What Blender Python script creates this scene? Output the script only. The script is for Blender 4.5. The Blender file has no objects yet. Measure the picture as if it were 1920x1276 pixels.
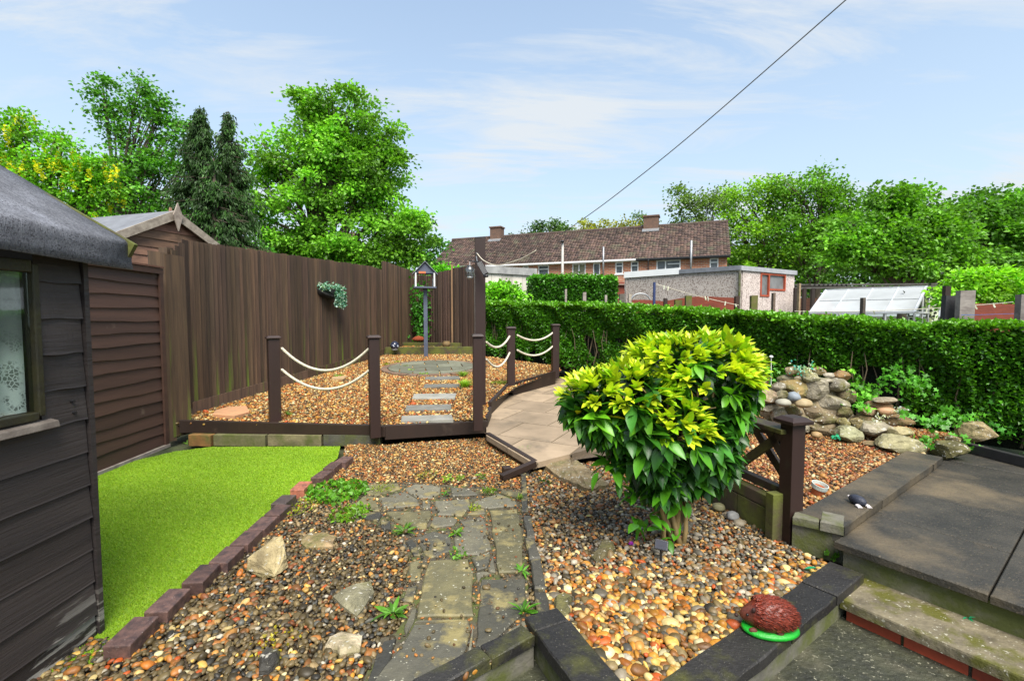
import bpy, bmesh, math, random
import numpy as np
from mathutils import Vector, Matrix
C = bpy.context.scene
COL = C.collection
random.seed(5); RNG = np.random.default_rng(7)
R = math.radians

# ---------------------------------------------------------------- camera
FPX = 880.0; PITCH = math.atan(46/880); EYE = 1.35
cam = bpy.data.cameras.new('camera'); camo = bpy.data.objects.new('camera', cam); COL.objects.link(camo)
cam.sensor_width = 36; cam.lens = FPX/1920*36; cam.clip_start = .02; cam.clip_end = 2000
camo.location = (0, 0, EYE); camo.rotation_euler = (R(90)-PITCH, 0, 0)
C.camera = camo
# ---------------------------------------------------------------- light
SUN_EL, SUN_AZ = 56, 165        # azimuth: clockwise from +Y, sun stands behind and to the right of the camera
w = bpy.data.worlds.new('World'); C.world = w; w.use_nodes = True
nt = w.node_tree; nt.nodes.clear()
N = nt.nodes.new; LK = nt.links.new
sky = N('ShaderNodeTexSky'); sky.sky_type = 'NISHITA'; sky.sun_disc = False
sky.sun_elevation = R(SUN_EL); sky.sun_rotation = R(SUN_AZ); sky.air_density = 1.0; sky.dust_density = 1.2; sky.ozone_density = 1.0
tc = N('ShaderNodeTexCoord'); sep = N('ShaderNodeSeparateXYZ'); LK(tc.outputs['Generated'], sep.inputs[0])
zz = N('ShaderNodeMath'); zz.operation = 'MAXIMUM'; zz.inputs[1].default_value = .04; LK(sep.outputs['Z'], zz.inputs[0])
za = N('ShaderNodeMath'); za.operation = 'ADD'; za.inputs[1].default_value = .12; LK(zz.outputs[0], za.inputs[0])
dx = N('ShaderNodeMath'); dx.operation = 'DIVIDE'; LK(sep.outputs['X'], dx.inputs[0]); LK(za.outputs[0], dx.inputs[1])
dy = N('ShaderNodeMath'); dy.operation = 'DIVIDE'; LK(sep.outputs['Y'], dy.inputs[0]); LK(za.outputs[0], dy.inputs[1])
cmb = N('ShaderNodeCombineXYZ'); LK(dx.outputs[0], cmb.inputs[0]); LK(dy.outputs[0], cmb.inputs[1])
mp = N('ShaderNodeMapping'); mp.inputs['Rotation'].default_value = (0, 0, R(-34)); mp.inputs['Scale'].default_value = (.8, 3.2, 1)
LK(cmb.outputs[0], mp.inputs[0])
n1 = N('ShaderNodeTexNoise'); n1.inputs['Scale'].default_value = 1.0; n1.inputs['Detail'].default_value = 10; n1.inputs['Roughness'].default_value = .66; n1.inputs['Distortion'].default_value = .9
LK(mp.outputs[0], n1.inputs['Vector'])
n2 = N('ShaderNodeTexNoise'); n2.inputs['Scale'].default_value = .8; n2.inputs['Detail'].default_value = 3; LK(cmb.outputs[0], n2.inputs['Vector'])
mu = N('ShaderNodeMath'); mu.operation = 'MULTIPLY'; LK(n1.outputs[0], mu.inputs[0]); LK(n2.outputs[0], mu.inputs[1])
cr = N('ShaderNodeValToRGB'); cr.color_ramp.elements[0].position = .215; cr.color_ramp.elements[1].position = .335
cr.color_ramp.elements[0].color = (.24, .24, .24, 1); cr.color_ramp.elements[1].color = (.9, .9, .9, 1)
LK(mu.outputs[0], cr.inputs[0])
# high haze: whiter towards the horizon
hz = N('ShaderNodeMapRange'); hz.inputs['From Min'].default_value = 0; hz.inputs['From Max'].default_value = .62; hz.inputs['To Min'].default_value = .78; hz.inputs['To Max'].default_value = 0
LK(sep.outputs['Z'], hz.inputs[0])
tint = N('ShaderNodeMixRGB'); tint.blend_type = 'MULTIPLY'; tint.inputs[0].default_value = 1; tint.inputs[2].default_value = (.97, 1.06, 1.02, 1); LK(sky.outputs[0], tint.inputs[1])
hzm = N('ShaderNodeMixRGB'); LK(hz.outputs[0], hzm.inputs[0]); LK(tint.outputs[0], hzm.inputs[1]); hzm.inputs[2].default_value = (2.12, 2.52, 2.86, 1)
mixc = N('ShaderNodeMixRGB'); LK(cr.outputs[0], mixc.inputs[0]); LK(hzm.outputs[0], mixc.inputs[1])
mixc.inputs[2].default_value = (2.85, 3.0, 3.12, 1)
bg = N('ShaderNodeBackground'); bg.inputs[1].default_value = .072; LK(mixc.outputs[0], bg.inputs[0])
wo = N('ShaderNodeOutputWorld'); LK(bg.outputs[0], wo.inputs[0])
sun = bpy.data.lights.new('sun', 'SUN'); sun.energy = 2.0; sun.angle = R(38); sun.color = (1, .95, .87)
suno = bpy.data.objects.new('sun', sun); COL.objects.link(suno)
sd = Vector((math.sin(R(SUN_AZ))*math.cos(R(SUN_EL)), math.cos(R(SUN_AZ))*math.cos(R(SUN_EL)), math.sin(R(SUN_EL))))
suno.rotation_euler = sd.to_track_quat('Z', 'Y').to_euler()
C.view_settings.view_transform = 'Standard'; C.view_settings.look = 'None'; C.view_settings.gamma = 1
C.view_settings.use_curve_mapping = False; C.view_settings.exposure = 2.0
C.cycles.max_bounces = 6; C.cycles.transparent_max_bounces = 8; C.cycles.use_denoising = True

# ---------------------------------------------------------------- pixel -> world measuring tools
def ray(px, py):
    x = (px-960)/FPX; y = -(py-638)/FPX
    return Vector((x, math.cos(PITCH)+y*math.sin(PITCH), -math.sin(PITCH)+y*math.cos(PITCH)))
def P(px, py, z=0.0):
    d = ray(px, py); s = (z-EYE)/d.z; return Vector((d.x*s, d.y*s, z))
def D(px, py, Y):
    d = ray(px, py); s = Y/d.y; return Vector((d.x*s, Y, EYE+d.z*s))
def gz(Y): return .2+.045*(Y-4.9)
def G(px, py, dz=0):
    z = .3
    for _ in range(30): z = .5*z+.5*(gz(P(px, py, z).y)+dz)
    return P(px, py, z)
def onplane(px, py, A, B):
    d = ray(px, py); ax, ay, bx, by = A[0], A[1], B[0], B[1]
    ex, ey = bx-ax, by-ay
    s = (ax*ey-ay*ex)/(d.x*ey-d.y*ex)
    return Vector((d.x*s, d.y*s, EYE+d.z*s))

# ---------------------------------------------------------------- mesh collector
class MB:
    def __init__(s): s.V = []; s.F = []; s.K = []; s.n = 0
    def add(s, V, F, col=(1, 1, 1)):
        V = np.asarray(V, float).reshape(-1, 3)
        if not isinstance(F, np.ndarray) and len(set(len(f) for f in F)) > 1:
            by = {}
            for f in F: by.setdefault(len(f), []).append(f)
            Fs = [np.array(v) for v in by.values()]
        else: Fs = [np.asarray(F)]
        for f in Fs: s.F.append(f+s.n)
        c = np.asarray(col, float)
        if c.ndim == 1: c = np.tile(c, (len(V), 1))
        s.V.append(V); s.K.append(c); s.n += len(V)
        return s
    def hexa(s, p, col=(1, 1, 1)):      # 8 points: bottom loop 0-3, top loop 4-7
        return s.add(p, [(0, 3, 2, 1), (4, 5, 6, 7), (0, 1, 5, 4), (1, 2, 6, 5), (2, 3, 7, 6), (3, 0, 4, 7)], col)
    def box(s, c, sz, rz=0, col=(1, 1, 1), tilt=(0, 0)):
        m = Matrix.Rotation(rz, 3, 'Z') @ Matrix.Rotation(tilt[0], 3, 'X') @ Matrix.Rotation(tilt[1], 3, 'Y')
        q = [(-1, -1, -1), (1, -1, -1), (1, 1, -1), (-1, 1, -1), (-1, -1, 1), (1, -1, 1), (1, 1, 1), (-1, 1, 1)]
        c = Vector(c); return s.hexa([c+m@Vector((a*sz[0]/2, b*sz[1]/2, d*sz[2]/2)) for a, b, d in q], col)
    def beam(s, p0, p1, w, h, up=(0, 0, 1), col=(1, 1, 1)):
        p0 = Vector(p0); p1 = Vector(p1); d = (p1-p0).normalized(); u = Vector(up)
        r = d.cross(u).normalized(); u = r.cross(d).normalized()
        a = r*w/2; b = u*h/2
        return s.hexa([p0-a-b, p0+a-b, p1+a-b, p1-a-b, p0-a+b, p0+a+b, p1+a+b, p1-a+b], col)
    def prism(s, poly, z0, z1, col=(1, 1, 1), bev=0.0):
        n = len(poly); P0 = np.array([(p[0], p[1]) for p in poly], float)
        ar = .5*sum(P0[i][0]*P0[(i+1) % n][1]-P0[(i+1) % n][0]*P0[i][1] for i in range(n))
        if ar < 0: P0 = P0[::-1].copy()
        c = P0.mean(0)
        V = [(x, y, z0) for x, y in P0]+[(x, y, z1-bev) for x, y in P0]
        F = [(i, (i+1) % n, n+(i+1) % n, n+i) for i in range(n)]
        if bev:
            for x, y in P0:
                d = c-np.array((x, y)); L = np.linalg.norm(d)+1e-9; q = np.array((x, y))+d/L*bev*1.3
                V.append((q[0], q[1], z1))
            F += [(n+i, n+(i+1) % n, 2*n+(i+1) % n, 2*n+i) for i in range(n)]
            top = tuple(range(2*n, 3*n))
        else: top = tuple(range(n, 2*n))
        F.append(top); F.append(tuple(reversed(range(n))))
        return s.add(V, F, col)
    def tube(s, pts, rad, n=8, col=(1, 1, 1), cap=True):
        pts = [Vector(p) for p in pts]; m = len(pts)
        if not hasattr(rad, '__len__'): rad = [rad]*m
        V = []; u = None
        for i, p in enumerate(pts):
            t = (pts[min(i+1, m-1)]-pts[max(i-1, 0)])
            t = t.normalized() if t.length > 1e-9 else Vector((0, 0, 1))
            if u is None: u = t.orthogonal().normalized()
            u = (u-t*u.dot(t)); u = u.normalized() if u.length > 1e-6 else t.orthogonal().normalized()
            v = t.cross(u)
            for k in range(n):
                a = 2*math.pi*k/n; V.append(p+(u*math.cos(a)+v*math.sin(a))*rad[i])
        F = [(i*n+k, i*n+(k+1) % n, (i+1)*n+(k+1) % n, (i+1)*n+k) for i in range(m-1) for k in range(n)]
        if cap: F += [tuple(reversed(range(n))), tuple(range((m-1)*n, m*n))]
        return s.add([tuple(v) for v in V], F, col)
    def lathe(s, c, prof, n=20, col=(1, 1, 1), axis=None):
        V = []; m = len(prof)
        for r, z in prof:
            for k in range(n):
                a = 2*math.pi*k/n; V.append(Vector((r*math.cos(a), r*math.sin(a), z)))
        if axis is not None: V = [axis@v for v in V]
        V = [tuple(v+Vector(c)) for v in V]
        return s.add(V, [(i*n+k, i*n+(k+1) % n, (i+1)*n+(k+1) % n, (i+1)*n+k) for i in range(m-1) for k in range(n)], col)
    def inst(s, T, TF, M, pos, cols):    # many copies of a template: M (k,3,3), pos (k,3), cols (k,3) or (k,n,3)
        T = np.asarray(T, float); TF = np.asarray(TF); k = len(pos); n = len(T)
        V = np.einsum('kij,nj->kni', M, T)+pos[:, None, :]
        F = (TF[None]+(np.arange(k)*n)[:, None, None]).reshape(-1, TF.shape[1])
        cols = np.asarray(cols, float)
        if cols.ndim == 2: cols = np.repeat(cols[:, None, :], n, 1)
        s.V.append(V.reshape(-1, 3)); s.K.append(cols.reshape(-1, 3)); s.F.append(F+s.n); s.n += k*n
        return s
    def build(s, name, m, parent=None, smooth=False, bevel=0, origin=None):
        V = np.concatenate(s.V); K = np.concatenate(s.K)
        if parent is not None:
            o0 = np.array(parent['_o'] if '_o' in parent else parent.location)
            org = o0
        else:
            org = np.array(origin) if origin is not None else np.array([(V[:, 0].min()+V[:, 0].max())/2, (V[:, 1].min()+V[:, 1].max())/2, V[:, 2].min()])
        V = V-org
        me = bpy.data.meshes.new(name); me.vertices.add(len(V)); me.vertices.foreach_set('co', V.ravel().astype(np.float32))
        loops = np.concatenate([f.ravel() for f in s.F]).astype(np.int32)
        tot = np.concatenate([np.full(len(f), f.shape[1]) for f in s.F]).astype(np.int32)
        st = np.concatenate([[0], np.cumsum(tot)[:-1]]).astype(np.int32)
        me.loops.add(len(loops)); me.loops.foreach_set('vertex_index', loops)
        me.polygons.add(len(tot)); me.polygons.foreach_set('loop_start', st); me.polygons.foreach_set('loop_total', tot)
        me.polygons.foreach_set('use_smooth', np.full(len(tot), smooth))
        ca = me.color_attributes.new('Col', 'FLOAT_COLOR', 'POINT')
        ca.data.foreach_set('color', np.concatenate([K, np.ones((len(K), 1))], 1).ravel().astype(np.float32))
        me.update(calc_edges=True)
        me.materials.append(m)
        o = bpy.data.objects.new(name, me); COL.objects.link(o)
        if parent is not None: o.parent = parent; ORG[o.name] = tuple(org)
        else: o.location = org
        if parent is not None: o['_o'] = [float(x) for x in org]
        if bevel:
            b = o.modifiers.new('bevel', 'BEVEL'); b.width = bevel; b.segments = 2; b.limit_method = 'ANGLE'; b.angle_limit = R(40)
        return o
ORG = {}
def tag(o, label=None, cat=None, group=None, kind=None):
    if label: o['label'] = label
    if cat: o['category'] = cat
    if group: o['group'] = group
    if kind: o['kind'] = kind
    return o
def thing(name, loc, label, cat, group=None):
    o = bpy.data.objects.new(name, None); o.empty_display_size = .1; COL.objects.link(o); o.location = Vector(loc)
    return tag(o, label, cat, group)

# ---------------------------------------------------------------- materials
def srgb(*c):
    c = [x/255 for x in c]; return tuple((x/12.92 if x <= .04045 else ((x+.055)/1.055)**2.4) for x in c)
_m = {}
def mat(name, c1, c2=None, scale=6, stretch=(1, 1, 1), rough=.7, bump=.3, bscale=None, bdist=.01, attr=False,
        stain=None, sscale=3, slo=.5, shi=.65, spec=None, spscale=60, splo=.62, metal=0, trans=0, coat=0, sst=(1, 1, 1), slow=None, detail=6, world=False, ior=1.45, bands=None):
    if name in _m: return _m[name]
    m = bpy.data.materials.new(name); m.use_nodes = True; nt = m.node_tree; nt.nodes.clear(); N = nt.nodes.new; L = nt.links.new
    out = N('ShaderNodeOutputMaterial'); b = N('ShaderNodeBsdfPrincipled')
    tc = N('ShaderNodeTexCoord'); vec = tc.outputs['Object']
    if world:
        g = N('ShaderNodeNewGeometry'); vec = g.outputs['Position']
    oi = N('ShaderNodeObjectInfo'); sc_ = N('ShaderNodeMath'); sc_.operation = 'MULTIPLY'; sc_.inputs[1].default_value = 0 if world else 37
    L(oi.outputs['Random'], sc_.inputs[0])
    ad = N('ShaderNodeVectorMath'); ad.operation = 'ADD'; L(vec, ad.inputs[0]); L(sc_.outputs[0], ad.inputs[1])
    mp = N('ShaderNodeMapping'); mp.inputs['Scale'].default_value = stretch; L(ad.outputs[0], mp.inputs[0])
    def noise(sc, det=detail, v=mp.outputs[0], ro=.6):
        n = N('ShaderNodeTexNoise'); n.inputs['Scale'].default_value = sc; n.inputs['Detail'].default_value = det; n.inputs['Roughness'].default_value = ro
        L(v, n.inputs['Vector']); return n.outputs[0]
    def ramp(src, lo, hi):
        r = N('ShaderNodeMapRange'); r.inputs['From Min'].default_value = lo; r.inputs['From Max'].default_value = hi; L(src, r.inputs[0]); return r.outputs[0]
    def mix(f, a, c, mode='MIX'):
        x = N('ShaderNodeMixRGB'); x.blend_type = mode
        if isinstance(f, (int, float)): x.inputs[0].default_value = f
        else: L(f, x.inputs[0])
        for i, q in ((1, a), (2, c)):
            if isinstance(q, tuple): x.inputs[i].default_value = (*q, 1)
            else: L(q, x.inputs[i])
        return x.outputs[0]
    col = mix(ramp(noise(scale), .32, .68), c1, c2 if c2 else tuple(x*.7 for x in c1))
    if attr:
        a = N('ShaderNodeAttribute'); a.attribute_name = 'Col'; col = mix(1.0, col, a.outputs['Color'], 'MULTIPLY')
    if stain:
        m2 = N('ShaderNodeMapping'); m2.inputs['Scale'].default_value = sst; L(ad.outputs[0], m2.inputs[0]); sf = ramp(noise(sscale, 5, m2.outputs[0]), slo, shi)
        if slow:       # algae keeps to the damp lower part
            gg = N('ShaderNodeNewGeometry'); sp_ = N('ShaderNodeSeparateXYZ'); L(gg.outputs['Position'], sp_.inputs[0]); mm = N('ShaderNodeMath'); mm.operation = 'MULTIPLY'
            L(sf, mm.inputs[0]); L(ramp(sp_.outputs['Z'], slow[1], slow[0]), mm.inputs[1]); sf = mm.outputs[0]
        col = mix(sf, col, stain)
    if spec: col = mix(ramp(noise(spscale, 2, ad.outputs[0]), splo, splo+.06), col, spec)
    L(col, b.inputs['Base Color'])
    b.inputs['Roughness'].default_value = rough; b.inputs['Metallic'].default_value = metal; b.inputs['IOR'].default_value = ior
    if coat: b.inputs['Coat Weight'].default_value = coat; b.inputs['Coat Roughness'].default_value = .15
    if bump:
        bp = N('ShaderNodeBump'); bp.inputs['Strength'].default_value = bump; bp.inputs['Distance'].default_value = bdist
        L(noise(bscale or scale*4, 8), bp.inputs['Height']); L(bp.outputs[0], b.inputs['Normal'])
    sh = b.outputs[0]
    if trans:
        t = N('ShaderNodeBsdfTranslucent'); tcx = mix(.5, col, (.55, .75, .05), 'MULTIPLY'); L(mix(1.0, col, (1.5, 1.6, .7), 'MULTIPLY'), t.inputs[0])
        ms = N('ShaderNodeMixShader'); ms.inputs[0].default_value = trans; L(sh, ms.inputs[1]); L(t.outputs[0], ms.inputs[2]); sh = ms.outputs[0]
    L(sh, out.inputs[0]); _m[name] = m; return m
WH = (1, 1, 1)
dark_wood = mat('dark_brown_wood', (.028, .015, .010), (.016, .0095, .007), 3, (1, 1, .12), .55, .5, 40, .004, True, (.06, .042, .03), 4, .62, .8)
post_wood = mat('painted_post_wood', (.030, .014, .011), (.018, .009, .007), 4, (1, 1, .1), .5, .3, 60, .002, True, (.05, .05, .02), 5, .66, .85)
fence_wood = mat('fence_wood', (.095, .058, .033), (.044, .027, .017), 5, (6, 6, .3), .7, .8, 14, .004, True, (.10, .14, .015), 9, .56, .66, sst=(1, 1, .05), slow=(.45, 1.35))
lap_wood = mat('lap_panel_wood', (.072, .036, .025), (.045, .023, .017), 4, (1, .2, 3), .62, .5, 30, .003, True, (.16, .12, .09), 3, .66, .8)
shed_wood = mat('dark_shed_cladding', (.042, .033, .030), (.022, .018, .018), 6, (1, .15, 2.5), .6, .9, 30, .004, True, (.36, .34, .30), 13, .555, .60, (.012, .01, .01), 30, .74, sst=(1, .25, 2.2), slow=(-.03, .24))
grey_wood = mat('weathered_grey_wood', (.33, .29, .25), (.17, .14, .12), 5, (1, 3, 3), .8, .5, 30, .003, True)
old_wood = mat('weathered_brown_cladding', (.30, .17, .10), (.16, .09, .06), 5, (3, .4, 3), .75, .5, 30, .004, True)
moss_wood = mat('mossy_sleeper_wood', (.07, .05, .03), (.04, .035, .02), 8, WH, .85, .6, 40, .006, True, (.09, .10, .015), 4, .42, .6)
concrete = mat('grey_concrete', (.15, .14, .11), (.08, .076, .06), 9, WH, .85, .7, 60, .006, True, (.07, .08, .018), 5, .42, .6)
dark_slab = mat('wet_dark_slab', (.044, .039, .030), (.018, .017, .014), 4, WH, .6, .9, 60, .006, True, (.12, .092, .055), 1.7, .50, .70, (.085, .068, .045), 90, .62, world=True)
edge_slab = mat('black_edging_concrete', (.024, .022, .020), (.012, .011, .011), 6, WH, .55, 1.0, 60, .006, True, (.055, .055, .015), 5, .50, .66, (.12, .11, .085), 120, .66)
tan_slab = mat('tan_paving', (.32, .24, .165), (.2, .15, .10), 3, WH, .8, .5, 60, .004, True, (.07, .06, .045), 1.8, .56, .75, world=True)
slate = mat('path_flagstone', (.17, .155, .105), (.07, .068, .058), 5, WH, .6, .9, 25, .01, True, (.21, .175, .075), 5, .52, .62, (.36, .35, .27), 55, .66)
mortar = mat('old_mortar', (.10, .085, .055), (.035, .03, .02), 14, WH, .9, 1.0, 60, .012, False, (.07, .085, .018), 6, .5, .62, (.4, .34, .24), 60, .66)
rockm = mat('garden_rock', (.38, .335, .255), (.15, .13, .098), 9, WH, .75, 1.0, 28, .02, True, (.12, .11, .035), 6, .5, .66, (.40, .38, .32), 34, .62)
brickm = mat('purple_block_paver', (.14, .08, .065), (.055, .035, .034), 32, WH, .45, .7, 90, .004, True, (.04, .03, .03), 12, .55, .7, (.4, .36, .33), 160, .69)
pebble = mat('pebble', (1, 1, 1), (.66, .62, .56), 60, WH, .52, .15, 200, .001, True)
soil = mat('gravel_bed', (.12, .085, .05), (.05, .037, .024), 50, WH, .7, .8, 90, .01)
felt = mat('roofing_felt', (.15, .155, .175), (.08, .083, .098), 22, (1, 3, 1), .9, 1.0, 90, .006, True, (.24, .25, .29), 4, .5, .75, spec=(.05, .05, .06), spscale=150, splo=.55)
felt_light = mat('pale_roofing_felt', (.17, .18, .20), (.11, .115, .13), 5, WH, .85, .4, 120, .003)
leafm = mat('leaf', (1, 1, 1), (.8, .85, .7), 8, WH, .45, 0, attr=True, trans=.33)
gloss_leaf = mat('glossy_leaf', (1, 1, 1), (.8, .88, .75), 30, WH, .36, 0, attr=True, trans=.22)
hedge_leaf = mat('hedge_leaf', (1, 1, 1), (.75, .8, .7), 3, WH, .33, 0, attr=True, trans=.25)
needle = mat('conifer_foliage', (1, 1, 1), (.7, .75, .6), 3, WH, .6, 0, attr=True, trans=.12)
bark = mat('bark', (.13, .10, .07), (.06, .048, .035), 6, (1, 1, .25), .85, .8, 20, .02)
stemm = mat('shrub_stem', (.30, .21, .085), (.13, .10, .045), 14, (1, 1, .3), .6, .5, 50, .004)
white_pvc = mat('white_plastic', (.8, .8, .8), (.72, .73, .74), 3, WH, .4, 0)
white_paint = mat('white_paint', (.78, .78, .76), (.6, .6, .58), 8, WH, .6, .1)
glassm = mat('window_glass', (.10, .12, .14), (.3, .33, .36), 1.2, WH, .08, 0)
rust_red = mat('rust_red_paint', (.22, .045, .02), (.14, .03, .015), 6, (1, 1, 2), .6, .3, attr=True)
grey_paint = mat('blue_grey_paint', (.085, .10, .14), (.06, .07, .105), 6, WH, .5, .2)
rope_m = mat('rope_fibre', (.62, .57, .46), (.42, .38, .28), 40, WH, .85, .3, 200, .001)
black_pl = mat('black_plastic', (.012, .012, .014), (.02, .02, .022), 8, WH, .35, .05)
galv = mat('galvanised_metal', (.4, .41, .42), (.28, .29, .3), 8, WH, .4, .1, metal=.6)
terracotta = mat('terracotta', (.52, .16, .06), (.38, .11, .045), 10, WH, .7, .2)
lawnm = mat('artificial_turf', (1, 1, 1), (.8, .85, .7), 2, WH, .6, 0, attr=True, trans=.2)
dirt = mat('bare_earth', (.06, .05, .035), (.035, .035, .02), 5, WH, .9, .6, 20, .02)
# ---------------------------------------------------------------- SETTING
def ico(sub):
    bm = bmesh.new(); bmesh.ops.create_icosphere(bm, subdivisions=sub, radius=1)
    V = np.array([v.co[:] for v in bm.verts]); F = np.array([[v.index for v in f.verts] for f in bm.faces]); bm.free(); return V, F
ICO1, ICO2, ICO3, ICO4 = ico(1), ico(2), ico(3), ico(4)
def rotm(k, rng=RNG, flat=0.0):
    a = rng.uniform(0, 2*math.pi, k); t = rng.normal(0, flat, k) if flat else np.arccos(rng.uniform(-1, 1, k)); ph = rng.uniform(0, 2*math.pi, k)
    ca, sa = np.cos(a), np.sin(a); Z = np.zeros(k); O = np.ones(k)
    Rz = np.stack([ca, -sa, Z, sa, ca, Z, Z, Z, O], 1).reshape(k, 3, 3)
    ct, st = np.cos(t), np.sin(t); Rx = np.stack([O, Z, Z, Z, ct, -st, Z, st, ct], 1).reshape(k, 3, 3)
    cp, sp = np.cos(ph), np.sin(ph); R2 = np.stack([cp, -sp, Z, sp, cp, Z, Z, Z, O], 1).reshape(k, 3, 3)
    return Rz@Rx@R2

# the ground: one sheet reaching the horizon, rising gently behind the garden
ys = [-60, -5, 0, 2, 4.7, 4.95, 8, 11, 14, 20, 40, 80, 200, 900]; xs = [-900, -200, -60, -20, -8, -4, 0, 2.2, 4, 8, 20, 60, 200, 900]
def gh(x, y):
    if y < 4.8: return -.17
    return min(gz(y)-.25, .45)
g = MB(); V = [(x, y, gh(x, y)) for y in ys for x in xs]; n = len(xs)
g.add(V, [(j*n+i, j*n+i+1, (j+1)*n+i+1, (j+1)*n+i) for j in range(len(ys)-1) for i in range(n-1)])
tag(g.build('ground', mat('rough_grass_ground', (.05, .07, .02), (.035, .03, .018), 2, WH, .9, .5, 20, .03, world=True), origin=(0, 0, 0)), kind='structure')

# gravel beds (base sheets)
def sheet(name, poly, m, zf, kind='structure', lab=None):
    b = MB(); b.add([(p[0], p[1], zf(p[0], p[1])) for p in poly], [tuple(range(len(poly)))])
    return tag(b.build(name, m, origin=(0, 0, 0)), lab, kind=kind)
def inside(poly, x, y):
    r = np.zeros(len(x), bool); n = len(poly)
    for i in range(n):
        x1, y1 = poly[i][0], poly[i][1]; x2, y2 = poly[(i+1) % n][0], poly[(i+1) % n][1]
        c = ((y1 > y) != (y2 > y)) & (x < (x2-x1)*(y-y1)/((y2-y1) if y2 != y1 else 1e-9)+x1)
        r ^= c
    return r
U = Vector((.8, .6, 0)); VV = Vector((.57, -.82, 0))
G1 = [(-1.9, .6), (-.5, .9), (-.2, 1.66), (.08, 1.9), (.14, 2.4), (.10, 3.2), (.08, 3.95), (.2, 4.1), (-.29, 5.14), (-1.36, 4.86), (-1.75, 4.86), (-1.60, 4.4), (-1.56, 1.9), (-1.75, 1.9)]
G2 = [(.1, 4.0), (.1, 3.2), (.15, 2.4), (.14, 2.04), (.215, 1.99), (.34, 1.66), (.52, 1.58), (.95, 1.895), (1.44, 2.25), (1.74, 2.45), (1.66, 2.62), (1.6, 3.0), (1.45, 4.2), (.9, 4.35), (.4, 4.1)]
G3 = [(-3.82, 4.98), (-1.36, 4.9), (-.29, 5.18), (-.3, 5.85), (.1, 7.1), (.9, 8.5), (.9, 9.0), (-1.0, 10.9), (-1.0, 11.4), (-2.6, 12.9), (-3.15, 12.3), (-3.1, 10)]
G4 = [(1.75, 2.78), (1.95, 2.8), (3.2, 3.74), (4.0, 4.3), (4.6, 4.5), (3.3, 5.95), (1.6, 5.2), (1.5, 3.9)]
lawn_poly = [(-3.6, 1.0), (-3.58, 4.2), (-3.35, 4.62), (-3.1, 4.78), (-1.78, 4.8), (-1.66, 4.4), (-1.62, 1.0)]
sheet('gravel_ground', G1, soil, lambda x, y: -.012)
sheet('gravel_bed', G2, soil, lambda x, y: -.012)
b = MB()
b.add([(p[0], p[1], gz(p[1])-.02) for p in G3], [tuple(range(len(G3)))])
tag(b.build('gravel_terrace', soil, origin=(0, 0, 0)), kind='structure')
sheet('rockery_gravel', G4, soil, lambda x, y: .155)
sheet('lawn_base', lawn_poly, mat('turf_base', (.20, .34, .008), (.15, .27, .006), 30, WH, .9, .3), lambda x, y: .0)
sheet('paving_ground', [(-.3, 5.1), (.2, 4.0), (.9, 4.3), (1.5, 3.9), (1.6, 5.2), (3.3, 5.95), (1.0, 8.6), (.1, 7.1), (-.35, 5.8)], soil, lambda x, y: .06)

# pebbles: uncountable loose gravel, real stones in each bed
PAL = {
 'dark': ([(92, 78, 46), (72, 62, 40), (112, 98, 64), (54, 50, 42), (132, 114, 76), (156, 134, 94), (176, 116, 54), (200, 192, 172), (140, 84, 44), (96, 96, 88)], [20, 16, 18, 8, 14, 9, 5, 3, 3, 4]),
 'golden': ([(214, 150, 62), (232, 190, 112), (196, 118, 44), (238, 214, 168), (150, 100, 52), (122, 104, 76), (206, 96, 40), (244, 232, 206), (92, 84, 70)], [16, 15, 12, 10, 12, 10, 6, 6, 8]),
 'grey': ([(150, 140, 120), (120, 112, 96), (176, 164, 142), (98, 94, 84), (166, 128, 78), (200, 190, 170), (84, 74, 56), (156, 96, 48)], [18, 16, 12, 12, 12, 8, 12, 6]),
 'tan': ([(206, 148, 84), (184, 120, 62), (224, 184, 130), (150, 100, 56), (240, 216, 178), (120, 84, 52), (196, 104, 56), (90, 70, 50), (160, 140, 112)], [18, 16, 15, 14, 8, 12, 8, 6, 6]),
 'red': ([(196, 134, 80), (156, 100, 60), (214, 160, 110), (120, 76, 48), (230, 206, 178), (176, 90, 46), (90, 66, 48), (200, 186, 164)], [16, 16, 14, 14, 8, 12, 10, 6]),
}
for k in PAL: PAL[k] = (PAL[k][0], PAL[k][1]) if k in ('dark', 'grey') else ([(r*.97, g_*.97, b_*.84) for r, g_, b_ in PAL[k][0]], PAL[k][1])
for k in PAL: PAL[k] = (np.array([srgb(*c) for c in PAL[k][0]]), np.array(PAL[k][1])/sum(PAL[k][1]))
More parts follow.
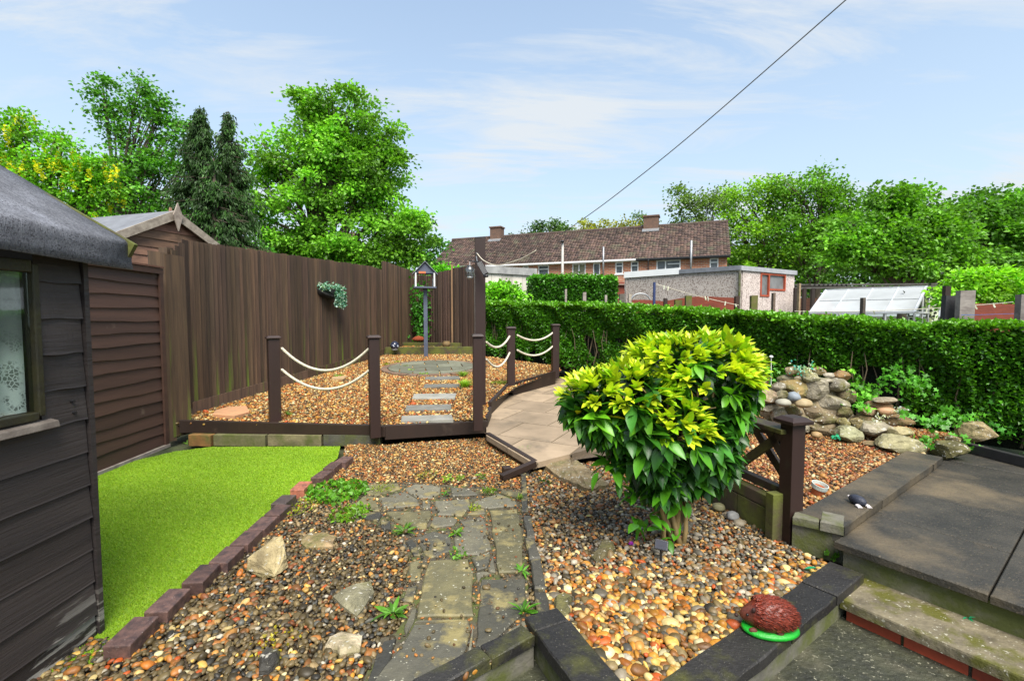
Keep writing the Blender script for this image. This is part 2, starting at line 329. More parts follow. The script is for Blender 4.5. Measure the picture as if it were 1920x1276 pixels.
def pebbles(name, poly, zf, cell, size, palf, avoid=(), label=None, layers=1, sub=ICO2, lift=.3, keep=1.0):
    xs_ = [p[0] for p in poly]; ys_ = [p[1] for p in poly]; b = MB()
    for L_ in range(layers):
        gx, gy = np.meshgrid(np.arange(min(xs_), max(xs_), cell), np.arange(min(ys_), max(ys_), cell))
        x = gx.ravel()+RNG.uniform(-.5, .5, gx.size)*cell; y = gy.ravel()+RNG.uniform(-.5, .5, gx.size)*cell
        k = inside(poly, x, y)
        if keep < 1: k &= RNG.random(len(x)) < keep
        for a in avoid: k &= ~inside(a, x, y)
        # only what any camera near the photograph's could see
        k &= (np.abs(x) < 1.35*y+.7)
        x, y = x[k], y[k]; n = len(x)
        s = size(x, y)*np.exp(RNG.normal(0, .28, n))
        asp = np.stack([s*RNG.uniform(.85, 1.25, n), s*RNG.uniform(.65, .95, n), s*RNG.uniform(.4, .7, n)], 1)
        M = rotm(n, flat=.45)*asp[:, None, :]
        z = zf(x, y)+asp[:, 2]*lift+RNG.uniform(0, .006, n)+L_*.006
        names, wts = palf(x, y)
        cols = np.zeros((n, 3)); u = RNG.random(n); cum = np.cumsum(wts, 1); ch = (u[:, None] > cum[:, :-1]).sum(1)
        for i, nm in enumerate(names):
            q = ch == i; pc, pw = PAL[nm]; cols[q] = pc[RNG.choice(len(pc), q.sum(), p=pw)]
        cols *= RNG.uniform(.65, 1.2, (n, 1)); cols = np.clip(cols*.72, 0, .85)
        for v in range(4):          # four differently dented stones
            q = np.arange(n) % 4 == v; T, TF = sub
            rr = np.random.default_rng(v); d = rr.normal(size=(5, 3)); d /= np.linalg.norm(d, axis=1)[:, None]
            T2 = T*(1+.0*T[:, :1])
            for dd in d: h = T2@dd; T2 = T2-np.outer(np.maximum(h-.72, 0), dd)*.9
            b.inst(T2, TF, M[q], np.stack([x, y, z], 1)[q], cols[q])
    return tag(b.build(name, pebble, smooth=True, origin=(0, 0, 0)), label, None, kind='stuff')
sst = lambda a, b_, t: (lambda q: q*q*(3-2*q))(np.clip((t-a)/(b_-a), 0, 1))
def w_of(*ws):
    w_ = np.stack(ws, 1); return w_/w_.sum(1, keepdims=True)
flat0 = lambda x, y: 0*x
path_out = [(p.x, p.y) for p in [P(560+a/2.798, 820+b_/2.798, 0) for a, b_ in
    [(300, 1400), (345, 1270), (430, 1060), (510, 1030), (600, 880), (530, 850), (560, 770), (580, 640), (550, 560), (480, 490), (420, 470), (270, 390), (240, 370), (340, 290), (360, 240), (540, 235), (760, 250), (940, 260), (1170, 280), (1180, 480), (1200, 700), (1215, 1000), (1185, 1040), (730, 1276), (560, 1440)]]]
pebbles('loose_pebbles', G1, flat0, .0178, lambda x, y: .0113+.002*sst(2.6, 1.7, y)-.002*sst(3.2, 4.2, y),
        lambda x, y: (['dark', 'tan', 'golden'], w_of(1-.75*sst(3.1, 4.0, y+.25*np.sin(x*5))+.05, .08+.9*sst(3.1, 4.0, y), .07+.2*sst(2.0, 1.7, y))),
        avoid=[path_out], label='mixed wet dark and tan pebbles covering the ground beside the crazy paving')
pebbles('loose_pebbles', G2, flat0, .0205, lambda x, y: .0125+.0065*sst(2.75, 2.0, y),
        lambda x, y: (['golden', 'grey', 'dark', 'tan'], w_of(.05+1.2*sst(2.6, 2.1, y+.12*np.sin(x*7)), .15+.9*np.exp(-((x-1.0)**2*2+(y-2.6)**2*6))+.35*sst(2.9, 3.3, y), .12+.5*sst(2.5, 2.9, y)*sst(.9, .2, x), .3+.4*sst(2.9, 3.6, y))),
        label='golden and grey rounded pebbles covering the bed around the shrub', layers=1)
pebbles('loose_pebbles', G3, lambda x, y: gz(y)-.01, .027, lambda x, y: .0165+0*y,
        lambda x, y: (['tan', 'golden'], w_of(.8+0*x, .45+0*x)), label='golden gravel covering the terrace behind the brown boards', sub=ICO1)
pebbles('loose_pebbles', G4, lambda x, y: .165+0*x, .0215, lambda x, y: .0135+0*y,
        lambda x, y: (['red', 'tan'], w_of(.8+0*x, .35+0*x)), label='reddish gravel in the raised bed in front of the rockery', sub=ICO1)

for pl_, z_, kp_, lb_ in ((path_out, .022, .05, 'few loose pebbles strayed onto the crazy paving'), ([(x_, y_) for x_, y_ in path_out], .008, .55, 'small pebbles lodged in the joints of the crazy paving')):
    pebbles('loose_pebbles', pl_, lambda x, y, z_=z_: z_+0*x, .021, lambda x, y: .009+0*y, lambda x, y: (['dark', 'tan'], w_of(.8+0*x, .4+0*x)), label=lb_, keep=kp_, lift=.3 if z_ > .01 else -.55)
# dry leaf litter and broken twigs lying on the beds
def litter():
    b = MB(); n = 420; x = RNG.uniform(-1.5, 2.9, n); y = RNG.uniform(1.8, 4.8, n); zz_ = np.where(inside(G4, x, y), .185, .022); k = inside(G1, x, y) | inside(G2, x, y) | inside(G4, x, y); x, y, zz_ = x[k], y[k], zz_[k]; n = len(x)
    T = np.array([(0, 0, 0), (.5, .22, .06), (.5, -.22, .06), (1, 0, -.03)]); a = RNG.uniform(0, 6.28, n); s = RNG.uniform(.012, .03, n); M = rotm(n, flat=.35)*s[:, None, None]
    thin = RNG.random(n) < .4; M[thin, :, 1] *= .25; M[thin, :, 0] *= 1.6
    b.inst(T, np.array([(0, 2, 3), (0, 3, 1)]), M, np.stack([x, y, zz_], 1), np.array([(.20, .11, .04)])*RNG.uniform(.3, 1.6, (n, 1)))
    tag(b.build('leaf_litter', mat('dry_leaf', (1, 1, 1), (.6, .6, .6), 20, WH, .8, 0, attr=True), origin=(0, 0, 0)), 'dry brown leaf fragments and twigs scattered over the pebbles', kind='stuff')
litter()

# lawn
def turf():
    b = MB(); n = 330000
    x = RNG.uniform(-3.6, -1.6, n); y = RNG.uniform(1.3, 4.85, n); k = inside(lawn_poly, x, y) & (x > -1.25*y-.2); x, y = x[k], y[k]; n = len(x)
    a = RNG.uniform(0, 2*math.pi, n); h = RNG.uniform(.004, .009, n); wd = .0012+.0005*y; le = RNG.uniform(.0, 1.0, n)*h*1.2; la = RNG.uniform(0, 2*math.pi, n)
    V = np.zeros((n, 3, 3)); V[:, 0] = np.stack([x-np.cos(a)*wd, y-np.sin(a)*wd, 0*x], 1); V[:, 1] = np.stack([x+np.cos(a)*wd, y+np.sin(a)*wd, 0*x], 1)
    V[:, 2] = np.stack([x+np.cos(la)*le-.004, y+np.sin(la)*le, h], 1)
    c = np.array([(.22, .385, .008)])*RNG.uniform(.7, 1.2, (n, 1))*(1+.10*np.sin(x*2.3+y*1.1)+.06*np.sin(y*5.2))[:, None]; t = RNG.random(n) < .25; c[t] = c[t]*np.array([1.35, 1.08, 2.0])
    b.add(V.reshape(-1, 3), np.arange(3*n).reshape(n, 3), np.repeat(c, 3, 0))
    tag(b.build('turf', lawnm, origin=(0, 0, 0)), 'bright green artificial turf lawn beside the sheds', kind='stuff')
turf()

# crazy paving path
def Z6(a, b_, z=.02): p = P(560+a/2.798, 820+b_/2.798, z); return (p.x, p.y)
stones = [
 ([(350, 240), (530, 235), (540, 262), (400, 300), (345, 290)], 'm'), ([(550, 265), (610, 240), (745, 250), (745, 290), (700, 318), (610, 310)], 'g'),
 ([(790, 258), (900, 265), (940, 300), (870, 304), (800, 302)], 'd'), ([(335, 300), (410, 305), (415, 350), (430, 380), (330, 375), (270, 355)], 'm'),
 ([(415, 315), (560, 280), (630, 320), (635, 350), (540, 365), (440, 370)], 'g'), ([(645, 330), (695, 325), (690, 365), (645, 365)], 'g'),
 ([(708, 328), (900, 318), (905, 350), (860, 408), (730, 400)], 'g'), ([(920, 330), (1050, 290), (1145, 330), (1150, 355), (990, 368), (910, 352)], 'g'),
 ([(275, 388), (330, 380), (445, 395), (420, 440), (340, 425)], 'k'), ([(452, 385), (700, 378), (695, 410), (670, 480), (600, 470), (500, 440)], 'm'),
 ([(430, 432), (485, 435), (485, 482), (425, 475)], 'k'), ([(700, 415), (820, 417), (835, 430), (820, 460), (705, 472), (688, 462)], 'g'),
 ([(845, 433), (970, 415), (1005, 520), (1018, 580), (950, 610), (825, 608), (815, 520), (870, 460)], 'g'), ([(998, 380), (1150, 372), (1175, 480), (1182, 700), (1045, 710), (1022, 560)], 'm'),
 ([(615, 522), (700, 481), (805, 502), (800, 590), (700, 626), (655, 608)], 'd'), ([(555, 540), (590, 525), (638, 590), (638, 615), (610, 615)], 'k'),
 ([(902, 627), (1010, 597), (1015, 625), (985, 680), (930, 695)], 'd'), ([(684, 642), (890, 629), (918, 700), (920, 938), (614, 938), (657, 720)], 'm'),
 ([(955, 737), (1190, 732), (1195, 850), (1178, 928), (950, 1110), (922, 1112), (937, 920)], 'd'), ([(600, 977), (900, 952), (905, 990), (880, 1110), (860, 1150), (660, 1300), (370, 1300), (555, 1060)], 'd'),
 ([(580, 642), (645, 630), (640, 738), (577, 745)], 'm'), ([(562, 772), (630, 765), (600, 855), (540, 850)], 'd'), ([(930, 702), (985, 692), (1010, 702), (960, 724), (932, 760)], 'g'),
 ([(620, 880), (612, 950), (560, 1040), (548, 1000), (600, 890)], 'g'), ([(975, 1102), (1110, 1000), (1195, 945), (1200, 990), (1000, 1140)], 'g'), ([(440, 1062), (512, 1042), (480, 1180), (390, 1290), (345, 1290)], 'k'),
 ([(912, 960), (925, 1000), (915, 1105), (885, 1110), (905, 1010)], 'g'), ([(885, 1170), (905, 1120), (955, 1130), (830, 1240), (720, 1300), (680, 1300)], 'm'), ([(1060, 270), (1160, 285), (1150, 315), (1060, 284)], 'm'),
 ([(925, 375), (975, 372), (985, 400), (880, 405)], 'g'), ([(1020, 600), (1035, 700), (1010, 695), (990, 690)], 'g'), ([(615, 950), (905, 942), (900, 948), (605, 968)], 'g'),
]
SC = {'m': (1.0, .97, .7), 'g': (1.0, 1.0, .98), 'd': (.55, .56, .58), 'k': (.27, .28, .32)}
b = MB(); b.prism([(x, y) for x, y in path_out], -.03, .006)
path = tag(b.build('path', mortar, origin=(0, 0, 0)), kind='structure')
b = MB(); rr = random.Random(3)
def rough_poly(pl, jit=.006, step=.07):
    out = []
    for i in range(len(pl)):
        p, q = Vector((*pl[i], 0)), Vector((*pl[(i+1) % len(pl)], 0)); m = max(1, int((q-p).length/step))
        for k in range(m):
            t = p.lerp(q, k/m); out.append((t.x+rr.uniform(-jit, jit), t.y+rr.uniform(-jit, jit)))
    return out
for pl, kk in stones:
    pz = [Z6(*p) for p in pl]; cxx = sum(p[0] for p in pz)/len(pz); cyy = sum(p[1] for p in pz)/len(pz)
    pz = [(cxx+(x-cxx)*(1-.006/max(.02, abs(x-cxx)+.02)), cyy+(y-cyy)*(1-.006/max(.02, abs(y-cyy)+.02))) for x, y in pz]
    q = rough_poly(pz); s = rr.uniform(.68, 1.15); c = tuple(v*s for v in SC[kk]); b.prism(q, -.01, .02+rr.uniform(-.005, .007), c, bev=.006)
st = b.build('crazy_paving', slate, parent=None, origin=(0, 0, 0)); st.parent = path
# the loose gravel lodged in joints and the weedy moss are separate

# lower patio the camera stands on
b = MB(); b.prism([(-3, -4), (6, -4), (6, 1.2), (2.6, 1.2), (1.7, 2.3), (.4, 1.75), (.12, 1.96), (-.3, 1.6), (-.9, 1.1), (-3, .9)], -.168, -.12)
tag(b.build('lower_patio', mat('dark_mossy_patio', (.05, .052, .028), (.018, .019, .014), 9, WH, .6, 1.0, 45, .012, False, (.075, .07, .045), 4, .52, .66, (.22, .21, .15), 70, .64), origin=(0, 0, 0)), kind='structure')
# raised dark patio: slabs on a riser
C0 = Vector((1.735, 2.475, 0)); patio = []
b = MB()
E = lambda i, j: C0+U*i+VV*j
cuts_i = [0, .60, 1.2, 1.8, 2.4, 3.0]; cuts_j = [0, .6, 1.2, 1.8, 2.4]
for i in range(5):
    for j in range(-1, 4):
        a, c = cuts_i[i], cuts_i[i+1]; d, e = .6*j, .6*j+.6
        if j == -1: d, e = -.0, 0
        if d == e: continue
        q = [E(a+.004, d+.004), E(c-.004, d+.004), E(c-.004, e-.004), E(a+.004, e-.004)]
        s = rr.uniform(.85, 1.2); b.prism([(v.x, v.y) for v in q], .10, .14+rr.uniform(-.002, .002), (s, s, s), bev=.005)
ps = b.build('patio', dark_slab, origin=(0, 0, 0)); tag(ps, kind='structure')
b = MB(); q = [E(.03, .04), E(3.0, .04), E(3.0, 2.3), E(.03, 2.3)]; b.prism([(v.x, v.y) for v in q], -.02, .103, (1, 1, .9)); q = [E(-.0, .0), E(3.0, .0), E(3, .05), E(0, .05)]
tag(b.build('patio_riser', concrete, origin=(0, 0, 0)), kind='structure')
# step below (tread + brick riser)
S0 = Vector((1.585, 2.20, 0))
b = MB(); q = [S0, S0+U*.42, S0+U*.42+VV*1.9, S0+VV*1.9]; b.prism([(v.x, v.y) for v in q], -.058, -.012, bev=.008)
stp = tag(b.build('step', mat('mossy_step_concrete', (.19, .16, .10), (.075, .062, .04), 9, WH, .7, .9, 40, .008, False, (.08, .078, .010), 6, .46, .58, (.34, .32, .25), 60, .64), origin=(0, 0, 0)), kind='structure')
b = MB()
x = .02
while x < 1.8:
    q = [S0+U*.03+VV*x, S0+U*.4+VV*x, S0+U*.4+VV*(x+.21), S0+U*.03+VV*(x+.21)]; b.prism([(v.x, v.y) for v in q], -.13, -.058, (rr.uniform(.8, 1.1),)*3, bev=.003); x += .222
o = b.build('step_riser', mat('red_brick_riser', (.36, .06, .025), (.22, .04, .02), 8, WH, .5, .4, 60, .003, True), origin=(0, 0, 0)); tag(o, kind='structure')
b = MB(); q = [S0+U*.04+VV*.02, S0+U*.38+VV*.02, S0+U*.38+VV*1.85, S0+U*.04+VV*1.85]; b.prism([(v.x, v.y) for v in q], -.135, -.06); o2 = b.build('mortar', mortar, origin=(0, 0, 0)); o2.parent = o

# bed edging walls: one wall per run, made of separate coping stones
def wall_run(name, p, d, side, L_, wd, zt, zb, m, label, lens, ov=0, cat='edging wall'):
    d = d.normalized(); t = thing(name, (p.x, p.y, zb), label, cat); n_ = Vector((-d.y, d.x, 0))*side; x = 0
    bb = MB(); q = [p+n_*.02, p+d*L_+n_*.02, p+d*L_+n_*(wd-.01), p+n_*(wd-.01)]; bb.prism([(v.x, v.y) for v in q], zb, zt-.05); bb.build('wall_base', concrete, t)
    i = 0
    while x < L_-.03:
        l = min(lens[i % len(lens)], L_-x); i += 1
        q = [p+d*(x+.003), p+d*(x+l-.003), p+d*(x+l-.003)+n_*wd, p+d*(x+.003)+n_*wd]
        s = rr.uniform(.75, 1.25); bb = MB(); bb.prism(rough_poly([(v.x, v.y) for v in q], .003, .1), zt-.05, zt+rr.uniform(-.003, .004), (s, s, s), bev=.006); bb.build('coping_stone', m, t); x += l
    return t
wall_run('edging_wall', Vector((1.80, 2.335, 0)), Vector((-.82, -.58, 0)), -1, 1.62, .155, .035, -.13, edge_slab, 'low black concrete edging wall under the hedgehog ornament', [.33, .45, .45, .4])
wall_run('edging_wall', Vector((.055, 1.985, 0)), Vector((.13, -.3, 0)), 1, .62, .165, .04, -.13, edge_slab, 'short black edging wall at the near tip of the pebble bed', [.10, .5])
wall_run('edging_wall', Vector((.045, 1.955, 0)), Vector((-.3, -.23, 0)), 1, .7, .085, .03, -.13, edge_slab, 'narrow black stone edging at the near end of the crazy paving', [.22, .3, .2])
wall_run('bed_wall', Vector((1.62, 2.655, 0)), Vector((.2, -.145, 0)), 1, .247, .17, .2, -.02, concrete, 'mossy concrete bed wall between the trellis post and the dark patio', [.13, .2], cat='bed wall')
wall_run('bed_wall', Vector((1.822, 2.512, 0)), Vector((1.69, 1.26, 0)), 1, 2.12, .235, .2, .1, dark_slab, 'dark coping wall running beside the raised patio under the mole ornament', [.62, .6, .6, .4], cat='bed wall')

# tan slab path
b = MB(); tp = [P(912, 818, .1), P(1000, 868, .1), P(1090, 846, .1), P(1240, 800, .1), P(1250, 735, .14), P(1120, 712, .14), P(1042, 711, .14), P(965, 727, .14), P(912, 756, .14)]
tpz = lambda y: .10+.014*(y-4)
tpoly = [(p.x, p.y) for p in tp]
def clip(poly, n, c):
    out = []
    for i in range(len(poly)):
        p, q = poly[i], poly[(i+1) % len(poly)]; dp = p[0]*n[0]+p[1]*n[1]-c; dq = q[0]*n[0]+q[1]*n[1]-c
        if dp <= 0: out.append(p)
        if dp*dq < 0: t = dp/(dp-dq); out.append((p[0]+(q[0]-p[0])*t, p[1]+(q[1]-p[1])*t))
    return out
def cells(poly, ang, sx, sy, gap, fn, brick=False):
    e1 = (math.cos(ang), math.sin(ang)); e2 = (-e1[1], e1[0])
    us = [p[0]*e1[0]+p[1]*e1[1] for p in poly]; vs = [p[0]*e2[0]+p[1]*e2[1] for p in poly]
    v = math.floor(min(vs)/sy)*sy; r = 0
    while v < max(vs):
        u = math.floor(min(us)/sx)*sx-(sx/2 if brick and r % 2 else 0)
        while u < max(us):
            q = clip(clip(clip(clip(poly, e1, u+sx-gap), (-e1[0], -e1[1]), -u-gap), e2, v+sy-gap), (-e2[0], -e2[1]), -v-gap)
            if len(q) >= 3: fn(q)
            u += sx
        v += sy; r += 1
def put_tan(q):
    s = rr.uniform(.8, 1.15); cy = sum(p[1] for p in q)/len(q); n = len(q)
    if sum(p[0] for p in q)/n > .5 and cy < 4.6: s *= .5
    b.add([(x, y, tpz(y)-.05) for x, y in q]+[(x, y, tpz(y)+rr.uniform(-.001, .001)) for x, y in q], [(i, (i+1) % n, n+(i+1) % n, n+i) for i in range(n)]+[tuple(range(n, 2*n))], (s, s, s*.97))
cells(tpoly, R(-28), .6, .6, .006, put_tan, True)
tag(b.build('slab_path', tan_slab, origin=(0, 0, 0)), kind='structure')
b = MB(); n = len(tpoly); b.add([(x, y, tpz(y)-.012) for x, y in tpoly], [tuple(range(n))]); o = b.build('path_bed', mortar, origin=(0, 0, 0)); tag(o, kind='structure')

# round paved circle set in the gravel
cc = Vector((-1.50, 8.78, 0)); b = MB()
cp = [(cc.x+.80*math.cos(a*math.pi/16), cc.y+.80*math.sin(a*math.pi/16)) for a in range(32)]
def put_c(q):
    s = rr.uniform(.75, 1.25); n = len(q)
    b.add([(x, y, gz(y)-.02) for x, y in q]+[(x, y, gz(y)+.03) for x, y in q], [(i, (i+1) % n, n+(i+1) % n, n+i) for i in range(n)]+[tuple(range(n, 2*n))], (s, s*1.02, s*.95))
cells(cp, R(12), .46, .4, .012, put_c, True)
o = b.build('paved_circle', mat('grey_green_stone', (.15, .15, .12), (.10, .10, .07), 5, WH, .75, .4, attr=True), origin=(0, 0, 0)); tag(o, kind='structure')
b = MB()
for a in range(30):
    t0, t1 = a*math.pi/15+.02, (a+1)*math.pi/15-.02; s = rr.uniform(.7, 1.1)
    q = [(cc.x+r_*math.cos(t), cc.y+r_*math.sin(t)) for r_, t in ((.82, t0), (.93, t0), (.93, t1), (.82, t1))]
    b.add([(x, y, gz(y)+.025) for x, y in q]+[(x, y, gz(y)-.02) for x, y in q], [(0, 1, 2, 3), (4, 5, 1, 0), (5, 6, 2, 1), (6, 7, 3, 2), (7, 4, 0, 3)], (s, s, s))
o2 = b.build('brick_ring', mat('old_red_brick', (.22, .12, .07), (.16, .12, .09), 6, WH, .85, .3, attr=True), origin=(0, 0, 0)); o2.parent = o
# ---------------------------------------------------------------- LEFT SIDE: shed, panel, fences
XW, YC = -1.77, 1.95     # near shed: side wall plane and rear corner
t = thing('garden_shed', (XW-1.0, .9, -.05), 'dark brown shiplap shed with a felted roof and lace curtain window, close on the left', 'shed')
b = MB(); zb = -.04; i = 0
def board(b, x0, x1, ya, yb, z0, z1, col, out=.02, axis='y'):
    # tapered lap board whose lower edge stands proud; runs along y on the +x side
    b.hexa([(x0, ya, z0), (x0+out, ya, z0), (x0+out, yb, z0), (x0, yb, z0), (x0, ya, z1), (x0+.006, ya, z1), (x0+.006, yb, z1), (x0, yb, z1)], col)
while zb < 1.56:
    z1 = zb+.138; s = rr.uniform(.8, 1.25); c = (s, s, s); rg = [(-.3, YC-.03)]
    if z1 > 1.0: rg = [(-.3, .93), (1.735, YC-.03)]
    for ya, yb in rg:
        m = 8; ys2 = [ya+(yb-ya)*k/m for k in range(m+1)]; V = []
        for k, y_ in enumerate(ys2):
            w1 = .017+.004*math.sin(i*2+k*.7); dz_ = .002*math.sin(i*3+k*.9); V += [(XW, y_, zb+dz_), (XW+w1, y_, zb+dz_), (XW+w1-.002, y_, zb+.006), (XW+.006, y_, z1+.004), (XW, y_, z1+.004)]
        b.add(V, [(5*k+j, 5*k+5+j, 5*k+6+j, 5*k+1+j)[::-1] for k in range(m) for j in range(4)]+[(0, 1, 2, 3, 4), (5*m+4, 5*m+3, 5*m+2, 5*m+1, 5*m)], c)
    zb = z1; i += 1
b.build('wall', shed_wood, t)
b = MB(); b.box((XW-.03, .8, .47), (.04, 2.24, 1.04)); b.box((XW-.03, 1.83, 1.27), (.04, .18, .56)); b.box((XW-.03, .3, 1.27), (.04, 1.26, .56)); b.box((XW-.5, .8, .9), (.02, 2.2, .8), col=(.6, .6, .6)); b.box((XW-1.1, YC-.03, .75), (2.15, .04, 1.6)); b.box((XW-2.2, .8, .75), (.04, 2.24, 1.6))
b.build('wall_lining', dark_wood, t)
b = MB(); b.box((XW+.004, YC-.012, .76), (.034, .022, 1.62)); b.build('corner_trim', shed_wood, t)
for yk, zk in ((1.86, D(123, 752, 1.86).z), (1.865, D(126, 773, 1.865).z)): b = MB(); b.tube([(XW, yk, zk), (XW+.021, yk, zk)], .006, 10); b.build('drilled_hole', black_pl, t)
# window
b = MB()
for y_, w_ in ((1.728, .024), (.93, .03)): b.box((XW+.008, y_, 1.26), (.04, w_, .56))
b.box((XW+.008, 1.33, .982), (.04, .77, .03)); b.box((XW+.008, 1.33, 1.53), (.04, .77, .045))
wf = b.build('window_frame', mat('black_mossy_frame', (.016, .014, .010), (.035, .032, .010), 12, WH, .5, .4), t, bevel=.004)
b = MB(); b.hexa([(XW, .9, .93), (XW+.05, .9, .93), (XW+.05, 1.77, .93), (XW, 1.77, .93), (XW, .9, .965), (XW+.045, .9, .955), (XW+.045, 1.77, .955), (XW, 1.77, .965)], (.6, .58, .56))
b.build('window_sill', grey_wood, t, bevel=.003)
gm = bpy.data.materials.new('clear_pane'); gm.use_nodes = True; q = gm.node_tree; q.nodes.clear()
gl = q.nodes.new('ShaderNodeBsdfGlossy'); gl.inputs['Roughness'].default_value = .03; gl.inputs['Color'].default_value = (.9, .95, 1, 1); tr = q.nodes.new('ShaderNodeBsdfTransparent'); tr.inputs[0].default_value = (.8, .84, .8, 1)
mxs = q.nodes.new('ShaderNodeMixShader'); mxs.inputs[0].default_value = .22; ou = q.nodes.new('ShaderNodeOutputMaterial')
q.links.new(tr.outputs[0], mxs.inputs[1]); q.links.new(gl.outputs[0], mxs.inputs[2]); q.links.new(mxs.outputs[0], ou.inputs[0]); mxs.inputs[0].default_value = .07
b = MB(); b.box((XW+.006, 1.33, 1.26), (.004, .77, .52)); b.build('window_pane', gm, t)
# lace curtain: cloth with a pattern of holes, fine net above, flowers below
lm = bpy.data.materials.new('lace'); lm.use_nodes = True; q = lm.node_tree; q.nodes.clear(); N = q.nodes.new; L = q.links.new
tcx = N('ShaderNodeTexCoord'); vo = N('ShaderNodeTexVoronoi'); vo.inputs['Scale'].default_value = 75; vo.feature = 'DISTANCE_TO_EDGE'; no = N('ShaderNodeTexNoise'); no.inputs['Scale'].default_value = 18; no.inputs['Detail'].default_value = 5
L(tcx.outputs['Object'], vo.inputs['Vector']); L(tcx.outputs['Object'], no.inputs['Vector'])
r1 = N('ShaderNodeMapRange'); r1.inputs['From Min'].default_value = .38; r1.inputs['From Max'].default_value = .52; L(no.outputs[0], r1.inputs[0])
r2 = N('ShaderNodeMath'); r2.operation = 'LESS_THAN'; r2.inputs[1].default_value = .1; L(vo.outputs['Distance'], r2.inputs[0])
sz = N('ShaderNodeSeparateXYZ'); L(tcx.outputs['Object'], sz.inputs[0]); r3 = N('ShaderNodeMapRange'); r3.inputs['From Min'].default_value = 1.32; r3.inputs['From Max'].default_value = 1.22; r3.inputs['To Min'].default_value = .35; r3.inputs['To Max'].default_value = 1; L(sz.outputs['Z'], r3.inputs[0])
ma = N('ShaderNodeMath'); ma.operation = 'MAXIMUM'; L(r1.outputs[0], ma.inputs[0]); L(r2.outputs[0], ma.inputs[1]); mb = N('ShaderNodeMath'); mb.operation = 'MULTIPLY'; L(ma.outputs[0], mb.inputs[0]); L(r3.outputs[0], mb.inputs[1])
mc = N('ShaderNodeMath'); mc.operation = 'MAXIMUM'; mc.inputs[1].default_value = .3; L(mb.outputs[0], mc.inputs[0])
di = N('ShaderNodeBsdfDiffuse'); di.inputs[0].default_value = (.85, .87, .92, 1); tr = N('ShaderNodeBsdfTransparent'); mxs = N('ShaderNodeMixShader'); ou = N('ShaderNodeOutputMaterial')
L(mc.outputs[0], mxs.inputs[0]); L(tr.outputs[0], mxs.inputs[1]); L(di.outputs[0], mxs.inputs[2]); L(mxs.outputs[0], ou.inputs[0])
b = MB(); V = []; n = 60
for j in range(2):
    for k in range(n): V.append((XW-.006+.004*math.sin(k*.9), .95+.75*k/(n-1), (1.0 if j == 0 else 1.51)))
b.add(V, [(k, k+1, n+k+1, n+k) for k in range(n-1)]); b.build('lace_curtain', lm, t, smooth=True)
# roof: felt over a ridge running along y, eave flap on our side
XE = -1.685; XR = -2.87; zE, zR = 1.672, 2.37
b = MB(); m = 14; V = []; prof = []
for k in range(9): prof.append((XR+(XE-XR)*k/8, zR+(zE-zR)*k/8))
prof += [(XE+.004, zE-.004), (XE+.007, zE-.012), (XE+.008, zE-.04), (XE+.004, zE-.075), (XE+.007, zE-.113)]
ysr = [-.3+(YC+.13+.3)*j/m for j in range(m+1)]
for y_ in ysr:
    for k, (x, z) in enumerate(prof): V.append((x+(.004*math.sin(y_*9+k) if k > 8 else 0), y_, z+.003*math.sin(y_*7+x*9)+(.006*math.sin(y_*5) if k > 8 else 0)))
np_ = len(prof); b.add(V, [(j*np_+k, j*np_+k+1, (j+1)*np_+k+1, (j+1)*np_+k) for j in range(m) for k in range(np_-1)])
o = b.build('roof', felt, t, smooth=True); sl = o.modifiers.new('thick', 'SOLIDIFY'); sl.thickness = .01; sl.offset = 1
b = MB(); b.add([(XR, -.3, zR), (XR, YC+.13, zR), (2*XR-XE, YC+.13, zE), (2*XR-XE, -.3, zE), (XR, -.3, zR-.02), (XR, YC+.13, zR-.02), (2*XR-XE, YC+.13, zE-.02), (2*XR-XE, -.3, zE-.02)], [(0, 1, 2, 3), (7, 6, 5, 4), (1, 5, 6, 2), (0, 3, 7, 4), (3, 2, 6, 7)]); b.build('far_roof_slope', felt, t)
b = MB(); b.beam((XE+.02, YC+.118, zE-.055), (XR, YC+.118, zR-.05), .02, .10, up=(0, 0, 1)); b.beam((2*XR-XE, YC+.118, zE-.055), (XR, YC+.118, zR-.05), .02, .10)
b.build('barge_board', moss_wood, t)
b = MB(); b.add([(XR-1.1, YC-.04, 1.5), (XW, YC-.04, 1.5), (XW, YC-.04, 1.62), (XR, YC-.04, zR-.03), (XR-1.1, YC-.04, 1.62)], [(0, 1, 2, 3, 4)]); b.build('gable', dark_wood, t)

# overlap fence panel between the two sheds
A = Vector((-3.50, 3.0, 0)); Bp = Vector((-3.585, 4.80, 0)); d = (Bp-A).normalized(); nrm = Vector((d.y, -d.x, 0))
t = thing('lap_fence_panel', A.lerp(Bp, .5), 'reddish brown horizontal lap fence panel behind the dark shed', 'fence')
b = MB(); z = .03; i = 0
while z < 1.72:
    h = rr.uniform(.105, .125); s = rr.uniform(.75, 1.3); m = 10
    for k in range(m):
        p = A.lerp(Bp, k/m); q = A.lerp(Bp, (k+1)/m)
        za_ = z+.007*math.sin(k*.8+i*2.1)+.003*math.sin(k*2.3+i); zb_ = z+.007*math.sin((k+1)*.8+i*2.1)+.003*math.sin((k+1)*2.3+i)
        o1, o2_ = .022, .006
        b.add([p+Vector((0, 0, za_)), p+nrm*o1+Vector((0, 0, za_)), q+nrm*o1+Vector((0, 0, zb_)), q+Vector((0, 0, zb_)),
               p+Vector((0, 0, z+h+.02)), p+nrm*o2_+Vector((0, 0, z+h+.02)), q+nrm*o2_+Vector((0, 0, z+h+.02)), q+Vector((0, 0, z+h+.02))],
              [(0, 1, 5, 4), (1, 2, 6, 5), (2, 3, 7, 6), (3, 0, 4, 7), (0, 3, 2, 1), (4, 5, 6, 7)], (s, s, s))
    z += h; i += 1
b.build('lap_boards', lap_wood, t)
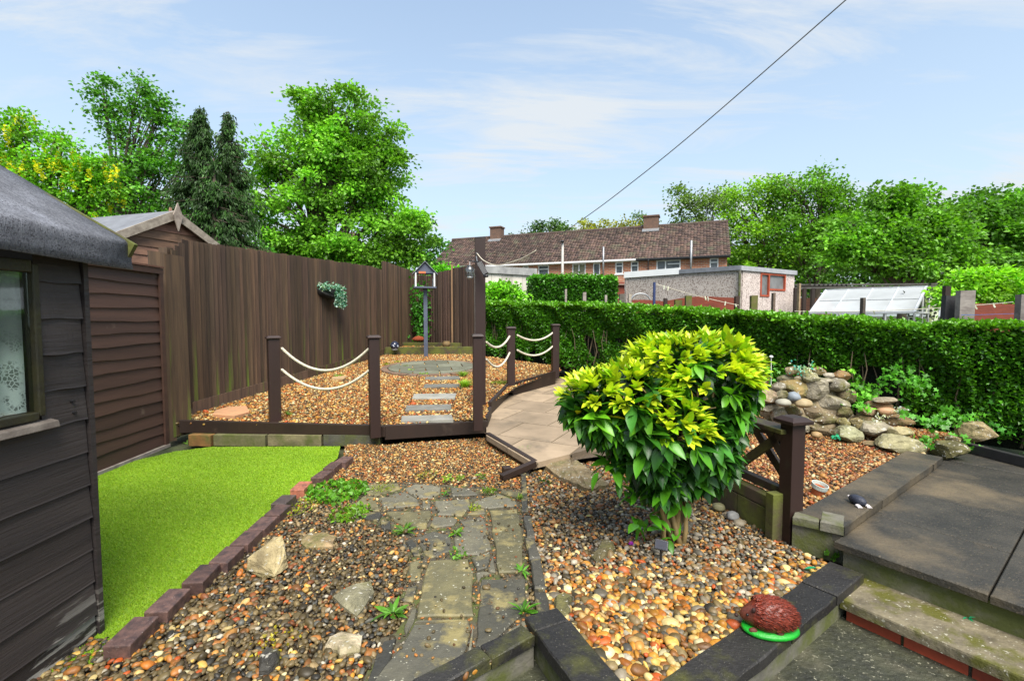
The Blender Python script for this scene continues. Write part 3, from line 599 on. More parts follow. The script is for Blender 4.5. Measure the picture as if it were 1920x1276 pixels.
b = MB(); b.beam(A+Vector((0, 0, 1.80))+nrm*.012, Bp+Vector((0, 0, 1.80))+nrm*.012, .06, .055); b.beam(A+Vector((0, 0, 1.84))+nrm*.012, Bp+Vector((0, 0, 1.84))+nrm*.012, .08, .016, col=(2.2, 2, 1.8)); b.build('top_rail', lap_wood, t)
b = MB(); q = Bp-d*.03+nrm*.03; b.beam(q+Vector((0, 0, 0)), q+Vector((0, 0, 1.8)), .05, .02, up=nrm); b.build('batten', lap_wood, t); b = MB(); q = A+d*.03+nrm*.03; b.beam(q+Vector((0, 0, 0)), q+Vector((0, 0, 1.8)), .05, .02, up=nrm); b.build('batten', lap_wood, t)
b = MB(); b.beam(A+Vector((0, 0, .015))+nrm*.03, Bp+Vector((0, 0, .015))+nrm*.03, .03, .03); b.build('gravel_board', grey_wood, t)

# feather-edge fence, vertical boards. The line bends slightly and rises with the ground
F0 = Vector((-3.72, 5.38, 0)); F1 = Vector((-3.06, 9.98, 0)); F2 = Vector((-2.95, 10.7, 0)); F3 = Vector((-2.55, 12.75, 0))
def feather(b, A, Bq, z0f, z1f, wmin=.06, wmax=.085, green=None, nside=1):
    d = (Bq-A); L_ = d.length; d = d/L_; n_ = Vector((d.y, -d.x, 0))*nside; x = 0; i = 0
    while x < L_:
        wd = rr.uniform(wmin, wmax); wd = min(wd, L_-x+.01); p = A+d*x; q = A+d*(x+wd+.012)
        s = rr.uniform(.6, 1.35); c = (s, s*rr.uniform(.92, 1.05), s*rr.uniform(.9, 1.05))
        z0 = z0f(x); z1 = z1f(x)+rr.uniform(-.008, .008); jo = rr.uniform(-.004, .004)
        th0, th1 = .006, .03
        b.hexa([p+Vector((0, 0, z0)), q+Vector((0, 0, z0)), q+n_*(th1+jo)+Vector((0, 0, z0)), p+n_*th0+Vector((0, 0, z0)),
                p+Vector((0, 0, z1)), q+Vector((0, 0, z1)), q+n_*(th1+jo)+Vector((0, 0, z1)), p+n_*th0+Vector((0, 0, z1))], c)
        x += wd; i += 1
t = thing('board_fence', F0.lerp(F3, .5)+Vector((0, 0, .3)), 'long dark brown vertical board fence on the left of the gravel terrace', 'fence')
zt1 = lambda x: 2.20+.055*x-.0*x
for (A_, B_, f0, f1, gr) in ((F0, F1, lambda x: gz(5.3+x)+.13, lambda x: 2.21+.042*x, lambda x: .10 if x < 2.2 else .02), (F1, F2, lambda x: gz(10+x)+.12, lambda x: 2.415-.05*x, lambda x: .03), (F2, F3, lambda x: gz(10.7+x)+.1, lambda x: 2.60-.05*x, lambda x: .15+.2*x)):
    b = MB(); feather(b, A_, B_, f0, f1, green=gr); b.build('board_panel', fence_wood, t)
b = MB()
for A_, B_ in ((F0, F1), (F1, F2), (F2, F3)):
    m = max(1, int((B_-A_).length/2.3)); d = (B_-A_).normalized(); n_ = Vector((d.y, -d.x, 0))
    for k in range(m):
        p = A_.lerp(B_, k/m); q = A_.lerp(B_, (k+1)/m)
        b2 = MB(); b2.beam(p+n_*.02+Vector((0, 0, gz(p.y)+.055)), q+n_*.02+Vector((0, 0, gz(q.y)+.055)), .03, .16, col=(1.5, 1.5, 1.7) if k == 0 and A_ is F0 else (1.0, 1, 1)); b2.build('gravel_board', fence_wood, t)
b.n
bx_ = MB()
for k, p in enumerate([F0.lerp(F1, .33), F0.lerp(F1, .66), F1, F2]):
    b2 = MB(); n_ = Vector((-1, .15, 0)).normalized(); c = p+n_*.06; b2.beam(c+Vector((0, 0, gz(p.y)-.1)), c+Vector((0, 0, 2.12+.04*(p.y-5))), .09, .09, up=(0, 1, 0)); b2.build('post', fence_wood, t)
# end of the fence: two wide leaning boards and the near return towards the lap panel
t = thing('fence_end_boards', (-3.62, 4.98, 0), 'two wide leaning vertical boards closing the gap at the near end of the long fence', 'fence boards')
for (x0, x1, Y0, Y1, ln, zt_, zb_) in ((288, 322, 4.86, 4.98, .035, 2.02, .02), (316, 350, 4.95, 5.13, .02, 2.0, .06)):
    p = D(x0, 600, Y0); q = D(x1, 600, Y1); b = MB(); d = Vector((q.x-p.x, q.y-p.y, 0)); n_ = Vector((d.y, -d.x, 0)).normalized()*.022; le = Vector((-ln, 0, 0))
    s = rr.uniform(.9, 1.2)
    pb = Vector((p.x, p.y, zb_)); qb = Vector((q.x, q.y, zb_)); pt = Vector((p.x, p.y, zt_))+le; qt = Vector((q.x, q.y, zt_-.01))+le
    b.hexa([pb, qb, qb+n_, pb+n_, pt, qt, qt+n_, pt+n_], (s, s*.98, s*.9)); b.build('fence_board', fence_wood, t)
b = MB(); p = D(322, 600, 5.0)
b.box((-3.70, 5.06, 1.05), (.09, .09, 2.05)); b.build('post', fence_wood, t)
b = MB(); p0 = D(320, 470, 5.02); p1 = D(356, 446, 5.32); feather(b, Vector((p0.x, p0.y, 0)), Vector((F0.x, F0.y, 0)), lambda x: .3, lambda x: 2.05+.17*x/.3, .09, .1); b.build('board_panel', fence_wood, t)
pass

# rear fence
B0 = Vector((-2.55, 12.75, 0)); B1 = Vector((-.84, 11.05, 0))
t = thing('board_fence', B0.lerp(B1, .5)+Vector((0, 0, .5)), 'rear brown board fence behind the bird table, green with algae low down', 'fence')
for k, (u0, u1, h) in enumerate(((0, .62, 2.43), (.63, 1, 2.52))):
    b = MB(); feather(b, B0.lerp(B1, u0), B0.lerp(B1, u1), lambda x: gz(12)+.1, lambda x, h=h: h+.04*x, .09, .12, green=lambda x: .12, nside=1); b.build('board_panel', mat('grey_brown_fence', (.10, .06, .043), (.05, .032, .026), 5, (5, 5, .3), .75, .5, 14, .004, True, (.11, .12, .02), 1.3, .60, .8), t)
b = MB(); b.beam(B0.lerp(B1, .625)+Vector((0, 0, .4)), B0.lerp(B1, .625)+Vector((0, 0, 2.62)), .05, .05, up=(0, 1, 0), col=(3, 2.9, 2.5)); b.build('post', fence_wood, t)
b = MB(); b.beam(Vector((-.85, 11.0, .4)), Vector((-.85, 11.0, 2.45)), .035, .035, up=(0, 1, 0)); o = b.build('white_post', white_paint); tag(o, 'slim white post at the right end of the rear fence', 'post')

# sleeper beds at the back
def single(name, bb, m, label, cat, group=None, bevel=0, smooth=False):
    return tag(bb.build(name, m, bevel=bevel, smooth=smooth), label, cat, group)
b = MB(); p = G(722, 664); q = G(884, 662); b.beam((p.x-.25, p.y, p.z+.07), (q.x+.05, q.y-.1, q.z+.07), .1, .19)
single('garden_sleeper', b, moss_wood, 'long mossy timber sleeper at the foot of the bird table', 'sleeper', bevel=.008)
b = MB(); b.beam((-2.75, 11.75, .62), (-1.15, 11.45, .62), .1, .14)
single('garden_sleeper', b, moss_wood, 'mossy timber sleeper of the higher bed along the rear fence', 'sleeper', bevel=.008)
pb = [(-2.7, 10.98), (-1.0, 10.9), (-1.15, 11.42), (-2.7, 11.7)]
b = MB(); b.add([(x, y, .58) for x, y in pb], [(0, 1, 2, 3)]); b.build('bed', soil, origin=(0, 0, 0))['kind'] = 'structure'
pebbles('loose_pebbles', pb, lambda x, y: .585+0*x, .03, lambda x, y: .018+0*y, lambda x, y: (['golden'], w_of(1+0*x)), label='golden gravel on the small bed behind the front sleeper', sub=ICO1)

# brown boards edging the terrace
def edge_board(p, q, zt0, zt1, zb_, th, lab, m=dark_wood):
    b = MB(); p = Vector(p); q = Vector(q); d = (q-p); n_ = Vector((-d.y, d.x, 0)).normalized()*th
    b.hexa([p+Vector((0, 0, zb_)), q+Vector((0, 0, zb_)), q+n_+Vector((0, 0, zb_)), p+n_+Vector((0, 0, zb_)), p+Vector((0, 0, zt0)), q+Vector((0, 0, zt1)), q+n_+Vector((0, 0, zt1)), p+n_+Vector((0, 0, zt0))])
    return single('edging_board', b, m, lab, 'edging board', 'brown boards edging the gravel terrace', bevel=.004)
edge_board((-3.56, 4.965, 0), (-1.42, 4.865, 0), .237, .205, .10, .045, 'long brown edging board above the concrete blocks')
edge_board((-1.335, 4.865, 0), (-.27, 5.16, 0), .205, .185, .05, .045, 'brown edging board crossing in front of the stepping stones')
b = MB(); b.box((-1.375, 4.90, .14), (.10, .09, .11)); single('wooden_block', b, dark_wood, 'short brown block joining the two front edging boards', 'block', bevel=.003)
tpb = Vector((-.325, 5.84, 0)); pm = G(958, 722); pr = G(1041, 698)
edge_board((-.27, 5.20, 0), (-.25, 5.72, 0), .21, .24, .08, .04, 'short brown edging board beside the tall post')
edge_board((-.255, 5.82, 0), (pm.x-.03, pm.y-.06, 0), .28, .33, .10, .045, 'brown edging board between the tall post and the middle rope post')
edge_board((pm.x+.03, pm.y-.0, 0), (pr.x, pr.y-.08, 0), .33, .39, .12, .045, 'brown edging board between the two farther rope posts')
# concrete blocks under the front board
for k, (x0, x1, c, lab, m) in enumerate(((338, 385, (1.5, .8, .3), 'orange brown kerb block at the left end of the row', concrete), (386, 489, (1, 1, .6), 'mossy kerb block second from the left under the brown board', concrete), (490, 596, (1.25, 1.15, .75), 'pale yellowish kerb block in the middle of the row', concrete), (597, 708, (.55, .57, .55), 'dark grey kerb block at the right end of the row', concrete))):
    p = P(x0+1, 838, 0); q = P(x1-1, 838, 0); b = MB(); Y0 = 4.885-.0*k
    b.hexa([(p.x, Y0, -.02), (q.x, Y0-.02, -.02), (q.x, Y0+.1, -.02), (p.x, Y0+.1, -.02), (p.x, Y0, .10), (q.x, Y0-.02, .098), (q.x, Y0+.1, .098), (p.x, Y0+.1, .10)], c)
    single('kerb_block', b, m, lab, 'kerb block', 'concrete blocks under the front board', bevel=.004)

# bricks along the lawn
bl = ['dark brown block paver nearest the shed corner', 'second block paver from the shed corner along the lawn', 'third block paver from the shed corner along the lawn', 'fourth block paver from the shed corner along the lawn', 'fifth block paver from the shed corner, left of the standing rock', 'sixth block paver from the shed corner along the lawn', 'block paver at the middle of the lawn edge row', 'block paver just before the dark grey one', 'dark blackish grey block paver beside the orange brick', 'orange red brick in the row along the lawn', 'block paver just beyond the orange brick', 'block paver third from the far end of the lawn edge', 'block paver second from the far end of the lawn edge', 'block paver at the far end of the lawn edge']
Z5 = lambda a, c: (160+a/3.067, 860+c/3.067)
bc = [Z5(268, 995), Z5(475, 818), Z5(667, 665), Z5(813, 555), Z5(927, 457), Z5(1022, 373), Z5(1107, 297), Z5(1150, 240), Z5(1158, 238), Z5(1243, 158), Z5(1358, 92), (626, 872), (646, 861), (664, 852)]
bc[7] = Z5(1110, 292); bc[6] = Z5(1022, 373); bc[5] = Z5(927, 457)
bc = [Z5(268, 995), Z5(475, 818), Z5(667, 665), Z5(813, 555), Z5(927, 457), Z5(1022, 373), Z5(1107, 297), Z5(1142, 238), Z5(1243, 158), Z5(1362, 92), (624, 873), (645, 862)]
bl = [bl[i] for i in (0, 1, 2, 3, 4, 5, 6, 8, 9, 10, 12, 13)]
for k, (px, py) in enumerate(bc):
    p = P(px, py, .055); s = rr.uniform(.8, 1.2); c = (s, s, s)
    if k == 7: c = (.75, .95, 1.0)
    if k == 8: c = (3.6, 2.2, 1.6)
    b = MB(); b.box((p.x, p.y, .022), (.100+rr.uniform(-.004, .004), .178 if k < 9 else .185, .085), R(rr.uniform(1, 8)-(6 if k > 8 else 0)), c, (R(rr.uniform(-2, 2)), R(rr.uniform(-3, 3))))
    single('paving_brick', b, brickm, bl[k], 'brick', 'bricks along the lawn edge', bevel=.005)

# ---------------------------------------------------------------- posts and ropes
def rope_post(x, y, z0, z1, wd, rz, label, z_in=.05):
    t = thing('rope_post', (x, y, z0), label, 'post', 'dark brown posts of the rope fence')
    b = MB(); b.box((x, y, (z0-z_in+z1-.035)/2), (wd, wd, z1-.035-z0+z_in), rz); b.build('post_shaft', post_wood, t, bevel=.004)
    b = MB(); m = Matrix.Rotation(rz, 3, 'Z'); c = Vector((x, y, 0)); V = []
    for hw, z in ((wd*.56, z1-.035), (wd*.64, z1-.03), (wd*.64, z1-.018), (wd*.48, z1)):
        for sx, sy in ((-1, -1), (1, -1), (1, 1), (-1, 1)): V.append(c+m@Vector((sx*hw, sy*hw, z)))
    F = [(i*4+k, i*4+(k+1) % 4, (i+1)*4+(k+1) % 4, (i+1)*4+k) for i in range(3) for k in range(4)]+[(12, 13, 14, 15), (3, 2, 1, 0)]
    b.add(V, F); b.build('post_cap', post_wood, t, bevel=.002); return t
p1 = G(516, 789); p2 = G(703, 801); p3 = G(896, 797)
rope_post(p1.x, p1.y, p1.z, D(516, 629, p1.y).z, .112, R(35), 'leftmost rope post, standing on the gravel behind the long board')
rope_post(p2.x, p2.y, p2.z-.05, D(702, 628, p2.y).z, .105, R(25), 'second rope post, where the two front boards meet')
rope_post(p3.x, p3.y, p3.z, D(895, 626, p3.y).z, .098, R(10), 'rope post standing just in front of the tall post')
rope_post(pm.x, pm.y, pm.z-.05, D(960, 612, pm.y).z, .115, R(8), 'rope post halfway along the tan path, taller looking than the farthest')
rope_post(pr.x, pr.y, pr.z-.05, D(1042, 607, pr.y).z, .118, R(10), 'farthest rope post, touching the hedge behind the yellow shrub')
t = thing('tall_post', (tpb.x, tpb.y, gz(5.8)-.05), 'tall square dark brown post holding the washing line', 'post')
b = MB(); b.box((tpb.x-.07, tpb.y, 1.25), (.128, .11, 2.1), R(6)); b.build('post_shaft', post_wood, t, bevel=.004)
b = MB(); b.box((tpb.x-.07, tpb.y, 2.305), (.13, .112, .012), R(6), tilt=(0, R(-4))); b.build('post_cap', black_pl, t)
def rope(pa, pb, sag, label, r=.0125, kind='rope'):
    m = 64; pa, pb = Vector(pa), Vector(pb); c = []
    for k in range(m+1): u = k/m; q = pa.lerp(pb, u); q.z -= sag*4*u*(1-u); c.append(q)
    L_ = sum((c[k+1]-c[k]).length for k in range(m)); b = MB()
    for s_ in range(3):
        pts = []
        for k in range(m*3+1):
            u = k/(m*3); i = min(int(u*m), m-1); f = u*m-i; q = c[i].lerp(c[i+1], f); tt = (c[i+1]-c[i]).normalized()
            a = tt.cross(Vector((0, 0, 1))).normalized(); e = a.cross(tt); ph = u*L_/.055*2*math.pi+s_*2*math.pi/3
            pts.append(q+(a*math.cos(ph)+e*math.sin(ph))*r*.5)
        b.tube(pts, r*.62, 6)
    o = b.build('rope', rope_m, smooth=True); tag(o, label, 'rope', 'ropes slung between the brown posts'); return o
ra = lambda px, py, q, dx=0: D(px, py, q)
rope(D(528, 652, p1.y-.03), D(692, 653, p2.y), .235, 'upper cream rope between the two front left posts', .0135)
rope(D(528, 692, p1.y-.03), D(692, 694, p2.y), .205, 'lower cream rope between the two front left posts', .0135)
rope(D(912, 641, 5.84), D(957, 627, pm.y), .12, 'short upper rope beside the tall post', .014)
rope(D(912, 673, 5.84), D(957, 657, pm.y), .16, 'short lower rope beside the tall post', .014)
rope(D(970, 628, pm.y), D(1038, 622, pr.y), .11, 'upper rope between the two farther posts in front of the hedge', .0145)
rope(D(970, 656, pm.y), D(1038, 647, pr.y), .125, 'lower rope between the two farther posts in front of the hedge', .0145)

# washing line
t = thing('washing_line', (tpb.x-.09, tpb.y, 2.05), 'long thin washing line rising from the tall post across the sky', 'washing line')
A_ = (-.42, 5.70); B_ = (1.79, 2.5); pts = []
kp = [(0, 2.10), (.04, 2.0), (.108, 1.925), (.19, 1.93), (.28, 1.985), (.484, 2.215), (.62, 2.40), (.76, 2.615), (1.0, 3.035), (1.4, 3.75), (1.9, 4.65)]
for i in range(len(kp)-1):
    for k in range(8):
        u = k/8; p_ = [kp[max(i-1, 0)], kp[i], kp[i+1], kp[min(i+2, len(kp)-1)]]
        cr_ = lambda j: .5*(2*p_[1][j]+(p_[2][j]-p_[0][j])*u+(2*p_[0][j]-5*p_[1][j]+4*p_[2][j]-p_[3][j])*u*u+(3*p_[1][j]-p_[0][j]-3*p_[2][j]+p_[3][j])*u**3)
        s = cr_(0); pts.append((A_[0]+(B_[0]-A_[0])*s, A_[1]+(B_[1]-A_[1])*s, cr_(1)))
b = MB(); b.tube(pts[:34], .0052, 6); b.build('white_cord', rope_m, t, smooth=True)
b = MB(); b.tube(pts[33:], .0036, 6); b.build('dark_cord', mat('grey_cord', (.10, .10, .09), (.06, .06, .055), 30), t, smooth=True)
b = MB(); b.tube([D(893, 480, 5.7), D(895, 492, 5.69), D(899, 500, 5.7)], .006, 6); b.tube([D(893, 480, 5.76), D(893, 474, 5.72), D(897, 476, 5.7)], .004, 6); b.build('hook', galv, t)
# black solar lamp strapped to the post, and clear hanging feeder
t = thing('solar_lamp', D(903, 510, 5.66), 'black tilted solar lamp hanging on the tall post', 'lamp')
b = MB(); p = D(898, 492, 5.66); q = D(911, 514, 5.60); b.beam(p, q, .065, .03, up=(0, -1, .2)); b.build('lamp_body', black_pl, t, bevel=.004)
b = MB(); b.beam(D(880, 489, 5.66), D(900, 491, 5.66), .02, .015); b.build('bracket', black_pl, t); b = MB(); b.lathe(D(911, 517, 5.60), [(0, -.02), (.028, -.015), (.032, 0), (.028, .012), (0, .014)], 12); b.build('lamp_head', black_pl, t)
t = thing('bird_feeder', D(881, 512, 5.75), 'small hanging feeder with a clear dome beside the tall post', 'feeder')
c = D(881, 508, 5.75); b = MB(); b.lathe(c, [(.0, .07), (.03, .065), (.055, .03), (.06, 0), (.058, -.05), (.05, -.07)], 20)
gm2 = bpy.data.materials.new('clear_plastic'); gm2.use_nodes = True; q = gm2.node_tree; q.nodes.clear(); gl = q.nodes.new('ShaderNodeBsdfGlossy'); gl.inputs[0].default_value = (.8, .85, .85, 1); gl.inputs[1].default_value = .15; tr = q.nodes.new('ShaderNodeBsdfTransparent'); tr.inputs[0].default_value = (.8, .8, .78, 1); mxs = q.nodes.new('ShaderNodeMixShader'); mxs.inputs[0].default_value = .18; ou = q.nodes.new('ShaderNodeOutputMaterial')
q.links.new(tr.outputs[0], mxs.inputs[1]); q.links.new(gl.outputs[0], mxs.inputs[2]); q.links.new(mxs.outputs[0], ou.inputs[0])
b.build('feeder_dome', gm2, t, smooth=True)
b = MB(); b.lathe(c+Vector((0, 0, -.075)), [(0, -.022), (.03, -.018), (.04, 0), (.03, .008), (0, .01)], 16); b.tube([c+Vector((0, 0, -.07)), c+Vector((0, 0, .12))], .003, 6); b.tube([c+Vector((0, 0, .12)), c+Vector((.05, .02, .13))], .004, 6); b.build('feeder_tray', galv, t, smooth=True)

# bird table
pb_ = G(800, 668); t = thing('bird_table', pb_, 'grey and white bird table on a tall grey pole', 'bird table')
x0, y0 = pb_.x-.03, pb_.y; sc = y0/880
b = MB(); b.box((x0+.015, y0, (pb_.z-.05+D(797, 541, y0).z)/2), (.085, .085, D(797, 541, y0).z-pb_.z+.05), R(10)); b.build('pole', grey_paint, t, bevel=.003)
zf = D(797, 541, y0).z; ze = D(797, 515, y0).z; zr = D(797, 493, y0).z; hw = .225; dp = .2; rm = Matrix.Rotation(R(14), 3, 'Z'); cx_ = Vector((x0, y0, 0))
def L3(x, y, z): return cx_+rm@Vector((x, y, 0))+Vector((0, 0, z))
def lbox(b, x, y, z, sx, sy, sz, col=WH): b.box(L3(x, y, z), (sx, sy, sz), R(14), col)
b = MB(); lbox(b, 0, 0, zf+.02, .48, .42, .035); b.build('floor_tray', grey_paint, t, bevel=.002)
for sx in (-1, 1):
    b = MB()
    for sy in (-1, 1): lbox(b, sx*.2, sy*.16, (zf+ze)/2+.03, .03, .07, ze-zf)
    lbox(b, sx*.205, 0, (zf+ze)/2+.03, .02, .30, ze-zf)
    b.build('side_wall', white_paint, t)
b = MB()
for sy in (-1, 1):
    y_ = sy*.17; q = [L3(-.235, y_, ze+.02), L3(.235, y_, ze+.02), L3(0, y_, zr-.01)]; e = rm@Vector((0, .015, 0)); b.add(q+[v+e for v in q], [(0, 1, 2), (5, 4, 3), (0, 3, 4, 1), (1, 4, 5, 2), (2, 5, 3, 0)])
b.build('gable', grey_paint, t)
b = MB()
for sx in (-1, 1):
    q = [L3(sx*.27, -.22, ze-.01), L3(sx*.27, .22, ze-.01), L3(0, .22, zr+.01), L3(0, -.22, zr+.01)]; b.hexa(q+[v+Vector((0, 0, .016)) for v in q], (1, 1, 1))
b.build('roof', mat('pale_grey_roof', (.2, .21, .24), (.13, .14, .17), 8), t)
b = MB(); b.box(L3(-.06, -.185, ze+.035), (.15, .012, .045), R(14)); b.build('wooden_robin_plaque', terracotta, t)

# planter on fence
c = onplane(611, 547, F0, F1); d = (F1-F0).normalized(); n_ = Vector((d.y, -d.x, 0)); hl = .34
t = thing('wall_planter', c, 'black trough planter with trailing pale green plants on the long fence', 'planter')
b = MB(); V = []; m = 12; ns = 20
for j in range(ns+1):
    u = -1+2*j/ns; w_ = math.sqrt(max(0, 1-abs(u)**3))
    for k in range(m+1):
        a = math.pi*k/m; V.append(c+d*(u*hl)+n_*(.02+.17*w_*math.sin(a))+Vector((0, 0, .05-.17*w_*(math.sin(a*.5)**.8 if k < m else 1)*1.0)))
b.add(V, [(j*(m+1)+k, j*(m+1)+k+1, (j+1)*(m+1)+k+1, (j+1)*(m+1)+k) for j in range(ns) for k in range(m)]); b.build('basket', mat('black_coir', (.012, .012, .012), (.03, .03, .028), 30, WH, .9, .9, 60, .02), t, smooth=True)
def leaf_tmpl(wd=.4, fold=.25, droop=.2, ns=1):
    # base at origin, tip at +x, unit length
    if ns == 1: V = [(0, 0, 0), (.45, wd/2, fold*wd), (.45, -wd/2, fold*wd), (1, 0, -droop)]; return np.array(V), np.array([(0, 2, 3), (0, 3, 1)])
    xs_ = np.linspace(0, 1, ns+2); V = []; F = []
    for i, x in enumerate(xs_):
        h = wd/2*math.sin(math.pi*x**.8)**.9 if 0 < x < 1 else 0; z = -droop*x*x
        V += [(x, h, z+fold*h), (x, 0, z), (x, -h, z+fold*h)]
    for i in range(len(xs_)-1):
        a = 3*i; F += [(a+1, a, a+3, a+4), (a+2, a+1, a+4, a+5)]
    return np.array(V), np.array(F)
LT = leaf_tmpl(); LT_N = leaf_tmpl(.22, .2, .3); LTB = leaf_tmpl(.85, .15, .15)
def frames(dirs, roll, rng=RNG):
    d = dirs/np.linalg.norm(dirs, axis=1)[:, None]; up = np.tile([0, 0, 1.0], (len(d), 1)); up[np.abs(d[:, 2]) > .95] = [1, 0, 0]
    y = np.cross(up, d); y /= np.linalg.norm(y, axis=1)[:, None]; z = np.cross(d, y); c, s = np.cos(roll)[:, None], np.sin(roll)[:, None]
    return np.stack([d, y*c+z*s, z*c-y*s], 2)
def leaves(b, pos, dirs, size, cols, tmpl=LT, rollsd=.6):
    M = frames(dirs, RNG.normal(0, rollsd, len(pos)))*np.asarray(size)[:, None, None]; b.inst(tmpl[0], tmpl[1], M, pos, cols)
b = MB(); n = 900; u = RNG.uniform(-.95, .95, n); pos = np.array([(c+d*(hl*a)) for a in u])+np.array(n_)[None]*RNG.uniform(.03, .2, n)[:, None]; pos[:, 2] += .07+RNG.normal(0, .03, n)
tr_ = RNG.random(n) < .45; col_ = np.array([-.1, .25, .55, .8])[RNG.integers(0, 4, n)]
pos[tr_] = (np.array(c)[None]+np.array(d)[None]*(hl*(col_+RNG.normal(0, .05, n)))[:, None]+np.array(n_)[None]*.2)[tr_]; pos[tr_, 2] -= RNG.random(tr_.sum())*(.3-.1*np.abs(col_[tr_]-.4))
dr = RNG.normal(0, 1, (n, 3))+np.array(n_)*.8; cl = np.array([(.10, .26, .19)])*RNG.uniform(.5, 1.6, (n, 1)); wq = RNG.random(n) < .25; cl[wq] = (.55, .7, .68)
leaves(b, pos, dr, RNG.uniform(.03, .055, n), cl, LTB, 1); b.build('trailing_plant', leafm, t)
b = MB(); b.box(c+n_*.2+d*(-.12)+Vector((0, 0, .02)), (.16, .008, .08), math.atan2(d.y, d.x)); b.build('liner_flap', black_pl, t)

# small ornaments at the back
c = D(740, 643, 10.6); c.z = .6; b = MB(); b.lathe(c, [(0, 0), (.07, .005), (.1, .06), (.095, .12), (.05, .17), (0, .18)], 18); t = thing('glazed_ornament', c, 'small dark blue speckled round ornament by the rear sleeper', 'ornament'); b.build('ornament_body', mat('blue_glaze', (.012, .016, .035), (.03, .035, .06), 10, WH, .15, 0, spec=(.6, .65, .75), spscale=20, splo=.6), t, smooth=True)
b = MB(); b.lathe(c, [(.07, -.02), (.075, .01), (.06, .012)], 18); b.build('base', galv, t)
c = D(837, 644, 11.2); c.z = .59; b = MB(); b.lathe(c, [(0, 0), (.06, 0), (.09, .06), (.1, .12), (.08, .14), (.09, .155), (.078, .155), (.07, .11), (0, .1)], 20); single('plant_pot', b, mat('tan_glazed_pot', (.23, .15, .06), (.06, .05, .03), 9), 'small round tan and black pot in front of the rear fence', 'pot', smooth=True)
b = MB(); b.lathe(D(785, 634, 11.9)+Vector((0, 0, -.06)), [(0, 0), (.15, .0), (.17, .05), (.1, .1), (0, .13)], 14); single('orange_plant_mound', b, mat('orange_foliage', (.35, .07, .02), (.2, .04, .015), 30, WH, .9, 1, 60, .03), 'low orange red clump behind the pole of the bird table', 'plant', smooth=True)

# stepping stones
for k, (pts_, lab, s) in enumerate((([(753, 781), (847, 778), (850, 789), (752, 792)], 'nearest pale grey stepping stone on the terrace', 1.15), ([(762, 761), (846, 758), (846, 769), (760, 771)], 'second stepping stone from the brown board', .85), ([(776, 739), (856, 738), (853, 748), (773, 749)], 'third stepping stone, the palest and bluest', 1.5), ([(796, 721), (862, 720), (861, 726), (794, 728)], 'fourth stepping stone, narrow and brownish', .7), ([(798, 707), (860, 705), (863, 711), (797, 713)], 'farthest stepping stone, next to the round paved circle', .8))):
    b = MB(); q = [G(x, y) for x, y in pts_]; b.prism([(v.x, v.y) for v in q], q[0].z-.03, sum(v.z for v in q)/4+.016, (s, s, s*1.0), bev=.004)
    single('stepping_stone', b, mat('stepping_slate', (.22, .215, .19), (.14, .14, .12), 6, WH, .65, .4, 40, .004, True), lab, 'stepping stone', 'stepping stones in the golden gravel')
b = MB(); q = [G(398, 781), G(440, 785), G(468, 775), G(462, 762), G(428, 764), G(404, 772)]; b.prism([(v.x, v.y) for v in q], q[0].z-.04, q[0].z+.035, (1.2, 1, .8), bev=.006)
single('clay_slab', b, mat('pale_clay_slab', (.42, .24, .15), (.28, .2, .13), 5, WH, .85, .4, attr=True), 'flat reddish clay slab lying on the gravel near the long fence', 'slab')
b = MB(); q = [G(622, 712), G(645, 712), G(652, 706), G(628, 705)]; b.prism([(v.x, v.y) for v in q], q[0].z-.04, q[0].z+.03, bev=.006)
single('flat_stone', b, mat('tan_stone', (.4, .28, .15), (.3, .2, .1), 5), 'small flat tan stone seen below the front ropes', 'stone')
# ---------------------------------------------------------------- RIGHT SIDE
# trellis with post
TP = Vector((1.665, 2.75, 0)); td = Vector((-.24, .97, 0)).normalized(); tn = Vector((td.y, -td.x, 0))
t = thing('trellis_fence', TP, 'low dark brown trellis fence with crossed slats and capped post beside the yellow shrub', 'trellis')
b = MB(); b.box((TP.x, TP.y, .355), (.092, .092, .73), R(14)); b.build('post', post_wood, t, bevel=.004)
b = MB(); b.box((TP.x-.085, TP.y+.02, .14), (.075, .06, .30), R(14)); b.build('short_post', moss_wood, t, bevel=.004)
b = MB(); m = Matrix.Rotation(R(14), 3, 'Z'); V = []
for hw, z in ((.062, .715), (.074, .72), (.074, .738), (.045, .758)):
    for sx, sy in ((-1, -1), (1, -1), (1, 1), (-1, 1)): V.append(Vector((TP.x, TP.y, 0))+m@Vector((sx*hw, sy*hw, z)))
b.add(V, [(i*4+k, i*4+(k+1) % 4, (i+1)*4+(k+1) % 4, (i+1)*4+k) for i in range(3) for k in range(4)]+[(12, 13, 14, 15), (3, 2, 1, 0)]); b.build('post_cap', post_wood, t, bevel=.002)
gs = mat('green_stained_wood', (.034, .022, .014), (.022, .016, .010), 6, WH, .6, .4, 40, .003, True, (.085, .09, .015), 6, .48, .7)
b = MB(); b.beam(TP+td*.0-tn*.02+Vector((0, 0, .665)), TP+td*1.15+Vector((0, 0, .665)), .125, .028); b.build('top_rail', gs, t, bevel=.004)
b = MB(); b.beam(TP+td*.03+Vector((0, 0, .63)), TP+td*1.15+Vector((0, 0, .63)), .045, .045); b.build('upper_batten', gs, t)
b = MB(); b.beam(TP-td*.02+Vector((0, 0, .285)), TP+td*1.15+Vector((0, 0, .285)), .05, .05); b.build('lower_rail', gs, t, bevel=.003)
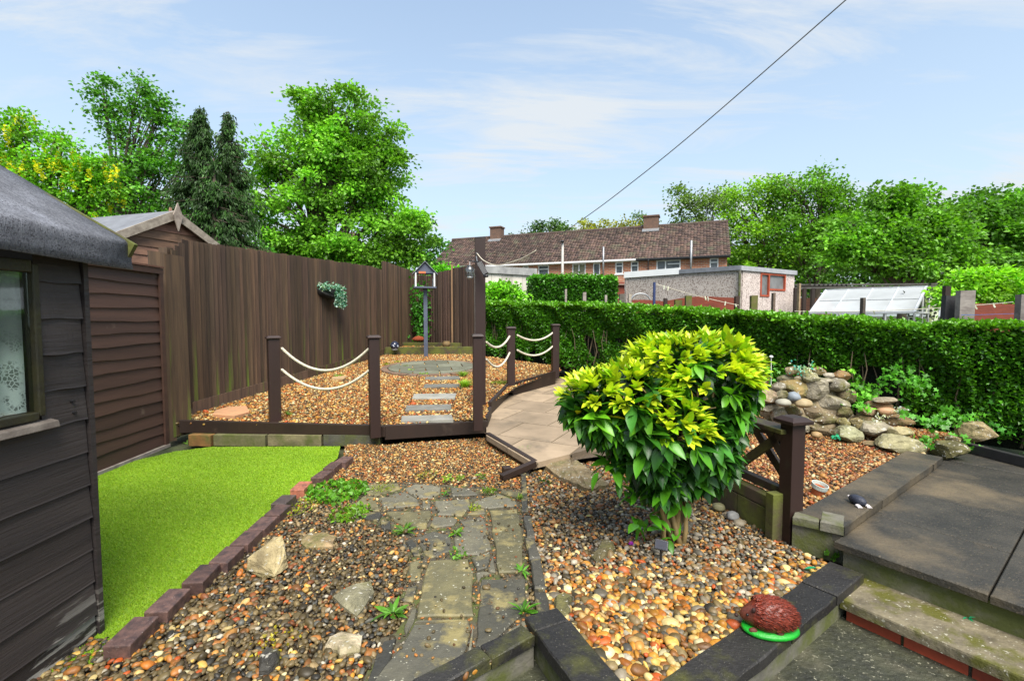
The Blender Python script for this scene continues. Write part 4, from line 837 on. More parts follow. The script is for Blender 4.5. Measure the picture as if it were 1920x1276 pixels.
for (a0, z0, a1, z1, o_) in ((-.02, .27, .40, .66, -.035), (-.02, .46, .16, .66, .035), (.02, .66, .46, .29, .035), (.42, .28, .86, .66, -.035), (.42, .66, .86, .28, .035), (.86, .28, 1.14, .6, -.035), (.86, .66, 1.14, .4, .035)):
    b = MB(); b.beam(TP+td*a0-tn*o_+Vector((0, 0, z0)), TP+td*a1-tn*o_+Vector((0, 0, z1)), .022, .055, up=(0, 0, 1)); b.build('cross_slat', gs, t, bevel=.002)
b = MB(); b.box(tuple(TP+td*1.18+Vector((0, 0, .33))), (.085, .085, .74), R(14)); b.build('far_post', post_wood, t)
for k, (a0, a1, z0, z1) in enumerate(((.10, 1.1, .17, .245), (.10, .36, -.02, .165), (.365, .72, -.02, .165), (.725, 1.1, -.02, .165))):
    b = MB(); b.beam(TP+td*a0-tn*.04+Vector((0, 0, (z0+z1)/2)), TP+td*a1-tn*.04+Vector((0, 0, (z0+z1)/2)), .07, z1-z0)
    single('timber_sleeper', b, moss_wood, ['long mossy timber lying along the top under the trellis', 'mossy timber block under the trellis, nearest its post', 'mossy timber block under the middle of the trellis', 'mossy timber block under the far end of the trellis'][k], 'sleeper', 'mossy timbers under the trellis', bevel=.005)

# hedge
H0 = Vector((-.93, 11.35, 0)); H1 = Vector((4.55, 4.58, 0)); H2 = Vector((8.3, .7, 0))
def hz0(Y): return gz(Y) if Y > 6 else max(.12, gz(Y)-.02)
def hedge_mesh():
    core = MB(); b = MB(); seg = [(H0, H1), (H1, H2)]
    htop = lambda Y: 1.235+.085*np.clip(Y-5, 0, 3.3)+.04*np.maximum(Y-8.3, 0)
    for A, B_ in seg:
        d = (B_-A); L_ = d.length; d = d/L_; n_ = Vector((d.y, -d.x, 0))*-1
        if n_.dot(Vector((-A.x, -A.y, 0))) < 0: n_ = -n_
        # face and top leaf shells, lumpy
        def lump(u, z): return .05*np.sin(u*2.1+z*3)+.04*np.sin(u*5.3+1.7*z*4)+.03*np.sin(u*11+z*9)
        nf = int(L_*1.15*6200); u = RNG.uniform(0, L_, nf); v = RNG.random(nf)
        # thin patches where stems show
        Y = A.y+d.y*u; X = A.x+d.x*u; z0 = np.array([hz0(q) for q in Y]); zt = htop(Y); z = z0+(zt-z0)*v
        gap = (np.sin(u*3.1+z*2.2)+np.sin(u*1.3-z*4.1)+.7*np.sin(u*7.7+z*6))
        keep = (gap < 1.75) | (v > .55); keep &= ~((v < .16) & (RNG.random(nf) < .6))
        dep = lump(u, z)-.05*np.abs(RNG.normal(0, 1, nf))-.06*np.clip(.2-v, 0, 1)+.03*np.sin(v*9)
        p = np.stack([X+n_.x*dep, Y+n_.y*dep, z], 1)[keep]; k = keep.sum()
        dr = RNG.normal(0, .7, (k, 3))+np.array(n_)*.75+np.array([0, 0, .35])
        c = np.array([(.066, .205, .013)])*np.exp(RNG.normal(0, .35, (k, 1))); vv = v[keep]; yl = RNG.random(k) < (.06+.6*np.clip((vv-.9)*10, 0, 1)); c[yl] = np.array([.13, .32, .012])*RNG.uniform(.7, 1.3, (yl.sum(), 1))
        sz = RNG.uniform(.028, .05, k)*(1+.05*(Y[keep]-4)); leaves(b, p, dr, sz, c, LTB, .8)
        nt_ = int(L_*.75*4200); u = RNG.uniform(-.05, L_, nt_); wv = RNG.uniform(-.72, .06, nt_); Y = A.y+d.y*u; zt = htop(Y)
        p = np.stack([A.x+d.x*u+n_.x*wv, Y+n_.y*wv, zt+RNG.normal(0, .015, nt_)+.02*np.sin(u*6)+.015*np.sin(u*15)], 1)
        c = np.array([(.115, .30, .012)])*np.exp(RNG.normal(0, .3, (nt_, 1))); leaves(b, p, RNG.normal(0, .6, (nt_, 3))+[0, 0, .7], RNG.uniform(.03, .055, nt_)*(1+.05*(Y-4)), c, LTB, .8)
        # sprigs sticking out of the top
        ns = int(L_*26)
        for _ in range(ns):
            uu = rr.uniform(0, L_); ww = rr.uniform(-.6, .04); Y_ = A.y+d.y*uu; h = rr.uniform(.02, .06)*(1.4 if A is H1 or uu > L_*.55 else .7); q = np.array([A.x+d.x*uu+n_.x*ww, Y_+n_.y*ww, htop(Y_)]); m = 9
            pp = q+np.array([0, 0, 1])*np.linspace(0, h, m)[:, None]; leaves(b, pp, RNG.normal(0, .8, (m, 3))+[0, 0, .5], np.full(m, .045), np.array([(.14, .36, .015)])*RNG.uniform(.7, 1.2, (m, 1)), LTB, .8)
        # back face, sparse
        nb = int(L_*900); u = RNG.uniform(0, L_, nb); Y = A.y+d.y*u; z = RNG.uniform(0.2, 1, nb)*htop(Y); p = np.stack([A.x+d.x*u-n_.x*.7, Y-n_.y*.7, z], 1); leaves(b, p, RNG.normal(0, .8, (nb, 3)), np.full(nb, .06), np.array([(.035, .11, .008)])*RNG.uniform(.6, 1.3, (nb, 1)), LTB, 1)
        # dark inner mass of twigs
        q = lambda w_, z_, uu: (A.x+d.x*uu+n_.x*w_, A.y+d.y*uu+n_.y*w_, z_)
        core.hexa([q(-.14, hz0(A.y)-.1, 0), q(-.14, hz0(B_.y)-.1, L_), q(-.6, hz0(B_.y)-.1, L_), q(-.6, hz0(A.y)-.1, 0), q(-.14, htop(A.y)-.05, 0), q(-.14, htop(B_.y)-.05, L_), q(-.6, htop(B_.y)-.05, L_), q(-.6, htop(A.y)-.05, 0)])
    # left end face
    n = 1500; wv = RNG.uniform(-.7, .05, n); d = (H1-H0).normalized(); n_ = Vector((d.y, -d.x, 0)); n_ = n_ if n_.dot(-H0) > 0 else -n_
    z = RNG.uniform(hz0(11), htop(11.3), n); p = np.stack([H0.x+n_.x*wv-d.x*RNG.uniform(-.05, .1, n), H0.y+n_.y*wv-d.y*RNG.uniform(-.05, .1, n), z], 1); leaves(b, p, RNG.normal(0, .7, (n, 3))-np.array(d)*.6, RNG.uniform(.045, .07, n), np.array([(.05, .16, .01)])*RNG.uniform(.5, 1.5, (n, 1)), LTB, 1)
    t = thing('privet_hedge', (1.0, 9, .3), 'long clipped green privet hedge running across the right half of the garden', 'hedge')
    b.build('foliage', hedge_leaf, t)
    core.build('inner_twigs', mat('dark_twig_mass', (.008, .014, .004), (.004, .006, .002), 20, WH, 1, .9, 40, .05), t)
    st = MB()
    for _ in range(150):
        u = rr.random(); A, B_ = (H0, H1) if rr.random() < .75 else (H1, H2); p = A.lerp(B_, u); d = (B_-A).normalized(); n_ = Vector((d.y, -d.x, 0)); n_ = n_ if n_.dot(-p) > 0 else -n_
        q = p-n_*rr.uniform(.03, .13); z0 = hz0(p.y)-.05; pts = [q+Vector((0, 0, z0))]
        for k in range(4): pts.append(pts[-1]+Vector((rr.uniform(-.06, .06), rr.uniform(-.06, .06), .2)))
        st.tube(pts, [.012, .010, .008, .006, .004], 5)
    st.build('stems', mat('hedge_stem', (.16, .12, .07), (.09, .07, .04), 10, (1, 1, .2), .8, .4), t)
hedge_mesh()

# ivy against the hedge on the right
def ivy(name, pts_px, n, label, cat='ivy', size=.042, colr=(.085, .30, .02)):
    b = MB(); pos = []; 
    for (px, py, Y, rx, rz) in pts_px:
        m = int(n*rx*rz/.02); c = D(px, py, Y); q = RNG.normal(0, .5, (m, 3))*[rx, .07, rz]+np.array(c); q[:, 1] += (q[:, 2]-c.z)*.25; pos.append(q)
    pos = np.concatenate(pos); k = len(pos); dr = RNG.normal(0, .6, (k, 3))+[0, -.7, .4]
    # lobed ivy leaf: five-pointed
    an = np.linspace(-2.3, 2.3, 9); r_ = np.array([.45, .75, .42, .85, .5, 1.0, .5, .85, .42]); r_ = np.array([.55, .38, .8, .48, 1.0, .48, .8, .38, .55])
    V = [(0, 0, 0)]+[(r_[i]*math.cos(an[i]), r_[i]*math.sin(an[i]), -.12*r_[i]**2) for i in range(9)]; T = np.array(V); TF = np.array([(0, i+1, i+2) for i in range(8)])
    cols = np.array([colr])*np.exp(RNG.normal(0, .3, (k, 1))); M = frames(dr, RNG.normal(0, .5, k)); M = M[:, :, [2, 1, 0]].copy(); M[:, :, 2] *= -1
    # leaf plane faces outwards (normal = dr)
    M = frames(dr, RNG.uniform(0, 6.28, k)); M = np.stack([M[:, :, 1], M[:, :, 2], M[:, :, 0]], 2)*RNG.uniform(.6, 1.2, k)[:, None, None]*size
    b.inst(T, TF, M, pos, cols); o = b.build(name, leafm); return tag(o, label, cat)
ivy('ivy_plant', [(1640, 730, 4.75, .16, .10), (1680, 705, 4.75, .2, .14), (1725, 720, 4.6, .16, .12), (1612, 762, 4.55, .10, .07)], 60, 'bright green ivy climbing the hedge between the rockery tower and the flat stacked stones')
ivy('ivy_plant', [(1760, 790, 4.3, .22, .09), (1800, 780, 4.35, .2, .12), (1740, 830, 4.0, .14, .08), (1800, 830, 4.1, .12, .09), (1700, 775, 4.3, .08, .05)], 60, 'trailing ivy spilling over the stones next to the big beige rock')
ivy('ivy_plant', [(1900, 860, 4.15, .12, .06), (1880, 800, 4.4, .2, .1), (1900, 760, 4.45, .2, .16)], 40, 'ivy hanging from the hedge at the right edge above the black board', colr=(.06, .26, .02))

# rocks
def rock(px, py, wpx, hpx, Y, col, label, name='rock', cat='rock', sub=ICO3, dep=.75, seed=None, rot=0, flat=False, m=rockm, parent=None, smooth=False, group=None, angular=.5, base=None):
    c = D(px, py, Y); sx = wpx/FPX*Y/2; szz = hpx/FPX*Y/2; sy = (sx+szz)/2*dep*1.1 if not flat else sx*dep
    rg = np.random.default_rng(int(abs(px*7+py*13))); T, TF = sub; V = T.copy()
    if angular > .3: V = np.sign(V)*np.abs(V)**.6; V = V@np.array(Matrix.Rotation(rg.uniform(-.25, .25), 3, 'Y')).T@np.array(Matrix.Rotation(rg.uniform(-.5, .5), 3, 'Z')).T
    nd = 26 if angular > .3 else 6; d = rg.normal(size=(nd, 3)); d /= np.linalg.norm(d, axis=1)[:, None]
    for dd in d: h = V@dd; V = V-np.outer(np.maximum(h-rg.uniform(.68, 1.0), 0), dd)*(.97 if angular > .3 else .6)
    V = V+.03*np.stack([np.sin(V[:, 1]*7+1), np.sin(V[:, 2]*6), np.sin(V[:, 0]*8)], 1)
    V = V/np.abs(V).max(0)
    ca, sa = math.cos(rot), math.sin(rot); V = V*[sx, sy, szz]; V = np.stack([V[:, 0]*ca+V[:, 2]*sa, V[:, 1], -V[:, 0]*sa+V[:, 2]*ca], 1)+np.array(c)+[0, sy*.5, 0]
    b = MB(); b.add(V, TF, col); o = b.build(name, m, parent, smooth=smooth)
    if parent is None: tag(o, label, cat, group)
    return o
rs = mat('river_stone', (.48, .46, .42), (.3, .28, .24), 6, WH, .6, .3, 60, .004, True)
t = thing('rockery_tower', D(1515, 815, 4.7), 'tall mortared stone waterfall tower of the rockery in front of the hedge', 'rockery')
Z55 = lambda x, y: (1360+x/3.4286, 640+y/3.4286)
core = rock(*Z55(560, 440), 175, 138, 4.74, (.8, .7, .55), None, 'rock_core', sub=ICO4, parent=t)
tw = [(408, 243, 88, 58, .9), (470, 300, 140, 115, 'm'), (590, 312, 155, 125, .95), (735, 282, 120, 72, .7), (360, 297, 75, 55, .85), (285, 362, 125, 84, 'p'), (285, 430, 115, 55, .95), (440, 447, 105, 75, 'b'), (570, 455, 120, 85, 'b'), (695, 402, 175, 115, 1.05), (650, 500, 155, 85, 'b'), (655, 565, 200, 95, 'b'), (370, 485, 95, 95, 1.0), (790, 350, 90, 90, 'b'), (780, 455, 90, 80, 'b'), (500, 530, 130, 90, .8)]
pc = {'m': (.75, .6, .28), 'p': (.95, .8, .68), 'b': (.5, .42, .3)}
for k, (x, y, w_, h_, c) in enumerate(tw):
    cc_ = pc[c] if isinstance(c, str) else (c*.9, c*.9, c*.85); rock(*Z55(x, y), w_/3.43*1.28, h_/3.43*1.3, 4.64+.12*(1 if y < 260 else 0)-.06*(y > 430), cc_, None, 'stone', parent=t, dep=.9)
loose = [
 (435, 190, 65, 62, 4.72, (.95, .82, .6), 'tan round stone at the top left of the rockery tower', 0), (485, 203, 55, 45, 4.7, (.6, .6, .3), 'mossy tan pebble between the top stones of the tower', 0),
 (556, 232, 112, 62, 4.62, (.8, .85, .65), 'speckled greenish stone in the middle of the tower top', 0), (612, 196, 95, 62, 4.78, (.75, .42, .22), 'rust brown stone behind the speckled one on the tower', 0),
 (676, 218, 72, 34, 4.7, (1.4, 1.4, 1.3), 'small whitish stone on the tower top', 0), (656, 249, 92, 26, 4.62, (1.5, 1.5, 1.45), 'flat pale slate under the whitish stone on the tower', 1),
 (770, 219, 132, 64, 4.68, (.8, .5, .25), 'rusty mossy stone at the top right of the tower', 0), (380, 343, 72, 56, 4.5, (.8, .8, .6), 'olive grey round cobble on the left ledge of the tower', 0),
 (453, 358, 82, 64, 4.46, (.42, .5, .62), 'smooth blue grey cobble on the tower ledge', 2), (385, 396, 92, 50, 4.44, (.7, .7, .62), 'pale grey oval cobble on the left ledge', 2), (515, 401, 112, 60, 4.42, (.75, .6, .36), 'large tan cobble on the tower ledge', 2),
 (595, 603, 70, 42, 4.35, (.8, .55, .28), 'single tan cobble lying on the gravel at the foot of the tower', 2),
 (780, 525, 78, 64, 4.45, (.7, .68, .35), 'greenish round stone right of the tower, second row', 0), (857, 530, 85, 70, 4.42, (.75, .68, .38), 'olive tan stone leaning beside the angular grey rock', 0),
 (820, 603, 182, 98, 4.3, (.85, .95, .7), 'large grey green rock in the bottom row next to the tower', 0), (1000, 565, 208, 112, 4.35, (1.0, 1.0, .95), 'large angular light grey rock in the middle of the low rockery', 1),
 (1010, 412, 165, 62, 4.55, (.7, .45, .25), 'red brown stone under the flat grey one', 1), (1056, 380, 172, 44, 4.5, (.9, .85, .75), 'flat pale grey stone lying on top of the low rockery', 1), (1055, 453, 118, 50, 4.4, (1.0, .6, .36), 'smooth reddish oval stone beside the silver flower', 2),
 (940, 452, 95, 62, 4.5, (1.0, .75, .6), 'pinkish stone left of the reddish oval one', 0), (1150, 448, 64, 52, 4.4, (.6, .45, .3), 'small brown stone behind the silver flower', 0), (1040, 505, 360, 70, 4.5, (.6, .42, .25), 'wide earthy brown slab below the stacked stones', 1),
 (1150, 586, 135, 78, 4.15, (1.25, 1.1, .75), 'cream tan rock lying on the largest bottom rock', 0), (1150, 668, 315, 118, 4.02, (.9, .92, .65), 'largest grey green rock at the near end of the rockery', 1), (1465, 705, 190, 120, 3.88, (.35, .36, .16), 'dark mossy rock where the coping meets the ivy', 0), (1655, 590, 222, 150, 4.2, (1.05, .92, .6), 'big beige rock against the hedge above the black board', 1),
 (955, 660, 120, 28, 4.2, (.8, .6, .4), 'thin brown stone between the bottom rockery rocks', 1), (1480, 640, 90, 70, 4.05, (.6, .55, .3), 'brownish rock half hidden by ivy', 0),
 (232, 258, 120, 72, 4.9, (.7, .32, .2), 'red brown stone behind the yellow shrub, upper one', 1), (190, 335, 110, 72, 4.75, (.75, .35, .2), 'red brown stone behind the yellow shrub, lower one', 1)]
for x, y, w_, h_, Y, c, lab, kd in loose:
    rock(*Z55(x, y), w_/3.43*1.06, h_/3.43*1.06, Y, tuple(min(1.15, v) for v in c), lab, sub=ICO3, dep=1.0, angular=.6 if kd != 2 else .1, m=rs if kd == 2 else rockm, smooth=kd == 2, group='stones of the rockery')
# foreground rocks
def wedge(pxs, z0, z1, col, lab, m=rockm, name='rock', jit=.012, top=.7):
    q = rough_poly([(P(x, y, z0).x, P(x, y, z0).y) for x, y in pxs], jit, .05); n = len(q); cx = sum(a for a, _ in q)/n; cy = sum(c for _, c in q)/n
    V = [(x, y, z0-.02) for x, y in q]+[(x, y, z0+(z1-z0)*rr.uniform(.45, .7)) for x, y in q]+[(cx+(x-cx)*top, cy+(y-cy)*top, z1+rr.uniform(-.012, .008)*(z1-z0)/.05) for x, y in q]+[(cx, cy, z1)]
    F = [(i, (i+1) % n, n+(i+1) % n, n+i) for i in range(n)]+[(n+i, n+(i+1) % n, 2*n+(i+1) % n, 2*n+i) for i in range(n)]+[(2*n+i, 2*n+(i+1) % n, 3*n) for i in range(n)]
    b = MB(); b.add(V, F, col); return single(name, b, m, lab, 'rock')
# the standing wedge-shaped stone
c = P(512, 1068, 0); T, TF = ICO4; b = MB(); V = []
q = [P(462, 1070, 0), P(530, 1078, 0), P(541, 1052, 0)]
A1 = D(463, 1067, c.y-.06); A2 = D(515, 1081, c.y-.10); A3 = D(540, 1062, c.y-.02); A4 = D(505, 1048, c.y+.10); T1 = D(464, 1047, c.y-.05); T2 = D(508, 1063, c.y-.085); T3 = D(536, 1040, c.y-.02); AP = D(529, 1003, c.y+.01); AP2 = D(513, 1006, c.y+.04); T4 = D(495, 1030, c.y+.10)
bm = bmesh.new(); vs = [bm.verts.new(v) for v in (A1, A2, A3, A4, T1, T2, T3, T4, AP, AP2, (A1+A2)/2+Vector((0, 0, -.03)))]; bmesh.ops.convex_hull(bm, input=vs)
bmesh.ops.triangulate(bm, faces=bm.faces); bmesh.ops.subdivide_edges(bm, edges=bm.edges, cuts=3, use_grid_fill=True)
for v in bm.verts: v.co += Vector((rr.uniform(-1, 1), rr.uniform(-1, 1), rr.uniform(-1, 1)))*.003
bm.verts.index_update(); b = MB(); b.add([v.co[:] for v in bm.verts], [tuple(x.index for x in f.verts) for f in bm.faces if len(f.verts) == 3] or [(0, 1, 2)], (1.15, 1.05, .72)); 
F4 = [tuple(x.index for x in f.verts) for f in bm.faces if len(f.verts) == 4]
if F4: b.F.append(np.array(F4))
bm.free(); o = single('rock', b, rockm, 'pointed wedge shaped tan rock standing on the dark pebbles near the lawn bricks', 'rock', bevel=.004)
wedge([(563, 1022), (575, 1006), (610, 1003), (630, 1010), (622, 1030), (575, 1032)], 0, .035, (1.0, .8, .55), 'flat brownish stone with white lichen right of the standing rock')
wedge([(621, 1128), (640, 1112), (697, 1095), (702, 1118), (668, 1165), (645, 1150)], 0, .04, (.65, .68, .55), 'flat greenish grey slab with pale lichen in the dark pebbles')
wedge([(615, 1200), (640, 1196), (675, 1200), (672, 1228), (640, 1240), (612, 1220)], 0, .035, (1.7, 1.6, 1.4), 'whitish lichen covered stone in the foreground pebbles')
wedge([(488, 1268), (490, 1244), (505, 1230), (522, 1230), (520, 1250), (503, 1270)], 0, .05, (.16, .17, .19), 'small black slate shard in the foreground pebbles')
wedge([(1108, 1050), (1133, 1020), (1153, 1022), (1152, 1035), (1118, 1062)], 0, .045, (.38, .36, .22), 'dark mossy block lying in the pebbles left of the solar light')
wedge([(1012, 875), (1030, 862), (1068, 862), (1120, 900), (1145, 915), (1105, 925), (1055, 905)], 0, .07, (.7, .6, .42), 'long brown slab of stone lying at the corner of the tan paving')
wedge([(1035, 1165), (1042, 1125), (1060, 1118), (1072, 1125), (1066, 1165)], 0, .04, (.14, .14, .13), 'black broken block at the left edge of the pebble bed')
wedge([(1245, 990), (1270, 975), (1300, 985), (1290, 1000)], 0, .03, (.5, .5, .48), 'grey stone behind the base of the shrub')
rock(1376, 969, 26, 18, 3.02, (.5, .53, .58), 'blue grey speckled cobble near the trellis timbers', m=rs, smooth=True, angular=.1, dep=1)
rock(1390, 983, 24, 16, 2.95, (.75, .68, .55), 'brown grey cobble next to the blue grey one', m=rs, smooth=True, angular=.1, dep=1)
rock(1350, 952, 24, 16, 3.15, (.5, .5, .3), 'mossy cobble behind the blue grey one', m=rs, smooth=True, angular=.1, dep=1)
# slate edging set upright between path and bed
for k, (x0, y0_, x1, y1_, w_) in enumerate(((981, 885, 985, 960, .04), (988, 968, 996, 1010, .05), (992, 1012, 1004, 1052, .06), (1003, 1054, 1013, 1110, .055), (1012, 1112, 1024, 1170, .06))):
    p = P(x0, y0_, .02); q = P(x1, y1_, .02); d = (q-p).normalized(); n_ = Vector((-d.y, d.x, 0))*w_/2; s = rr.uniform(.28, .5)
    b = MB(); b.prism(rough_poly([(v.x, v.y) for v in (p-n_, q-n_, q+n_, p+n_)], .004, .05), -.02, .04+rr.uniform(-.01, .012), (s, s, s*1.08), bev=.008)
    single('edging_slate', b, slate, ['farthest upright slate strip edging the crazy paving', 'second farthest slate strip edging the crazy paving', 'middle slate strip edging the crazy paving', 'second nearest slate strip edging the crazy paving', 'nearest dark slate strip edging the crazy paving'][k], 'edging stone', 'dark slate strips between path and pebble bed')
# edging boards round the end of the tan path and the slanted stake
p = P(914, 818, .08); q = P(1003, 872, .06); b = MB(); b.beam(p, q, .05, .09); single('edging_board', b, dark_wood, 'dark rotten timber edging the near side of the tan path', 'edging board', bevel=.004)
b = MB(); b.beam(P(940, 895, .03), P(1003, 868, .09), .055, .05); single('wooden_stake', b, dark_wood, 'short dark stake lying at the corner of the path', 'stake', bevel=.003)
b = MB(); q = P(950, 892, 0); b.box((q.x, q.y, .03), (.07, .07, .1), R(20)); single('wooden_peg', b, dark_wood, 'short square dark peg in the gravel before the path corner', 'peg', bevel=.004)
b = MB(); p = P(1800, 843, .145); q = P(1960, 885, .145); p.z = q.z = .185; b.beam(p, q, .05, .085); single('edging_board', b, mat('black_board', (.018, .017, .018), (.03, .028, .028), 6, WH, .45, .3), 'black plastic edging board at the foot of the hedge on the right', 'edging board', bevel=.005)

# ---------------------------------------------------------------- the variegated shrub
SB = Vector((.96, 2.74, 0))
def shrub():
    t = thing('aucuba_shrub', SB, 'large glossy green shrub with bright yellow green top leaves in the pebble bed', 'shrub')
    rg = np.random.default_rng(11); lob = [ # px, py, Y, rx, ry, rz  (metres)
        (1300, 705, 2.80, .35, .36, .22), (1338, 690, 2.85, .24, .30, .19), (1262, 680, 2.78, .25, .28, .15), (1118, 748, 2.62, .18, .22, .14), (1180, 742, 2.62, .22, .26, .17), (1240, 790, 2.64, .30, .30, .20), (1335, 762, 2.80, .17, .26, .19), (1150, 785, 2.66, .17, .22, .11), (1215, 838, 2.62, .19, .22, .12), (1310, 850, 2.7, .19, .20, .14), (1235, 890, 2.66, .12, .14, .10), (1290, 890, 2.72, .08, .10, .06), (1285, 800, 2.75, .25, .30, .17)]
    L_ = [(np.array(D(a, c, Y)), np.array([rx, ry, rz])) for a, c, Y, rx, ry, rz in lob]
    tips = []; 
    while len(tips) < 690:
        i = rg.integers(len(L_)); c, r = L_[i]; d = rg.normal(size=3); d /= np.linalg.norm(d); q = c+d*r*rg.uniform(.9, 1.04)
        if any((((q-c2)/r2)**2).sum() < .72 for j, (c2, r2) in enumerate(L_) if j != i): continue
        if any(np.linalg.norm(q-p_) < .033 for p_, _ in tips[-620:]): continue
        tips.append((q, d*[1, 1, .8]+[0, 0, .35]))
    b = MB(); LF = leaf_tmpl(.42, .32, .18, 4); ps, ds, ss, cs = [], [], [], []
    def top_at(x, y):
        return max([c[2]+r[2]*math.sqrt(max(0, 1-((x-c[0])/r[0])**2-((y-c[1])/r[1])**2)) if ((x-c[0])/r[0])**2+((y-c[1])/r[1])**2 < 1 else -9 for c, r in L_])
    for q, d in tips:
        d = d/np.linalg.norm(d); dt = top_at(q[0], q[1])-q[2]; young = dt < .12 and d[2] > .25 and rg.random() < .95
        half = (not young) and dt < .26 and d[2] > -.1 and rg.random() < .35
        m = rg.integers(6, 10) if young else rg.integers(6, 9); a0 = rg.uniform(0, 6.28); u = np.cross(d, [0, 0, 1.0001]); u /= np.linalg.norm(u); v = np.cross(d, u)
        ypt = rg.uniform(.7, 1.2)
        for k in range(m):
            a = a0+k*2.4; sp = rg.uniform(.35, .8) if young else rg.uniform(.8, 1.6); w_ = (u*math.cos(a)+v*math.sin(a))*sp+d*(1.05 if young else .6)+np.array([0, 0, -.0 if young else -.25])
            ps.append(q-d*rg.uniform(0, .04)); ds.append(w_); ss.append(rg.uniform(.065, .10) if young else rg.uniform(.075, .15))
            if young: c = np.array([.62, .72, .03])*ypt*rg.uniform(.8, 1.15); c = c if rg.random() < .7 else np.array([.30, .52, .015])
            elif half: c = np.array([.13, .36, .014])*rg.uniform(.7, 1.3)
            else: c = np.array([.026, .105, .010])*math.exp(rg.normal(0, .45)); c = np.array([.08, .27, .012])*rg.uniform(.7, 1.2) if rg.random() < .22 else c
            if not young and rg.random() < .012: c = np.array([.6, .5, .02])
            cs.append(np.clip(c, 0, .8))
    # inner leaves
    for _ in range(1100):
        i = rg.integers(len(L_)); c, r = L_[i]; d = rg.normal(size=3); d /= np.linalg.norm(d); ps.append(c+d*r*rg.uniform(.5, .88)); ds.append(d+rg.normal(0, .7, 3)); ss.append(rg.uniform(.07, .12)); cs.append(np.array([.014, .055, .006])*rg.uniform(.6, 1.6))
    # low shoots on the stems
    for (px, py, Y, m) in ((1185, 930, 2.66, 10), (1215, 975, 2.66, 14), (1150, 880, 2.6, 18), (1230, 905, 2.6, 12), (1275, 940, 2.7, 8), (1190, 850, 2.55, 14), (1310, 880, 2.6, 14), (1350, 865, 2.7, 12), (1325, 840, 2.6, 14), (1255, 995, 2.7, 4)):
        c = np.array(D(px, py, Y))
        for k in range(m): ps.append(c+rg.normal(0, .035, 3)); ds.append(rg.normal(0, 1, 3)+[0, -.3, -.25]); ss.append(rg.uniform(.07, .13)); cs.append(np.array([.09, .31, .014])*rg.uniform(.5, 1.3))
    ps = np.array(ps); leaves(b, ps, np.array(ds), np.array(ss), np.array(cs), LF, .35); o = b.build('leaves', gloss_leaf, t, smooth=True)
    st = MB(); ends = [(1125, 770, 2.6), (1165, 790, 2.55), (1195, 760, 2.75), (1225, 740, 2.6), (1255, 700, 2.9), (1285, 760, 2.65), (1310, 720, 2.85), (1345, 720, 2.75), (1375, 750, 2.8), (1405, 790, 2.9), (1215, 820, 2.5), (1330, 800, 2.95)]
    for k, (px, py, Y) in enumerate(ends):
        e = D(px, py, Y); a = SB+Vector((rr.uniform(-.06, .06), rr.uniform(-.05, .05), -.03)); mid = a.lerp(e, .45)+Vector(((e.x-a.x)*-.12, 0, .06)); pts = []
        for j in range(9):
            u = j/8; pts.append((1-u)**2*a+2*u*(1-u)*mid+u*u*e+Vector((.008*math.sin(j*2+k), .008*math.cos(j*1.7+k), 0)))
        r0 = rr.uniform(.014, .022); st.tube(pts, [r0*(1-.55*j/8) for j in range(9)], 8)
        for _ in range(5):
            u = rr.uniform(.45, .95); q = (1-u)**2*a+2*u*(1-u)*mid+u*u*e; e2 = q+Vector((rr.uniform(-.16, .16), rr.uniform(-.16, .16), rr.uniform(.05, .18))); st.tube([q, q.lerp(e2, .5)+Vector((0, 0, .02)), e2], [.007, .005, .003], 5)
    st.build('stems', stemm, t, smooth=True)
shrub()

# weeds: small plants, each its own
def weed(p, r, n, lab, colr=(.16, .45, .02), kind='rosette', name='weed', ls=None, up=.5):
    v_ = rr.uniform(.7, 1.0); colr = (colr[0]*.9*v_, colr[1]*.74*v_, colr[2]*.7)
    b = MB(); c = np.array(p); a = RNG.uniform(0, 6.28, n)
    if kind == 'rosette':
        d = np.stack([np.cos(a), np.sin(a), RNG.uniform(.2, 1.1, n)*up*1.6], 1); pos = c+np.stack([np.cos(a), np.sin(a), 0*a], 1)*r*.12; leaves(b, pos+[0, 0, .004], d, RNG.uniform(.3, 1.15, n)*(ls or r), np.array([colr])*RNG.uniform(.45, 1.2, (n, 1)), leaf_tmpl(rr.uniform(.16, .34), .3, rr.uniform(.2, .6), 3), .5)
    elif kind == 'mat':
        rad = r*np.sqrt(RNG.random(n)); pos = c+np.stack([np.cos(a)*rad, np.sin(a)*rad, RNG.uniform(.005, .03, n)], 1); leaves(b, pos, RNG.normal(0, .6, (n, 3))+[0, 0, .4], RNG.uniform(.7, 1.3, n)*(ls or .02), np.array([colr])*RNG.uniform(.6, 1.4, (n, 1)), LTB, .8)
    elif kind == 'grass':
        d = np.stack([np.cos(a)*.5, np.sin(a)*.5, RNG.uniform(.6, 1.2, n)], 1); pos = c+RNG.normal(0, .25, (n, 3))*[r, r, 0]; leaves(b, pos, d, RNG.uniform(.6, 1.1, n)*(ls or r), np.array([colr])*RNG.uniform(.6, 1.4, (n, 1)), leaf_tmpl(.08, .2, .5, 3), .3)
    return single(name, b, leafm, lab, 'weed', 'weeds growing in the gravel and joints')
W6 = lambda x, y, z=.02: P(560+x/2.798, 820+y/2.798, z)
weed(W6(495, 925), .075, 26, 'bright green leafy rosette weed left of the crazy paving', (.15, .5, .03), up=.7)
weed(W6(555, 495), .085, 34, 'spiky green weed at the left edge of the crazy paving with a red stalk', (.14, .40, .02), 'rosette')
weed(W6(825, 505), .06, 22, 'small upright weed in the middle of the crazy paving', (.18, .5, .03), up=.8)
weed(W6(830, 625), .05, 40, 'low green weed in the joint behind the large square flagstone', (.2, .55, .04), 'mat')
